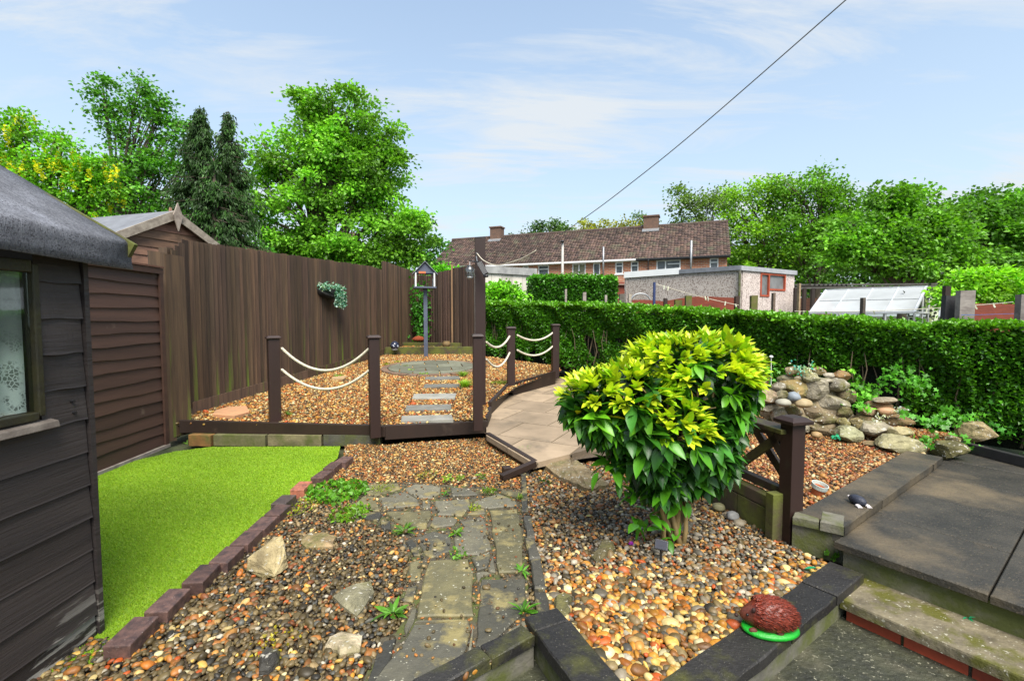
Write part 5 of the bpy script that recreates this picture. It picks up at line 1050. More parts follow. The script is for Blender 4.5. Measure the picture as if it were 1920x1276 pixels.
weed(W6(1170, 705), .05, 16, 'small weed beside the slate edging, upper one', (.14, .48, .03), up=.6)
weed(W6(1180, 915), .07, 22, 'leafy weed by the slate edging next to the white lichen patch', (.15, .52, .03), up=.8)
weed(W6(770, 300), .05, 20, 'green weed at the back edge of the crazy paving with a red stem', (.12, .4, .02))
weed(W6(1000, 292), .05, 60, 'low yellowish green weed at the back right of the crazy paving', (.2, .42, .02), 'mat')
weed(W6(925, 378), .045, 70, 'mossy yellow green weed in a joint of the crazy paving', (.26, .42, .02), 'mat', ls=.012)
weed(W6(440, 275), .09, 160, 'yellow green moss patch on the back left flagstone', (.30, .45, .02), 'mat', ls=.012)
weed(W6(775, 225), .06, 40, 'pale green seedling clump in the gravel behind the paving', (.25, .5, .03), 'mat')
weed(W6(845, 222), .04, 26, 'tiny seedling clump right of the pale one behind the paving', (.25, .5, .03), 'mat')
weed(W6(958, 215), .04, 26, 'small green clump in the gravel left of the wooden peg', (.18, .45, .02), 'mat')
weed(W6(670, 205), .1, 90, 'thin yellowish seedlings scattered in the gravel behind the paving', (.34, .42, .03), 'mat', ls=.014)
weed(W6(1160, 320), .05, 50, 'yellow green grass tuft by the far end of the slate edging', (.2, .42, .02), 'grass')
weed(P(630, 925), .24, 420, 'wide bright green weed patch between the lawn bricks and the paving', (.16, .52, .02), 'mat', ls=.04)
weed(P(655, 968), .14, 160, 'green leafy weed patch in front of the wide one', (.2, .5, .02), 'mat', ls=.035)
weed(P(560, 955), .14, 150, 'low yellow green weed beside the dark grey brick', (.36, .5, .02), 'mat', ls=.016)
weed(P(930, 812, .04), .09, 50, 'green grass tuft at the corner of the brown board and tan path', (.2, .5, .03), 'grass', ls=.07)
weed(P(985, 848, .06), .10, 60, 'grass tuft on the rotten timber beside the tan path', (.16, .42, .03), 'grass', ls=.08)
weed(P(1030, 958), .03, 14, 'tiny green sprig in the pebble bed left of the shrub', (.12, .4, .02))
weed(P(1020, 905), .06, 30, 'small dark green weed beside the long brown slab', (.06, .2, .02), 'mat')
weed(G(541, 778), .07, 14, 'green leafy weed right behind the leftmost rope post', (.25, .6, .04), up=1.5)
weed(G(872, 725), .14, 120, 'tall fresh green grass tuft beside the stepping stones', (.28, .6, .03), 'grass', ls=.16)
weed(G(868, 705), .12, 90, 'grass tuft between the farther stepping stones', (.28, .58, .04), 'grass', ls=.13)
weed(G(794, 703), .08, 60, 'low green clump at the near rim of the round paved circle', (.25, .55, .03), 'mat', ls=.03)
weed(G(763, 688), .07, 40, 'small green clump on the left part of the paved circle', (.25, .5, .03), 'mat', ls=.03)
weed(G(772, 696), .06, 40, 'small green clump on the near part of the paved circle', (.25, .5, .03), 'mat', ls=.03)
weed(G(725, 684), .09, 70, 'yellow green clump in the gravel left of the paved circle', (.36, .5, .03), 'mat', ls=.025)
weed(G(745, 680), .06, 40, 'yellow green clump just left of the bird table pole', (.3, .5, .03), 'mat', ls=.025)
weed(G(634, 706), .08, 40, 'green clump on the small tan stone', (.25, .55, .03), 'mat', ls=.03)
weed(G(938, 719), .14, 90, 'yellowish grass clump behind the edging board beside the tall post', (.3, .45, .04), 'mat', ls=.03)
weed(P(975, 725, .15), .09, 40, 'green tuft at the foot of the middle rope post', (.25, .55, .03), 'mat', ls=.04)
weed(P(352, 832), .05, 14, 'tiny weed at the end of the lap fence panel', (.2, .5, .03), up=1)
weed(G(741, 661), .12, 50, 'green plant at the foot of the front sleeper left of the pole', (.12, .32, .03), 'grass', ls=.1)
weed(P(515, 1215), .10, 60, 'thin yellow weed in the foreground pebbles', (.42, .42, .02), 'mat', ls=.015)
weed(P(1560, 1045), .05, 20, 'small green weed at the foot of the concrete bed wall', (.12, .38, .02), 'mat', ls=.03)
# a climbing shrub in the fence corner
b = MB(); n = 500; c = np.array(D(788, 585, 12.2)); leaves(b, c+RNG.normal(0, .5, (n, 3))*[.3, .2, .75], RNG.normal(0, .7, (n, 3))+[0, -.4, .2], RNG.uniform(.07, .11, n), np.array([(.05, .2, .015)])*RNG.uniform(.5, 1.6, (n, 1)), LTB, 1); single('climbing_ivy', b, leafm, 'dark green climber in the corner where the fences meet', 'climber')
# purple fallen flower, leaves
b = MB(); q = P(1182, 1020, .02); leaves(b, np.tile(np.array(q), (6, 1)), RNG.normal(0, 1, (6, 3))+[0, 0, .5], np.full(6, .022), np.tile([.35, .03, .42], (6, 1)), LTB, .5); single('fallen_flower', b, leafm, 'tiny purple flower fallen on the pebbles beside the shrub', 'flower')
b = MB(); q = P(1098, 967, .02); leaves(b, np.array([q]), np.array([[1, .2, .1]]), np.full(1, .05), np.tile([.6, .5, .15], (1, 1)), leaf_tmpl(.5, .1, .1, 3), .1); single('fallen_leaf', b, leafm, 'pale yellow fallen leaf on the pebbles left of the shrub', 'leaf')
b = MB(); q = P(1450, 1042, .02); leaves(b, np.array([q]), np.array([[.3, -1, .2]]), np.full(1, .07), np.tile([.5, .24, .03], (1, 1)), leaf_tmpl(.4, .1, .1, 3), .1); single('fallen_leaf', b, leafm, 'orange fallen leaf in front of the trellis post', 'leaf')
b = MB(); q = P(1508, 1065, .02); leaves(b, np.array([q]), np.array([[.6, -.6, .5]]), np.full(1, .06), np.tile([.03, .5, .25], (1, 1)), leaf_tmpl(.6, .1, .1, 3), .1); single('plastic_leaf', b, leafm, 'bright sea green artificial leaf lying on the pebbles near the patio', 'leaf')
b = MB(); q = D(1818, 1158, 2.02); leaves(b, np.tile(np.array(P(1818, 1158, -.008)), (7, 1))+RNG.normal(0, .01, (7, 3))*[1, 1, 0], RNG.normal(0, 1, (7, 3))*[1, 1, .2], np.full(7, .03), np.tile([.02, .4, .2], (7, 1)), LT_N, .5); single('plastic_sprig', b, leafm, 'small artificial green sprig on the concrete step', 'sprig')

# solar light stake
t = thing('solar_stake_light', P(1240, 1055, 0), 'small black solar panel light on a stake in front of the shrub', 'solar light')
q = P(1240, 1055, 0); b = MB(); b.tube([q+Vector((0, 0, -.02)), q+Vector((-.002, .01, .09))], .006, 8); b.build('stake', black_pl, t)
b = MB(); c = D(1240, 1021, q.y); b.box(c, (.072, .014, .056), R(-12), tilt=(R(-35), R(8))); b.build('panel_case', black_pl, t, bevel=.004)
b = MB(); b.box(c+Vector((-.0022, -.0065, .0045)), (.06, .003, .045), R(-12), tilt=(R(-35), R(8))); b.build('solar_cell', mat('solar_cell', (.008, .009, .02), (.015, .018, .035), 30, (1, 8, 1), .65, 0), t)

# hedgehog ornament
t = thing('hedgehog_ornament', P(1440, 1185, .03), 'reddish brown hedgehog ornament on a bright green base, on the black wall', 'ornament')
hc = P(1440, 1180, .035); az = R(-12)
def hedgehog():
    T, TF = ico(5); V = T.copy(); x = V[:, 0]
    sx, sy, szz = .108, .066, .072
    W_ = V.copy(); sn = np.clip(-x-.25, 0, 1)          # snout to the left
    W_[:, 1] *= 1-.62*sn; W_[:, 2] *= 1-.42*sn; W_[:, 2] -= .18*sn; W_[:, 0] = x*(1+.10*(x < -.6)*(-x-.6))
    W_ *= [sx, sy, szz]; W_[:, 2] = np.maximum(W_[:, 2]+.055, .0)
    fur = (x > -.62); rg = np.random.default_rng(2); nz = np.sin(V[:, 1]*38+np.sin(V[:, 0]*9)*2)*np.sin(V[:, 0]*30+V[:, 2]*14); amp = .0035*fur*(V[:, 2] > -.35)
    W_ += V*[1, 1, 1]*(nz*amp)[:, None]
    c, s = math.cos(az), math.sin(az); W_ = np.stack([W_[:, 0]*c-W_[:, 1]*s, W_[:, 0]*s+W_[:, 1]*c, W_[:, 2]], 1)+np.array(hc)+[0, 0, .012]
    col = np.where(fur[:, None], np.array([(.17, .028, .014)]), np.array([(.13, .035, .022)]))
    b = MB(); b.add(W_, TF, col*np.random.default_rng(1).uniform(.75, 1.2, (len(V), 1))); 
    nn = 1500; dd = rg.normal(size=(nn, 3)); dd /= np.linalg.norm(dd, axis=1)[:, None]; dd = dd[(dd[:, 0] > -.55) & (dd[:, 2] > -.45)]; kk = len(dd)
    pos_ = dd*[sx, sy, szz]+[0, 0, .055]; dr_ = dd*.45+np.array([.9, 0, -.1]); rz3 = np.array([[c, -s, 0], [s, c, 0], [0, 0, 1]]); pos_ = pos_@rz3.T+np.array(hc)+[0, 0, .012]; dr_ = dr_@rz3.T
    Ts = np.array([(0, .16, 0), (0, -.16, 0), (0, 0, .22), (1, 0, 0)]); b.inst(Ts, np.array([(0, 3, 2), (1, 2, 3), (0, 1, 3)]), frames(dr_, rg.normal(0, .3, kk))*rg.uniform(.013, .02, kk)[:, None, None], pos_, np.array([(.17, .03, .015)])*rg.uniform(.6, 1.5, (kk, 1)))
    b.build('body', mat('hedgehog_resin', (1, 1, 1), (.7, .7, .7), 60, WH, .38, .6, 120, .003, True), t, smooth=True)
hedgehog()
def hl(x, y, z): c, s = math.cos(az), math.sin(az); return Vector((hc.x+x*c-y*s, hc.y+x*s+y*c, hc.z+.012+z))
b = MB(); b.add(ICO2[0]*.0055+np.array(hl(-.088, -.025, .058)), ICO2[1]); b.build('eye', black_pl, t, smooth=True)
b = MB(); b.add(ICO2[0]*.008+np.array(hl(-.125, 0, .036)), ICO2[1]); b.build('nose', mat('dark_brown_nose', (.03, .01, .008)), t, smooth=True)
b = MB(); b.add(ICO2[0]*[.009, .006, .011]+np.array(hl(-.068, -.038, .088)), ICO2[1]); b.build('ear', mat('dark_brown_nose', (.03, .01, .008)), t, smooth=True)
for dx_ in (-.07, .03): b = MB(); b.add(ICO2[0]*[.018, .012, .012]+np.array(hl(dx_, -.045, .006)), ICO2[1]); b.build('foot', mat('dark_brown_paw', (.10, .025, .015)), t, smooth=True)
b = MB(); b.lathe(hc+Vector((.008, 0, 0)), [(0, 0), (.112, 0), (.118, .008), (.112, .018), (0, .02)], 28); 
for i in range(len(b.V)): b.V[i][:, 1] = hc.y+(b.V[i][:, 1]-hc.y)*.66
b.build('green_base', mat('bright_green_paint', (.01, .32, .02), (.005, .22, .015), 20, WH, .4, .3), t, smooth=True)

# mole ornament on the coping
mc_ = P(1607, 945, .2); t = thing('mole_ornament', mc_, 'small blue grey mole ornament with pink white paws crawling on the dark coping', 'ornament')
b = MB(); T, TF = ICO3; V = T*[.032, .055, .032]; V[:, 2] += .026; V[:, 0] *= 1-.3*np.clip(V[:, 1]/.055, 0, 1); V[:, 2] = np.maximum(V[:, 2], 0); a = R(15); V = np.stack([V[:, 0]*math.cos(a)-V[:, 1]*math.sin(a), V[:, 0]*math.sin(a)+V[:, 1]*math.cos(a), V[:, 2]], 1)+np.array(mc_); b.add(V, TF); b.build('body', mat('mole_grey', (.03, .035, .055), (.02, .022, .035), 30, WH, .5, .4), t, smooth=True)
for sx in (-1, 1):
    b = MB(); c = mc_+Vector((sx*.028, -.045, .010)); b.add(ICO2[0]*[.014, .018, .009]+np.array(c), ICO2[1])
    for k in range(4): b.tube([c+Vector(((k-1.5)*.006, -.010, 0)), c+Vector(((k-1.5)*.008, -.024, -.006))], [.0035, .0015], 6)
    b.build('paw', mat('paw_pink', (.62, .58, .58), (.5, .45, .45), 20), t, smooth=True)
b = MB(); c = mc_+Vector((-.012, .052, .03)); b.add(ICO2[0]*[.010, .012, .009]+np.array(c), ICO2[1]); b.build('snout', mat('paw_pink', (.62, .58, .58)), t, smooth=True)

# terracotta pot
c = P(1531, 926, .17); ax = Matrix.Rotation(R(14), 3, 'X') @ Matrix.Rotation(R(8), 3, 'Y')
t = thing('terracotta_pot', c, 'small empty terracotta pot with a pale painted rim on the reddish gravel', 'pot')
b = MB(); b.lathe(c, [(0, 0), (.032, 0), (.042, .055), (.040, .055), (.03, .006), (0, .006)], 24, axis=ax); b.build('pot_body', terracotta, t, smooth=False)
b = MB(); b.lathe(c, [(.043, .048), (.0475, .05), (.0495, .078), (.0455, .078), (.041, .05)], 24, axis=ax); b.build('pot_rim', mat('pale_grey_glaze', (.50, .56, .52), (.42, .48, .44), 20, WH, .5), t, smooth=False)

# small flowers on the rockery
def posy(px, py, Y, n, r, c1, lab, c2=None):
    b = MB(); c = np.array(D(px, py, Y)); cl = np.array([c1 if i % 2 or not c2 else c2 for i in range(n)]); leaves(b, c+RNG.normal(0, .5, (n, 3))*[r, r*.5, r*.6], RNG.normal(0, 1, (n, 3))+[0, -.2, .6], RNG.uniform(.02, .035, n), cl*RNG.uniform(.7, 1.2, (n, 1)), LTB, 1); single('flower_cluster', b, leafm, lab, 'flowers')
posy(*Z55(500, 175), 4.66, 60, .12, (.10, .5, .45), 'turquoise artificial flowers on top of the rockery tower', (.6, .7, .6)); posy(*Z55(1115, 448), 4.36, 30, .05, (.7, .75, .8), 'silver white flower sprig beside the reddish oval stone')
posy(*Z55(530, 195), 4.6, 24, .07, (.62, .55, .4), 'cream rose buds among the tower top stones'); posy(*Z55(1000, 492), 4.38, 22, .07, (.75, .75, .7), 'tiny white star flowers on the earthy slab'); posy(*Z55(710, 618), 4.3, 16, .04, (.05, .5, .3), 'tiny green artificial leaves at the foot of the tower')
ivy('rockery_fern', [(*Z55(600, 160), 4.75, .10, .04), (*Z55(770, 180), 4.75, .10, .03), (*Z55(840, 190), 4.7, .06, .03)], 40, 'small green plants sprouting from the tower top', 'plant', .035, (.2, .5, .04))
ivy('rockery_fern', [(*Z55(220, 300), 4.85, .10, .05), (*Z55(310, 190), 4.95, .08, .12), (*Z55(290, 290), 4.8, .06, .04)], 40, 'ferny green plants between the red brown stones and the tower', 'plant', .035, (.14, .42, .05))
ivy('rockery_fern', [(*Z55(880, 320), 4.6, .1, .06), (*Z55(890, 440), 4.45, .08, .04)], 70, 'ivy sprigs between the tower and the stacked flat stones', 'plant', .045, (.17, .5, .03))
b = MB(); q = D(1446, 668, 5.0); b.tube([Vector((q.x+.02, q.y, .2)), q], .004, 6); b.lathe(q, [(0, -.012), (.018, -.01), (.02, 0), (.012, .010), (0, .012)], 12); single('garden_stake', b, white_paint, 'thin stake with a small pale disc behind the rockery', 'stake')

# ---------------------------------------------------------------- NEIGHBOURS
# weathered shed beyond the left fence
t = thing('garden_shed', (-5.0, 6.7, .2), 'weathered unpainted shed with a pointed finial beyond the left fence', 'shed')
ap = D(322, 398, 6.5); rd = Vector((-.957, .29, 0)); gd = Vector((.29, .957, 0)); hw = .78; zr = ap.z; ze = zr-.43
F_ = lambda g, r, z: Vector((ap.x, ap.y, 0))+gd*g+rd*r+Vector((0, 0, z))
b = MB(); z = .3; i = 0
while z < zr-.04:
    h = .115; z1 = z+h; w_ = hw-.10 if z < ze else max(.02, (hw-.10)*(zr-.03-z)/(zr-ze)); w2 = hw-.10 if z1 < ze else max(.01, (hw-.10)*(zr-.03-z1)/(zr-ze)); s = rr.uniform(.6, 1.35)
    b.hexa([F_(-w_, -.0, z), F_(w_, -.0, z), F_(w_, .03, z), F_(-w_, .03, z), F_(-w2, .014, z1), F_(w2, .014, z1), F_(w2, .03, z1), F_(-w2, .03, z1)], (s, s*rr.uniform(.9, 1.05), s)); z = z1
for sg in (-1, 1): b.hexa([F_(sg*(hw-.1), .03, .3), F_(sg*(hw-.12), .03, .3), F_(sg*(hw-.12), 2.2, .3), F_(sg*(hw-.1), 2.2, .3), F_(sg*(hw-.1), .03, ze), F_(sg*(hw-.12), .03, ze), F_(sg*(hw-.12), 2.2, ze), F_(sg*(hw-.1), 2.2, ze)])
b.build('wall', old_wood, t)
for sg in (-1, 1):
    b = MB(); b.hexa([F_(sg*hw*1.12, -.06, ze-.065), F_(sg*hw*1.12, 2.4, ze-.065), F_(0, 2.4, zr-.01), F_(0, -.06, zr-.01), F_(sg*hw*1.12, -.06, ze-.04), F_(sg*hw*1.12, 2.4, ze-.04), F_(0, 2.4, zr+.02), F_(0, -.06, zr+.02)]); b.build('roof', felt_light, t)
    b = MB(); b.hexa([F_(sg*hw*1.14, -.085, ze-.15), F_(0, -.085, zr-.10), F_(0, -.06, zr-.10), F_(sg*hw*1.14, -.06, ze-.15), F_(sg*hw*1.14, -.085, ze-.04), F_(0, -.085, zr+.025), F_(0, -.06, zr+.025), F_(sg*hw*1.14, -.06, ze-.04)], (1.1, 1.08, 1.0)); b.build('barge_board', grey_wood, t)
b = MB(); q = [F_(0, -.10, zr-.26), F_(.065, -.10, zr-.05), F_(0, -.10, zr+.12), F_(-.065, -.10, zr-.05)]; e = rd*-.02; b.add(q+[v+e for v in q], [(0, 1, 2, 3), (7, 6, 5, 4), (0, 4, 5, 1), (1, 5, 6, 2), (2, 6, 7, 3), (3, 7, 4, 0)], (1.1, 1.05, 1.0)); b.build('finial', grey_wood, t)

# terraced house
HA = Vector((-6.7, 37.8, 0)); HB = Vector((13.75, 29.7, 0)); hd = (HB-HA).normalized(); hn = Vector((-hd.y, hd.x, 0)); HL = (HB-HA).length
ZE, ZR = 5.25, 7.95
wallA = HA+hn*.35; wallB = HB+hn*.35
t = thing('terraced_house', HA.lerp(HB, .5)+hn*4+Vector((0, 0, .4)), 'long red brick terrace with a brown tiled roof beyond the hedge', 'house')
bk = bpy.data.materials.new('brick_wall'); bk.use_nodes = True; q = bk.node_tree; N = q.nodes.new; L = q.links.new; bs = q.nodes['Principled BSDF']; bt = N('ShaderNodeTexBrick'); tcx = N('ShaderNodeTexCoord')
mpx = N('ShaderNodeMapping'); sx_ = N('ShaderNodeSeparateXYZ'); cx2 = N('ShaderNodeCombineXYZ'); dt = N('ShaderNodeVectorMath'); dt.operation = 'DOT_PRODUCT'; dt.inputs[1].default_value = tuple(hd)
L(tcx.outputs['Object'], dt.inputs[0]); L(tcx.outputs['Object'], sx_.inputs[0]); L(dt.outputs['Value'], cx2.inputs[0]); L(sx_.outputs['Z'], cx2.inputs[1]); L(cx2.outputs[0], bt.inputs['Vector'])
bt.inputs['Scale'].default_value = 1; bt.inputs['Brick Width'].default_value = .32; bt.inputs['Row Height'].default_value = .11; bt.inputs['Mortar Size'].default_value = .014
bt.inputs['Color1'].default_value = (.48, .17, .08, 1); bt.inputs['Color2'].default_value = (.30, .10, .055, 1); bt.inputs['Mortar'].default_value = (.42, .33, .25, 1); L(bt.outputs[0], bs.inputs['Base Color']); bs.inputs['Roughness'].default_value = .85
def hp(a, n_, z): return HA+hd*a+hn*n_+Vector((0, 0, z))
wins = []
for (x0, y0_, x1, y1_, kd) in ((1009, 496, 1029, 519, 1), (980, 497, 991, 500, 3), (1073, 493, 1098, 514, 2), (1112, 492, 1125, 514, 0), (1154, 489, 1168, 512, 3), (1183, 488, 1197, 511, 3), (1231, 485, 1276, 503, 4), (1331, 481, 1347, 501, 3), (870, 500, 890, 520, 2), (930, 499, 948, 519, 2)):
    a = onplane(x0, y0_, wallA, wallB); c = onplane(x1, y1_, wallA, wallB); wins.append(((a-wallA).dot(hd), (c-wallA).dot(hd), min(a.z, 5.06), min(c.z, a.z-.9) if kd != 9 else c.z, kd))
b = MB(); 
def wallbox(a0, a1, z0, z1): b.hexa([hp(a0, .35, z0), hp(a1, .35, z0), hp(a1, .6, z0), hp(a0, .6, z0), hp(a0, .35, z1), hp(a1, .35, z1), hp(a1, .6, z1), hp(a0, .6, z1)])
wins.sort(); x = .25; zl = 3.75
for a0, a1, zt_, zb_, kd in wins:
    wallbox(x, a0, zl, ZE); wallbox(a0, a1, zl, zb_); wallbox(a0, a1, zt_, ZE); x = a1
wallbox(x, HL-.2, zl, ZE); wallbox(.25, HL-.2, .3, zl)
b.hexa([hp(HL-.45, .6, .3), hp(HL-.2, .6, .3), hp(HL-.2, 7.4, .3), hp(HL-.45, 7.4, .3), hp(HL-.45, .6, ZE), hp(HL-.2, .6, ZE), hp(HL-.2, 7.4, ZE), hp(HL-.45, 7.4, ZE)]); b.hexa([hp(.25, .6, .3), hp(.5, .6, .3), hp(.5, 7.4, .3), hp(.25, 7.4, .3), hp(.25, .6, ZE), hp(.5, .6, ZE), hp(.5, 7.4, ZE), hp(.25, 7.4, ZE)])
for a in (HL-.45, .25): b.add([hp(a, .35, ZE), hp(a+.25, .35, ZE), hp(a+.25, 7.6, ZE), hp(a, 7.6, ZE), hp(a, 4, ZR-.15), hp(a+.25, 4, ZR-.15)], [(0, 4, 3), (1, 2, 5), (0, 1, 5, 4), (2, 3, 4, 5)])
b.hexa([hp(.25, 7.4, .3), hp(HL-.2, 7.4, .3), hp(HL-.2, 7.6, .3), hp(.25, 7.6, .3), hp(.25, 7.4, ZE), hp(HL-.2, 7.4, ZE), hp(HL-.2, 7.6, ZE), hp(.25, 7.6, ZE)])
b.build('wall', bk, t)
tile = mat('roof_tile', (.088, .056, .043), (.042, .031, .027), 3, WH, .85, .3, 20, .01, True, (.10, .095, .06), 1.2, .55, .7)
b = MB(); rows, cols_ = 19, 108; sl = Vector((0, 0, 0))
pos = []; cl = []
def rp(a, s_, sg=0):
    n_ = 4*s_ if sg == 0 else 8-4*s_; return hp(a, n_, ZE-.12+(ZR-ZE+.12)*s_)
slope = (rp(0, 1)-rp(0, 0)); sL = slope.length; sd_ = slope.normalized(); nr = hd.cross(sd_).normalized()
if nr.z < 0: nr = -nr
for sg in (0, 1):
    for r_ in range(rows):
        tone_r = 1
        for c_ in range(cols_):
            if sg == 1 and (c_ % 4 or 0): pass
            a = HL*c_/cols_; p = rp(a, r_/rows, sg); q = rp(a, (r_+1.25)/rows, sg); w_ = hd*(HL/cols_*.93); s = rr.uniform(.45, 1.6)
            big = 1+.5*math.exp(-((a-HL*.72)/3)**2)*(r_/rows < .75)+.15*math.sin(a*.7); c = (s*big, s*big*rr.uniform(.9, 1.0), s*big*rr.uniform(.85, 1)); k1 = .06; k2 = .015
            up_ = nr if sg == 0 else Vector((-nr.x, -nr.y, nr.z))
            m_ = w_*.5+up_*.035
            b.add([p+up_*k1, p+m_+up_*k1, p+w_+up_*k1, q+up_*k2, q+m_+up_*k2, q+w_+up_*k2, p, p+w_], [(0, 1, 4, 3), (1, 2, 5, 4), (6, 7, 2, 1), (6, 1, 0, 0)][:2]+[(6, 7, 2, 1)], c)
rf = b.build('roof', tile, t)
b = MB(); b.tube([rp(0, 1)+Vector((0, 0, .03)), rp(HL, 1)+Vector((0, 0, .03))], .13, 8); o = b.build('ridge_tiles', tile, rf)
b = MB()
for sg in (0, 1): b.hexa([rp(.05, 0, sg)-Vector((0, 0, .03)), rp(HL-.05, 0, sg)-Vector((0, 0, .03)), rp(HL-.05, 1, sg)-Vector((0, 0, .03)), rp(.05, 1, sg)-Vector((0, 0, .03)), rp(.05, 0, sg), rp(HL-.05, 0, sg), rp(HL-.05, 1, sg), rp(.05, 1, sg)])
b.build('roof_deck', dark_wood, rf)
for (px, w_, zt_) in ((932, .95, 1.0), (1221, 1.05, .95)):
    ra_ = ray(px, 440); cpt = onplane(px, 440, HA+hn*4, HB+hn*4); a = (cpt-HA-hn*4).dot(hd)
    b = MB(); z0_, z1_ = ZR-.5, ZR+zt_-.25; b.hexa([hp(a-w_/2, 3.6, z0_), hp(a+w_/2, 3.6, z0_), hp(a+w_/2, 4.4, z0_), hp(a-w_/2, 4.4, z0_), hp(a-w_/2, 3.6, z1_), hp(a+w_/2, 3.6, z1_), hp(a+w_/2, 4.4, z1_), hp(a-w_/2, 4.4, z1_)])
    ch = b.build('chimney', mat('old_chimney_brick', (.16, .09, .06), (.10, .065, .05), 6, WH, .9, .5), rf)
    b = MB(); w2 = w_+.14; b.hexa([hp(a-w2/2, 3.53, z1_), hp(a+w2/2, 3.53, z1_), hp(a+w2/2, 4.47, z1_), hp(a-w2/2, 4.47, z1_), hp(a-w2/2, 3.53, z1_+.1), hp(a+w2/2, 3.53, z1_+.1), hp(a+w2/2, 4.47, z1_+.1), hp(a-w2/2, 4.47, z1_+.1)]); 
    b.build('chimney_cap', mat('old_chimney_brick', (.16, .09, .06)), rf)
    b = MB(); b.hexa([hp(a-w2/2, 3.3, ZR-.42), hp(a+w2/2, 3.3, ZR-.42), hp(a+w2/2, 3.62, ZR-.22), hp(a-w2/2, 3.62, ZR-.22), hp(a-w2/2, 3.3, ZR-.36), hp(a+w2/2, 3.3, ZR-.36), hp(a+w2/2, 3.62, ZR-.16), hp(a-w2/2, 3.62, ZR-.16)]); b.build('chimney_flashing', galv, rf)
for a0, a1, zt_, zb_, kd in wins:
    b = MB(); fw = .07
    def fb(x0, x1, z0, z1, n0=.36, n1=.45): b.hexa([hp(x0, n0, z0), hp(x1, n0, z0), hp(x1, n1, z0), hp(x0, n1, z0), hp(x0, n0, z1), hp(x1, n0, z1), hp(x1, n1, z1), hp(x0, n1, z1)])
    fb(a0, a1, zt_-fw, zt_); fb(a0, a1, zb_, zb_+fw); fb(a0, a0+fw, zb_+fw, zt_-fw); fb(a1-fw, a1, zb_+fw, zt_-fw)
    if kd in (2, 4): xm = (a0+a1)/2 if kd == 2 else a0+(a1-a0)*.38; fb(xm-fw*.6, xm+fw*.6, zb_+fw, zt_-fw)
    if kd in (1, 3, 4): zm = zb_+(zt_-zb_)*.66; fb((a0 if kd != 4 else a0+(a1-a0)*.42)+fw, a1-fw, zm-fw*.5, zm+fw*.5)
    w_ = b.build('window', white_pvc, t)
    b = MB(); fb(a0+.02, a1-.02, zb_+.02, zt_-.02, .50, .52); b.build('pane', mat('house_pane', (.22, .24, .26), (.05, .06, .07), 1.0, WH, .12, 0) if kd != 2 else mat('cream_curtained_pane', (.42, .40, .26), (.2, .2, .14), 1.5, WH, .2, 0), w_)
    b = MB(); fb(a0-.06, a1+.06, zb_-.07, zb_-.003, .30, .46); b.build('window_sill', white_pvc, w_)
for a0, a1, m_ in ((HL*.20, HL*.735, white_pvc), (HL*.735, HL-.05, black_pl), (.1, HL*.20, black_pl)):
    b = MB(); b.hexa([hp(a0, -.06, ZE-.16), hp(a1, -.06, ZE-.16), hp(a1, .06, ZE-.16), hp(a0, .06, ZE-.16), hp(a0, -.06, ZE-.06), hp(a1, -.06, ZE-.06), hp(a1, .06, ZE-.06), hp(a0, .06, ZE-.06)]); b.hexa([hp(a0, .08, ZE-.2), hp(a1, .08, ZE-.2), hp(a1, .36, ZE-.2), hp(a0, .36, ZE-.2), hp(a0, .08, ZE-.14), hp(a1, .08, ZE-.14), hp(a1, .36, ZE-.14), hp(a0, .36, ZE-.14)]); b.build('gutter', m_, t)
for px, m_, z0_, z1_, r_ in ((1131, galv, 3.9, 6.1, .06), (1295, galv, 3.9, 6.2, .07), (1215, black_pl, 1, 5.1, .04)):
    c = onplane(px, 495, HA, HB); b = MB(); b.tube([(c.x, c.y-.05, z0_), (c.x, c.y-.05, 5.05), (c.x, c.y-.05, z1_)], r_, 8); b.build('flue_pipe' if m_ is galv else 'downpipe', m_, t, smooth=True)

# small tiled house glimpsed through the maple
t = thing('far_house', (-15, 34, 0), 'brick house with a red brown tiled roof half hidden behind the big maple tree', 'house')
b = MB(); b.box((-15.5, 36, 2.2), (9, 6, 4.4)); b.build('wall', bk, t); b = MB(); b.add([(-20.3, 32.6, 4.2), (-10.7, 32.6, 4.2), (-10.7, 36, 6.5), (-20.3, 36, 6.5), (-20.3, 39.4, 4.2), (-10.7, 39.4, 4.2)], [(0, 1, 2, 3), (3, 2, 5, 4)]); b.build('roof', tile, t); b = MB(); b.box((-12.2, 36, 6.9), (.8, .8, 1.4)); b.build('chimney', mat('old_chimney_brick', (.16, .09, .06)), t)

# pale concrete garage behind the tall post
t = thing('concrete_garage', D(940, 560, 17), 'pale concrete panel garage left of the dark square hedge', 'garage')
gA = D(880, 510, 15.5); gB = D(1004, 510, 17.0); gA.z = gB.z = 0; d = (gB-gA).normalized(); n_ = Vector((-d.y, d.x, 0)); Lg = (gB-gA).length
b = MB(); x = 0
zt_ = D(900, 512, 15.9).z
while x < Lg: w_ = min(.42, Lg-x); s = rr.uniform(.88, 1.08); b.beam(gA+d*x+Vector((0, 0, (zt_+.3)/2)), gA+d*(x+w_-.012)+Vector((0, 0, (zt_+.3)/2)), .06, zt_-.3, col=(s, s, s*.98)); x += .42
b.beam(gA+n_*3.2+Vector((0, 0, 1.3)), gB+n_*3.2+Vector((0, 0, 1.3)), .06, 2.2); b.beam(gB+Vector((0, 0, 1.3)), gB+n_*3.2+Vector((0, 0, 1.3)), .06, 2.2)
b.build('wall', mat('pale_render', (.60, .56, .50), (.47, .44, .39), 3, (1, 1, .3), .85, .2, attr=True), t)
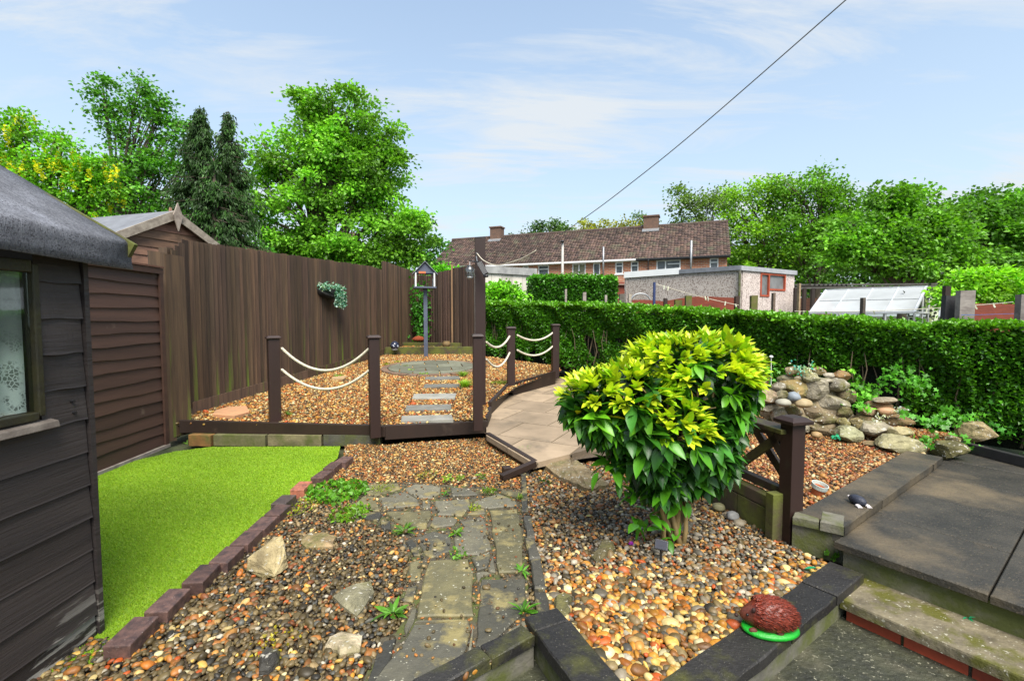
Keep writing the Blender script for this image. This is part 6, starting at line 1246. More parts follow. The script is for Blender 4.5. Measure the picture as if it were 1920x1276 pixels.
b = MB(); b.hexa([gA-n_*.1+Vector((0, 0, zt_)), gB-n_*.1+Vector((0, 0, zt_)), gB+n_*3.3+Vector((0, 0, zt_+.1)), gA+n_*3.3+Vector((0, 0, zt_+.1)), gA-n_*.1+Vector((0, 0, zt_+.22)), gB-n_*.1+Vector((0, 0, zt_+.26)), gB+n_*3.3+Vector((0, 0, zt_+.4)), gA+n_*3.3+Vector((0, 0, zt_+.4))]); b.build('roof', mat('fibre_cement', (.34, .34, .33), (.2, .2, .2), 5, WH, .85), t)

# box hedge between
b = MB(); n = 15000; q0 = D(1000, 560, 14.2); q1 = D(1152, 560, 14.6); zt_ = D(1080, 518, 14.3).z
for (a_, c_, w_, nn) in ((q0, q1, 0, 11000), (q1, q1+Vector((.3, 1.3, 0)), 0, 2200), (q0, q0+Vector((-.1, 1.3, 0)), 0, 1800)):
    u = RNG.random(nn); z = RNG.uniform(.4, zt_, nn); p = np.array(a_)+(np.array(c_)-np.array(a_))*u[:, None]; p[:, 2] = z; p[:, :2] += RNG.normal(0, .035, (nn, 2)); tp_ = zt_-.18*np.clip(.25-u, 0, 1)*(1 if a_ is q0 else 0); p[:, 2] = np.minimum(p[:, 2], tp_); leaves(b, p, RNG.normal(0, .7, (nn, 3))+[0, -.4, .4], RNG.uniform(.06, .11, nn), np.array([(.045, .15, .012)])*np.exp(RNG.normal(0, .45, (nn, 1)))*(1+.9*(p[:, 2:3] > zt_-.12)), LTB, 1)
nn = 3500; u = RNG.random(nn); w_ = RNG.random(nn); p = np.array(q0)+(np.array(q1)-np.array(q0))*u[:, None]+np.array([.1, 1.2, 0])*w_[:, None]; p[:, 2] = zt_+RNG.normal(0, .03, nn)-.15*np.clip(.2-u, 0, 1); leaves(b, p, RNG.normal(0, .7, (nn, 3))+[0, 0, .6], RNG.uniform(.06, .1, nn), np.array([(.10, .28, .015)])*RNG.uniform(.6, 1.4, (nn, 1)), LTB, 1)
t = thing('box_hedge', (q0+q1)/2, 'dense square clipped hedge between the pale garage and the pebbledashed one', 'hedge'); b.build('foliage', hedge_leaf, t)
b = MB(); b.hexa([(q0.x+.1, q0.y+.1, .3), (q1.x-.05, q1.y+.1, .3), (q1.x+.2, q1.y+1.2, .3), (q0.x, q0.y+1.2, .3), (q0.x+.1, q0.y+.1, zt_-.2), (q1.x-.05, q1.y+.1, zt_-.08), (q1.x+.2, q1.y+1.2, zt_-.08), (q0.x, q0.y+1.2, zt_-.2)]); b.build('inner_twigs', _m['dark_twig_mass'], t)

# pebbledashed garage
pd = mat('pebbledash', (.52, .46, .42), (.40, .35, .32), 8, WH, .9, 1.0, 90, .02, False, None, spec=(.20, .15, .13), spscale=26, splo=.53)
pd_l = mat('pebbledash_light', (.66, .57, .53), (.52, .44, .40), 8, WH, .9, 1.0, 90, .02, False, None, spec=(.22, .16, .14), spscale=30, splo=.55)
K0 = D(1171, 540, 16.4); K1 = D(1388, 540, 13.6); K2 = D(1489, 540, 14.9)
for k in (K0, K1, K2): k.z = 0
t = thing('pebbledash_garage', (K1+K0)/2+Vector((0, 0, .4)), 'flat roofed pebbledashed garage with a rust red window frame', 'garage')
z1 = D(1388, 506, 13.6).z; z0w = .3
def wall2(b, A, B_, z0, z1a, z1b, th=.1):
    d = (B_-A).normalized(); n_ = Vector((-d.y, d.x, 0))*th
    b.hexa([A+Vector((0, 0, z0)), B_+Vector((0, 0, z0)), B_+n_+Vector((0, 0, z0)), A+n_+Vector((0, 0, z0)), A+Vector((0, 0, z1a)), B_+Vector((0, 0, z1b)), B_+n_+Vector((0, 0, z1b)), A+n_+Vector((0, 0, z1a))])
zA = D(1171, 521, 16.4).z
b = MB(); wall2(b, K0, K1, z0w, zA, z1); Kb = K0+(K2-K1)*1.0; b2 = MB(); wall2(b, K0+(K2-K1), K0, z0w, zA, zA); b.build('wall', pd, t)
# right-hand face with an opening for the window
wd_ = (K2-K1).normalized(); KL = (K2-K1).length
fx = lambda px, py: ((onplane(px, py, K1, K2)-K1).dot(wd_), onplane(px, py, K1, K2).z)
a0, zt_ = fx(1426, 511); a1, _ = fx(1473, 511); am, _ = fx(1442, 511); _, zb1 = fx(1433, 556); _, zb2 = fx(1460, 545); zt_ = min(zt_, z1-.03)
b = MB(); seg_ = lambda x0, x1, za_, zb_: wall2(b, K1+wd_*x0, K1+wd_*x1, za_, zb_, zb_)
seg_(.1, a0, z0w, z1); seg_(a0, am, z0w, zb1); seg_(am, a1, z0w, zb2); seg_(a0, a1, zt_, z1); seg_(a1, KL, z0w, z1); b.build('end_wall', pd_l, t)
b = MB(); nW = Vector((wd_.y, -wd_.x, 0))
def fr(x0, x1, za_, zb_, o_=.02, th=.06):
    A = K1+wd_*x0+nW*o_; B_ = K1+wd_*x1+nW*o_; n2 = -nW*th; b.hexa([A+Vector((0, 0, za_)), B_+Vector((0, 0, za_)), B_+n2+Vector((0, 0, za_)), A+n2+Vector((0, 0, za_)), A+Vector((0, 0, zb_)), B_+Vector((0, 0, zb_)), B_+n2+Vector((0, 0, zb_)), A+n2+Vector((0, 0, zb_))])
f_ = .055; fr(a0, a0+f_, zb1, zt_); fr(am-f_/2, am+f_/2, zb1, zt_); fr(a1-f_, a1, zb2, zt_); fr(a0+f_, am-f_/2, zb1, zb1+f_); fr(am+f_/2, a1-f_, zb2, zb2+f_); fr(a0+f_, am-f_/2, zt_-f_, zt_); fr(am+f_/2, a1-f_, zt_-f_, zt_)
w_ = b.build('window_frame', mat('rust_frame', (.36, .07, .03), (.28, .05, .02), 8, WH, .6), t)
b = MB(); fr(a0+.01, am, zb1+.01, zt_-.01, -.03, .01); fr(am, a1-.01, zb2+.01, zt_-.01, -.03, .01); b.build('pane', mat('grimy_glass', (.20, .20, .20), (.11, .11, .11), 3, WH, .25, 0), w_)
up1 = Vector((0, 0, 1))
b = MB(); e = -(K1-K0).normalized(); n3 = Vector((K1.y-K0.y, -(K1.x-K0.x), 0)).normalized(); sp = .44
M_ = K0.lerp(K1, .52)
def fascia(A, B_, za_, zb_, h, n_, m_, nm):
    b = MB(); b.hexa([A+n_*.05+up1*za_, B_+n_*.05+up1*zb_, B_-n_*.05+up1*zb_, A-n_*.05+up1*za_, A+n_*.05+up1*(za_+h), B_+n_*.05+up1*(zb_+h), B_-n_*.05+up1*(zb_+h), A-n_*.05+up1*(za_+h)]); b.build(nm, m_, t)
zm_ = zA+(z1-zA)*.52
fascia(K0, M_, zA-.0, zm_-.0, .2, n3, white_pvc, 'white_fascia'); lead = mat('lead_flashing', (.20, .21, .24), (.13, .14, .16), 6, WH, .6); fascia(M_, K1+n3*.02, zm_+.01, z1, .13, n3, lead, 'lead_fascia'); fascia(K1-wd_*.04, K2+wd_*.06, z1-.01, z1-.03, .13, nW, mat('pale_lead', (.34, .35, .37), (.25, .26, .28), 6), 'end_fascia')
b = MB(); b.hexa([K0+up1*zA, K1+up1*z1, K2+up1*z1, K0+(K2-K1)+up1*zA, K0+up1*(zA+.06), K1+up1*(z1+.06), K2+up1*(z1+.06), K0+(K2-K1)+up1*(zA+.06)]); b.build('roof', felt, t)
b = MB(); b.tube([K1+n3*.06+up1*.3, K1+n3*.06+up1*(z1-.02)], .035, 8); b.build('corner_post', concrete, t)
# rust red outbuilding glimpsed between hedge and garage
t = thing('red_outbuilding', D(1160, 540, 19), 'rust red boarded outbuilding glimpsed left of the pebbledash garage', 'shed')
q0_ = D(1148, 530, 19); q1_ = D(1175, 530, 19); b = MB(); b.box(((q0_.x+q1_.x)/2+.4, 19.6, 1.2), (1.5, 1.1, D(1160, 513, 19).z+.0-.0)); 
b.build('wall', rust_red, t); b = MB(); b.box(((q0_.x+q1_.x)/2+.4, 18.98, D(1160, 533, 19).z), (1.5, .1, .05)); b.build('roof_ledge', mat('pale_ledge', (.3, .2, .16)), t)

# wavy red fence panels, posts, poles, lines behind the hedge
def rfence(px0, px1, Y0, Y1, f, lab, m=rust_red):
    A = D(px0, 580, Y0); B_ = D(px1, 580, Y1); n = 24; b = MB(); V = []
    for j in range(2):
        for k in range(n+1): p = A.lerp(B_, k/n); V.append((p.x, p.y, .4 if j == 0 else D(px0, f(k/n), p.y).z))
    V2 = [(x, y+.03, z) for x, y, z in V]; n1 = n+1
    F = [(k, k+1, n1+k+1, n1+k) for k in range(n)]+[(2*n1+k+1, 2*n1+k, 3*n1+k, 3*n1+k+1) for k in range(n)]+[(n1+k, n1+k+1, 3*n1+k+1, 3*n1+k) for k in range(n)]
    b.add(V+V2, F); return single('red_fence_panel', b, m, lab, 'fence panel', 'rust red wavy fence panels behind the hedge')
rfence(1185, 1246, 11.8, 11.6, lambda u: 562-1.5*math.sin(u*3.1)+3*u, 'left wavy rust red fence panel behind the hedge')
rfence(1247, 1378, 11.6, 11.0, lambda u: 564-9*math.sin(min(1, u*1.3)*math.pi*.62)+5*max(0, u-.55), 'right wavy rust red fence panel in front of the pebbledash garage')
rfence(1800, 1905, 9.3, 9.0, lambda u: 568+2*u, 'rust red fence panel behind the weathered posts on the right')
def stump(px, py0, wpx, Y, lab, m=grey_wood, col=WH, rz=.1, round_=False, dz=None, lean=0, name='fence_post'):
    c = D(px, py0, Y); w_ = wpx/FPX*Y; b = MB(); z0 = .35
    if round_: b.tube([(c.x-lean, c.y, z0), (c.x, c.y, c.z)], w_/2, 10, col=col)
    else: b.hexa([(c.x-w_/2-lean, c.y-.03, z0), (c.x+w_/2-lean, c.y-.03, z0), (c.x+w_/2-lean, c.y+.05, z0), (c.x-w_/2-lean, c.y+.05, z0), (c.x-w_/2, c.y-.03, c.z), (c.x+w_/2, c.y-.03, c.z-rr.uniform(-.01, .01)), (c.x+w_/2, c.y+.05, c.z), (c.x-w_/2, c.y+.05, c.z)], col)
    return single(name, b, m, lab, 'post', 'old posts behind the hedge')
stump(1061, 542, 3.5, 11.5, 'thin grey stake behind the hedge, left of the square hedge centre')
stump(1096, 548, 6, 11.6, 'short pale double stake in front of the square hedge')
stump(1136, 553, 4, 11.4, 'small grey stake at the right part of the square hedge')
stump(1166, 551, 9, 11.2, 'dark weathered post left of the blue pole', col=(.4, .42, .4)); stump(1181, 551, 5, 11.1, 'pale slim post beside the curved hoop', col=(1.3, 1.3, 1.2))
stump(1248, 559, 6, 10.6, 'short dark post between the two wavy red panels', dark_wood, (1.2, 1.2, 1.2)); stump(1272, 562, 13, 10.4, 'short mossy post right of the blue pole', moss_wood, (1.3, 1.4, 1.3)); stump(1291, 554, 11, 10.3, 'taller weathered post beside the mossy one', moss_wood, (1.8, 1.9, 1.6))
stump(1382, 555, 7, 10.2, 'dark post at the corner of the pebbledash garage', dark_wood, (1.6, 1.5, 1.4)); stump(1414, 554, 12, 9.8, 'leaning grey green post in front of the garage end wall', moss_wood, (2.2, 2.3, 1.8)); stump(1451, 549, 4, 9.6, 'thin brown stake in front of the garage window', grey_wood, (.5, .42, .35))
stump(1619, 558, 5, 8.6, 'thin dark stake in front of the greenhouse', grey_wood, (.3, .28, .25)); stump(1782, 554, 22, 7.2, 'dark felt wrapped post right of the greenhouse', mat('black_felt', (.04, .04, .042), (.025, .025, .028), 10), dz=0, lean=.03); stump(1812, 545, 28, 7.0, 'broad weathered grey post with a blue string around it', grey_wood, (.8, .82, .85)); stump(1776, 536, 10, 9.5, 'tall dark post behind the felt wrapped one', dark_wood); stump(1916, 552, 10, 6.2, 'grey post at the right edge of the view', grey_wood, (.6, .62, .66))
stump(1499, 531, 3, 10.5, 'thin tan cane right of the garage', grey_wood, (1.1, .9, .6)); stump(1227, 529, 5, 10.8, 'blue metal pole holding a washing line behind the hedge', mat('blue_pole', (.03, .05, .14), (.02, .03, .09), 5), round_=True, name='line_pole')
b = MB(); c = D(1812, 590, 6.99); b.tube([(c.x-.13, c.y-.05, c.z), (c.x+.13, c.y-.05, c.z)], .004, 6); b.tube([(c.x+.13, c.y-.05, c.z), (c.x+.6, c.y-.2, c.z+.02)], .003, 6); single('blue_string', b, mat('blue_cord', (.03, .12, .35), (.02, .1, .3), 5), 'blue string tied round the broad grey post', 'string')
b = MB(); A = D(1227, 531, 10.8); Bq = D(1385, 572, 10.1); pts = [A.lerp(Bq, k/12)-Vector((0, 0, .10*4*(k/12)*(1-k/12)*.3)) for k in range(13)]; b.tube(pts, .006, 6); t = thing('washing_line', A, 'sagging pale washing line with pegs in front of the pebbledash garage', 'washing line'); b.build('cord', rope_m, t)
for u in (.12, .17, .62, .65, .85, .97): p = A.lerp(Bq, u); b = MB(); b.box(p-Vector((0, 0, .035)), (.02, .02, .09), rr.uniform(0, 1), tilt=(rr.uniform(-.4, .4), rr.uniform(-.4, .4))); b.build('clothes_peg', mat('pale_peg', (.6, .62, .5), (.5, .5, .3), 3), t)
b = MB(); A = D(1490, 583, 9.6); Bq = D(1900, 566, 7.6); pts = [A.lerp(Bq, k/12)-Vector((0, 0, .12*(k/12)*(1-k/12)*2)) for k in range(13)]; b.tube(pts, .006, 6); t = thing('washing_line', A, 'washing line with pegs in front of the greenhouse', 'washing line'); b.build('cord', rope_m, t)
for u in (.03, .05, .25, .42, .66, .72, .78, .86, .93): p = A.lerp(Bq, u)-Vector((0, 0, .24*u*(1-u))); b = MB(); b.box(p-Vector((0, 0, .03)), (.02, .02, .08), rr.uniform(0, 1), tilt=(rr.uniform(-.4, .4), rr.uniform(-.4, .4))); b.build('clothes_peg', mat('pale_peg', (.6, .62, .5)), t)
b = MB(); c = D(1201, 566, 12.3); r_ = .26; b.tube([(c.x+r_*math.cos(a)*1.0, c.y, c.z+r_*.85*math.sin(a)) for a in np.linspace(-.1, math.pi+.1, 20)], .018, 8); single('metal_hoop', b, galv, 'curved grey metal hoop above the left wavy red panel', 'hoop', smooth=True)
# street lamp column seen in front of the terrace
t = thing('lamp_column', D(1055, 560, 24), 'slim grey concrete lamp column in front of the terrace', 'lamp post'); c = D(1055, 455, 24); b = MB(); b.tube([(c.x, c.y, .3), (c.x, c.y, c.z)], [.09, .055], 8); b.build('column', mat('lamp_concrete', (.42, .40, .37), (.33, .32, .3), 4), t, smooth=True); b = MB(); b.add(ICO2[0]*[.1, .16, .07]+np.array(c)+[-.02, -.05, .05], ICO2[1]); b.build('lamp_head', black_pl, t, smooth=True)

# greenhouse
t = thing('greenhouse', D(1640, 590, 11.2), 'aluminium framed greenhouse with whitish roof panes behind the hedge', 'greenhouse')
RL = D(1549, 543.5, 12.9); RR_ = D(1737, 537.5, 11.3); rz_ = (RL.z+RR_.z)/2; RL.z = RR_.z = rz_
rdv = (RR_-RL).normalized(); FL = D(1518, 586, 12.1); FRt = D(1714, 586, 10.6); ez = (FL.z+FRt.z)/2; pv = ((FL-RL)+(FRt-RR_))/2; pv.z = 0
FL = RL+pv; FRt = RR_+pv; FL.z = FRt.z = ez; BL = RL-pv; BR = RR_-pv; BL.z = BR.z = ez
poly_m = bpy.data.materials.new('translucent_pane'); poly_m.use_nodes = True; q = poly_m.node_tree; q.nodes.clear(); N = q.nodes.new; L = q.links.new; di = N('ShaderNodeBsdfPrincipled'); di.inputs['Base Color'].default_value = (.40, .42, .43, 1); di.inputs['Roughness'].default_value = .85; tr = N('ShaderNodeBsdfTransparent'); tr.inputs[0].default_value = (.85, .9, .92, 1); mxs = N('ShaderNodeMixShader'); mxs.inputs[0].default_value = .8; nn_ = N('ShaderNodeTexNoise'); nn_.inputs['Scale'].default_value = 2.5; rmx = N('ShaderNodeMapRange'); rmx.inputs['To Min'].default_value = .6; rmx.inputs['To Max'].default_value = .95; L(nn_.outputs[0], rmx.inputs[0]); L(rmx.outputs[0], mxs.inputs[0]); L(tr.outputs[0], mxs.inputs[1]); L(di.outputs[0], mxs.inputs[2]); ou = N('ShaderNodeOutputMaterial'); L(mxs.outputs[0], ou.inputs[0])
def quad(b, *p): b.add(p, [tuple(range(len(p)))])
for k in range(4):
    u0, u1 = k/4+.003, (k+1)/4-.003; b = MB(); quad(b, FL.lerp(FRt, u0), FL.lerp(FRt, u1), RL.lerp(RR_, u1), RL.lerp(RR_, u0)); b.build('roof_pane', poly_m, t)
    b = MB(); quad(b, BL.lerp(BR, u0), BL.lerp(BR, u1), RL.lerp(RR_, u1), RL.lerp(RR_, u0)); b.build('roof_pane', poly_m, t)
    b = MB(); g0 = Vector((0, 0, ez-.35)); quad(b, FL.lerp(FRt, u0)-g0, FL.lerp(FRt, u1)-g0, FL.lerp(FRt, u1), FL.lerp(FRt, u0)); b.build('side_pane', gm, t)
b = MB(); alu = (1, 1, 1)
for A, B_ in ((RL, RR_), (FL, FRt), (BL, BR), (RL, FL), (RL, BL), (RR_, FRt), (RR_, BR), (FRt, BR), (FL, BL)): b.beam(A, B_, .045, .045)
for k in (1, 2, 3): u = k/4; b.beam(RL.lerp(RR_, u), FL.lerp(FRt, u), .03, .03); b.beam(RL.lerp(RR_, u), BL.lerp(BR, u), .03, .03)
b.beam(RL.lerp(FL, .5)+up1*.01, RR_.lerp(FRt, .5)+up1*.01, .012, .012)
g0 = Vector((0, 0, ez-.35))
for k in range(5): u = k/4; A = FL.lerp(FRt, u); b.beam(A-g0, A, .03, .03, up=(0, 1, 0)); A = BL.lerp(BR, u); b.beam(A-g0, A, .03, .03, up=(0, 1, 0))
for u in (.35, .65): A = FRt.lerp(BR, u); b.beam(A-g0, A+up1*(rz_-ez)*.65, .03, .03, up=(0, 1, 0))
b.build('aluminium_frame', mat('aluminium', (.6, .61, .62), (.45, .46, .48), 6, WH, .4, .05, metal=.3), t)
b = MB(); quad(b, FRt-g0, BR-g0, BR, RR_, FRt); b.build('gable_pane', gm, t)
b = MB(); A = D(1748, 583, 11.6); b.tube([(A.x, A.y, .4), (A.x, A.y, A.z+.3)], [.05, .16], 6); leaves(b, np.array(A)+RNG.normal(0, .3, (200, 3)), RNG.normal(0, 1, (200, 3)), np.full(200, .09), np.tile([.03, .04, .03], (200, 1)), LTB, 1); single('wrapped_plant', b, leafm, 'dark bundled plant at the gable of the greenhouse', 'plant')
# pergola behind greenhouse
t = thing('pergola', D(1640, 560, 16), 'grey slatted wooden pergola behind the greenhouse', 'pergola'); b = MB()
for k in range(9): A = D(1493+k*8, 537, 15.0); b.beam((A.x, 14.2, A.z), (A.x+.4, 15.8, A.z+.02), .07, .05)
A = D(1490, 540, 14.2); B_ = D(1785, 536, 14.2); b.beam(A, (B_.x, B_.y, A.z+.06), .06, .05); A = D(1490, 534, 15.6); b.beam(A, (B_.x+.8, A.y, A.z+.03), .06, .05); b.build('roof_slats', mat('dark_grey_timber', (.09, .085, .075), (.05, .045, .04), 6), t)
for px in (1492, 1508, 1524, 1780): A = D(px, 540, 14.2); b = MB(); b.beam((A.x, A.y, .4), (A.x, A.y, A.z), .09, .09, up=(0, 1, 0)); b.build('post', dark_wood, t)
b = MB(); A = D(1498, 560, 15.8); b.box((A.x+.5, A.y, 1.15), (1.3, .05, 1.6)); single('brown_panel', b, mat('brown_boards', (.2, .09, .05), (.12, .05, .03), 4, (1, 1, 8)), 'brown boarded panel seen between garage and greenhouse', 'panel')
b = MB(); b.beam(D(1165, 586, 11), D(1165, 575, 11), .01, .01, up=(0, 1, 0))

# ---------------------------------------------------------------- TREES
def tree(name, base, blobs, Y, nclump, nleaf, lsz, col, lab, cat='tree', group=None, trunk_r=.2, tm=LTB, clr=.5, leafmat=None, sp=.55, conif=False, var=.3, open_=0.0, yflow=None, wind=0, litter=.35):
    """blobs: (px, py, rx_px, rz_px): lobes of the crown, all round the distance Y"""
    c0 = D(base, 560, Y); t = thing(name, (c0.x, Y, .3), lab, cat, group); b = MB(); tr_ = MB()
    Bs = []
    extra = []
    for (px, py, rx, rz) in blobs:
        for _ in range(2): a_ = rr.uniform(0, 6.28); k_ = rr.uniform(.4, .62); extra.append((px+rx*1.0*math.cos(a_), py+rz*1.0*math.sin(a_)*(.9 if math.sin(a_) > 0 else 1), rx*k_, rz*k_))
    for (px, py, rx, rz) in list(blobs)+extra: c = D(px, py, Y); Bs.append((np.array(c), np.array([rx, (rx+rz)/2, rz])/FPX*Y))
    vol = np.array([np.prod(r)**(2/3) for _, r in Bs]); vol = vol/vol.sum(); lowz = min(c[2]-r[2] for c, r in Bs)
    tb = Vector((c0.x, Y, .2)); topc = max(Bs, key=lambda q: q[0][2]); 
    tt = Vector((topc[0][0], topc[0][1], topc[0][2]-topc[1][2]*.9)); spine = [tb.lerp(tt, k/6)+Vector((.05*math.sin(k*2), .05*math.cos(k), 0))*trunk_r*5 for k in range(7)]
    tr_.tube(spine, [trunk_r*(1-.8*k/6) for k in range(7)], 8)
    P_, D_, S_, C_ = [], [], [], []
    for i, (c, r) in enumerate(Bs):
        m = max(3, int(nclump*vol[i])); u = np.clip((c[2]-1-.2)/(tt.z+.01), .15, .9)*.75; s0 = spine[min(6, int(u*6))]
        e = Vector(c); md = s0.lerp(e, .5)+Vector((0, 0, .1*(e-s0).length)); tr_.tube([s0, md, e], [trunk_r*.42, trunk_r*.25, trunk_r*.08], 6)
        for _ in range(m):
            d = RNG.normal(size=3); d /= np.linalg.norm(d); k = RNG.uniform(.35, 1)**.5; q = c+d*r*k
            if k > .6 and RNG.random() < .45: tr_.tube([e.lerp(s0, .3), Vector(c+(q-c)*.5)+Vector((0, 0, .05)), Vector(q)], [trunk_r*.12, trunk_r*.07, trunk_r*.03], 4)
            tone = min(1.45, max(.5, math.exp(RNG.normal(0, var)))); n = int(nleaf*RNG.uniform(.6, 1.4)); R_ = clr*RNG.uniform(.6, 1.3)
            g_ = RNG.normal(0, .5, (n, 3))*[R_, R_, R_*.5]; pp = q+g_; pp[:, 2] -= .25*np.linalg.norm(g_[:, :2], axis=1)
            P_.append(pp); dd = g_/R_*1.0+d*.5+RNG.normal(0, .5, (n, 3))+[wind, 0, -.15]; D_.append(dd); S_.append(lsz*RNG.uniform(.6, 1.25, n)); cc_ = np.array([col])*tone*np.exp(RNG.normal(0, .22, (n, 1)))
            C_.append(cc_)
    P_ = np.concatenate(P_); leaves(b, P_, np.concatenate(D_), np.concatenate(S_), np.concatenate(C_)*1.18, tm, .9)
    if yflow:
        n = yflow; k = RNG.integers(0, len(P_), n)
        for kk in k:
            m = 22; pp = P_[kk]+np.stack([RNG.normal(0, .02, m), RNG.normal(0, .02, m), -np.linspace(0, .26, m)], 1); leaves(b, pp, RNG.normal(0, 1, (m, 3)), np.full(m, .07), np.tile([.85, .78, .03], (m, 1)), LTB, 1)
    b.build('crown', leafmat or leafm, t); tr_.build('trunk', bark, t, smooth=True); return t
big = [(628, 200, 48, 42), (590, 190, 25, 20), (655, 250, 70, 55), (590, 260, 55, 45), (560, 310, 60, 50), (640, 340, 90, 70), (705, 320, 55, 60), (510, 290, 32, 28), (500, 350, 45, 40), (560, 400, 80, 60), (660, 430, 100, 60), (735, 400, 55, 55), (765, 440, 42, 45), (500, 430, 48, 26), (605, 470, 80, 30), (700, 480, 90, 28), (720, 270, 26, 30), (780, 400, 20, 22), (478, 405, 30, 16), (560, 490, 50, 24), (640, 285, 70, 50)]
tree('maple_tree', 640, big, 19, 430, 115, .15, (.145, .33, .025), 'big full crowned bright green maple behind the long fence', trunk_r=.28, clr=.52, var=.42)
tree('maple_tree', 250, [(195, 175, 16, 24), (215, 215, 22, 26), (255, 180, 18, 26), (262, 225, 38, 34), (305, 205, 20, 22), (315, 250, 30, 28), (245, 275, 42, 40), (300, 300, 45, 35), (225, 330, 38, 34), (280, 350, 55, 36), (330, 290, 26, 20), (340, 330, 22, 24), (250, 390, 60, 30), (320, 385, 45, 28), (200, 380, 34, 30)], 15, 170, 60, .11, (.07, .21, .018), 'slender open crowned dark green tree left of the conifers', trunk_r=.12, clr=.4, wind=.5)
tree('laburnum_tree', 120, [(20, 250, 30, 30), (60, 280, 42, 32), (110, 285, 34, 26), (40, 330, 55, 36), (110, 330, 50, 36), (170, 310, 30, 26), (155, 360, 48, 32), (80, 380, 60, 34), (130, 400, 60, 24), (5, 290, 34, 40), (190, 350, 26, 22), (-40, 300, 50, 50), (185, 300, 14, 12)], 11.5, 190, 60, .085, (.13, .33, .014), 'laburnum tree with hanging yellow flowers behind the dark shed', trunk_r=.1, clr=.34, yflow=150)
def conifer(px, pytop, pybase, halfw, Y, lab, n=9000):
    top = D(px, pytop, Y); base = D(px, pybase, Y); H_ = top.z-.4; t = thing('conifer_tree', (top.x, Y, .3), lab, 'tree', 'dark conifers behind the fence'); b = MB(); R0 = halfw/FPX*Y
    tr_ = MB(); tr_.tube([(top.x, Y, .2), (top.x, Y, top.z-.1)], [.22, .02], 8); P_, D_, C_ = [], [], []
    for k in range(int(n/34)):
        u = RNG.random()**.75; z = top.z-u*H_; a = RNG.uniform(0, 6.28); r_ = R0*1.15*(u**.88)*RNG.uniform(.3, 1.35)+.03; e = np.array([top.x+r_*math.cos(a), Y+r_*math.sin(a), z-.15*r_]); s0 = np.array([top.x, Y, z+.12*r_])
        if RNG.random() < .5: tr_.tube([s0, e], [.02, .008], 4)
        m = 34; w_ = RNG.random(m)**.6; pp = s0+(e-s0)*w_[:, None]+RNG.normal(0, .06*Y/18, (m, 3)); pp[:, 2] -= RNG.random(m)*.2; P_.append(pp); D_.append((e-s0)/max(.2, r_)*.8+RNG.normal(0, .4, (m, 3))+[0, 0, -.9]); C_.append(np.array([(.032, .085, .014)])*math.exp(RNG.normal(0, .35))*RNG.uniform(.6, 1.4, (m, 1)))
    leaves(b, np.concatenate(P_), np.concatenate(D_), RNG.uniform(.08, .17, sum(len(p) for p in P_)), np.concatenate(C_), leaf_tmpl(.3, .3, .3), 1); b.build('crown', needle, t); tr_.build('trunk', bark, t)
conifer(374, 198, 470, 105, 13.6, 'tallest dark conifer between the slender tree and the big maple', 26000); conifer(428, 208, 470, 92, 13.9, 'second dark conifer, touching the left side of the big maple', 20000)
conifer(400, 290, 470, 110, 13.2, 'lower bushy dark conifer filling the gap beneath the two tall ones', 9000)
tree('broadleaf_shrub', 330, [(200, 400, 40, 25), (420, 460, 60, 22), (330, 420, 60, 30), (480, 490, 60, 20)], 17, 60, 60, .14, (.06, .2, .014), 'dark leafy understorey shrub beneath the left hand trees', 'shrub', trunk_r=.06, clr=.5)
tree('birch_tree', 795, [(790, 440, 24, 28), (805, 470, 18, 24), (775, 470, 24, 20), (800, 495, 22, 14)], 30, 45, 50, .2, (.06, .19, .02), 'small airy tree between the big maple and the terrace roof', trunk_r=.08, clr=.5)
# right-hand trees
tree('broadleaf_tree', 1300, [(1275, 390, 22, 30), (1300, 375, 26, 26), (1335, 385, 30, 30), (1290, 410, 34, 22), (1350, 372, 24, 22)], 52, 75, 34, .30, (.10, .17, .03), 'sparse twiggy tree just right of the far chimney', 'tree', 'far trees behind the terrace', trunk_r=.14, clr=1.0, sp=.4)
tree('broadleaf_tree', 1425, [(1400, 370, 38, 34), (1440, 360, 40, 30), (1385, 430, 40, 50), (1440, 430, 60, 55), (1420, 490, 70, 40), (1380, 500, 30, 30), (1465, 390, 34, 36)], 42, 190, 80, .25, (.16, .31, .018), 'yellowish green broad tree behind the pebbledash garage', 'tree', 'tall trees on the right', trunk_r=.3, clr=1.1)
tree('broadleaf_tree', 1530, [(1500, 350, 34, 26), (1540, 350, 34, 26), (1565, 375, 26, 26), (1520, 400, 60, 40), (1560, 430, 46, 40), (1500, 460, 50, 45), (1550, 490, 55, 34), (1590, 410, 14, 20)], 40, 170, 80, .24, (.11, .26, .016), 'tallest broad green tree right of the garage', 'tree', 'tall trees on the right', trunk_r=.3, clr=1.05)
tree('sycamore_tree', 1690, [(1690, 375, 40, 24), (1660, 395, 48, 26), (1730, 380, 34, 24), (1640, 430, 56, 30), (1700, 430, 70, 36), (1760, 440, 45, 34), (1620, 480, 56, 28), (1700, 490, 84, 30), (1770, 490, 50, 26), (1600, 450, 40, 24)], 26, 260, 85, .22, (.12, .285, .02), 'wide layered sycamore behind the greenhouse', 'tree', 'tall trees on the right', trunk_r=.25, clr=.8)
tree('sycamore_tree', 1860, [(1870, 375, 40, 20), (1820, 395, 40, 24), (1890, 400, 50, 28), (1850, 440, 66, 34), (1910, 450, 60, 34), (1830, 490, 60, 28), (1900, 500, 60, 30), (1960, 420, 60, 60)], 28, 240, 85, .23, (.095, .24, .02), 'wide dark green tree at the right edge of the photo', 'tree', 'tall trees on the right', trunk_r=.25, clr=.85)
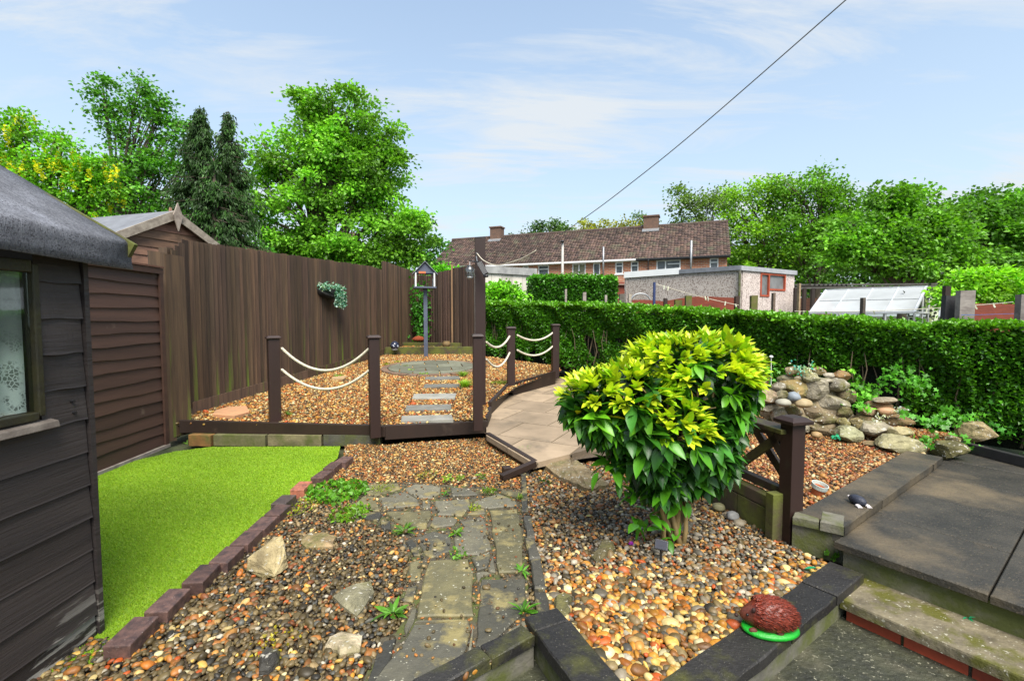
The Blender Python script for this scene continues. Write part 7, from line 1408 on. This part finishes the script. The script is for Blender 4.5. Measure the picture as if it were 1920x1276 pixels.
tree('elder_shrub', 1830, [(1800, 530, 22, 16), (1830, 522, 28, 16), (1860, 520, 34, 18), (1890, 530, 34, 22), (1840, 550, 48, 20), (1790, 555, 18, 14), (1900, 560, 30, 16)], 10, 90, 60, .09, (.20, .42, .02), 'light lime green shrub above the hedge on the right', 'shrub', trunk_r=.04, clr=.26)
tree('lime_bush', 930, [(925, 545, 22, 14), (950, 545, 20, 16), (935, 560, 34, 14), (965, 556, 14, 12)], 13.2, 60, 50, .09, (.17, .42, .02), 'light green bush in front of the pale garage', 'shrub', trunk_r=.03, clr=.3)
tree('small_bush', 830, [(830, 505, 24, 7), (850, 505, 20, 6)], 16, 20, 40, .1, (.13, .38, .02), 'bright green bush top showing over the rear fence', 'shrub', trunk_r=.03, clr=.25)
for k, (px, pt, w_, lab, cl) in enumerate(((1110, 412, 40, 'mustard yellow green tree peeping over the middle of the terrace roof', (.24, .25, .02)), (1172, 412, 28, 'second mustard coloured tree left of the right chimney', (.22, .22, .02)), (1048, 412, 18, 'wispy dark tree peeping over the roof, left of the mustard ones', (.07, .14, .03)), (1010, 421, 9, 'tiny dark tree top showing over the terrace roof', (.06, .13, .03)), (975, 431, 20, 'thin bare looking twigs above the roof near the left chimney', (.09, .12, .04)), (1200, 402, 18, 'wispy tree directly left of the right hand chimney', (.08, .14, .03)))):
    tree('distant_tree', px, [(px, pt+12, w_, 12), (px-w_*.4, pt+24, w_*.8, 14), (px+w_*.4, pt+24, w_*.8, 14)], 60, 34 if w_ > 22 else 14, 40, .3, cl, lab, 'tree', 'far trees behind the terrace', trunk_r=.12, clr=.9)
tree('sycamore_tree', 2080, [(2080, 400, 70, 40), (2140, 430, 60, 50), (2030, 450, 60, 50), (2100, 490, 90, 40), (2200, 470, 60, 50)], 27, 120, 85, .25, (.10, .25, .02), 'leafy green tree standing just outside the right edge of the photo', 'tree', 'tall trees on the right', trunk_r=.25, clr=.85)
# far wood closing the view
def wood(x0, x1, Y, ztop, n, col, lab):
    b = MB(); x = RNG.uniform(x0, x1, n); z = RNG.uniform(.3, 1, n)*(ztop+1.2*np.sin(x*.35)+.7*np.sin(x*1.1)); p = np.stack([x, Y+RNG.uniform(-1.5, 1.5, n), z], 1); tone = np.exp(.35*np.sin(x*2.1+z*2.7)+.25*np.sin(x*5.1-z*4.3)); leaves(b, p, RNG.normal(0, .8, (n, 3))+[0, -.4, 0], RNG.uniform(.35, .6, n), np.array([col])*tone[:, None]*RNG.uniform(.6, 1.4, (n, 1)), LTB, 1); tag(b.build('far_wood', leafm, origin=(0, Y, 0)), lab, kind='stuff')
wood(17, 66, 58, 10.0, 20000, (.06, .15, .015), 'far wood behind the trees on the right'); wood(-62, -6, 46, 4.3, 12000, (.05, .13, .015), 'far wood behind the left hand trees')
for o in bpy.data.objects:
    if '_o' in o: del o['_o']
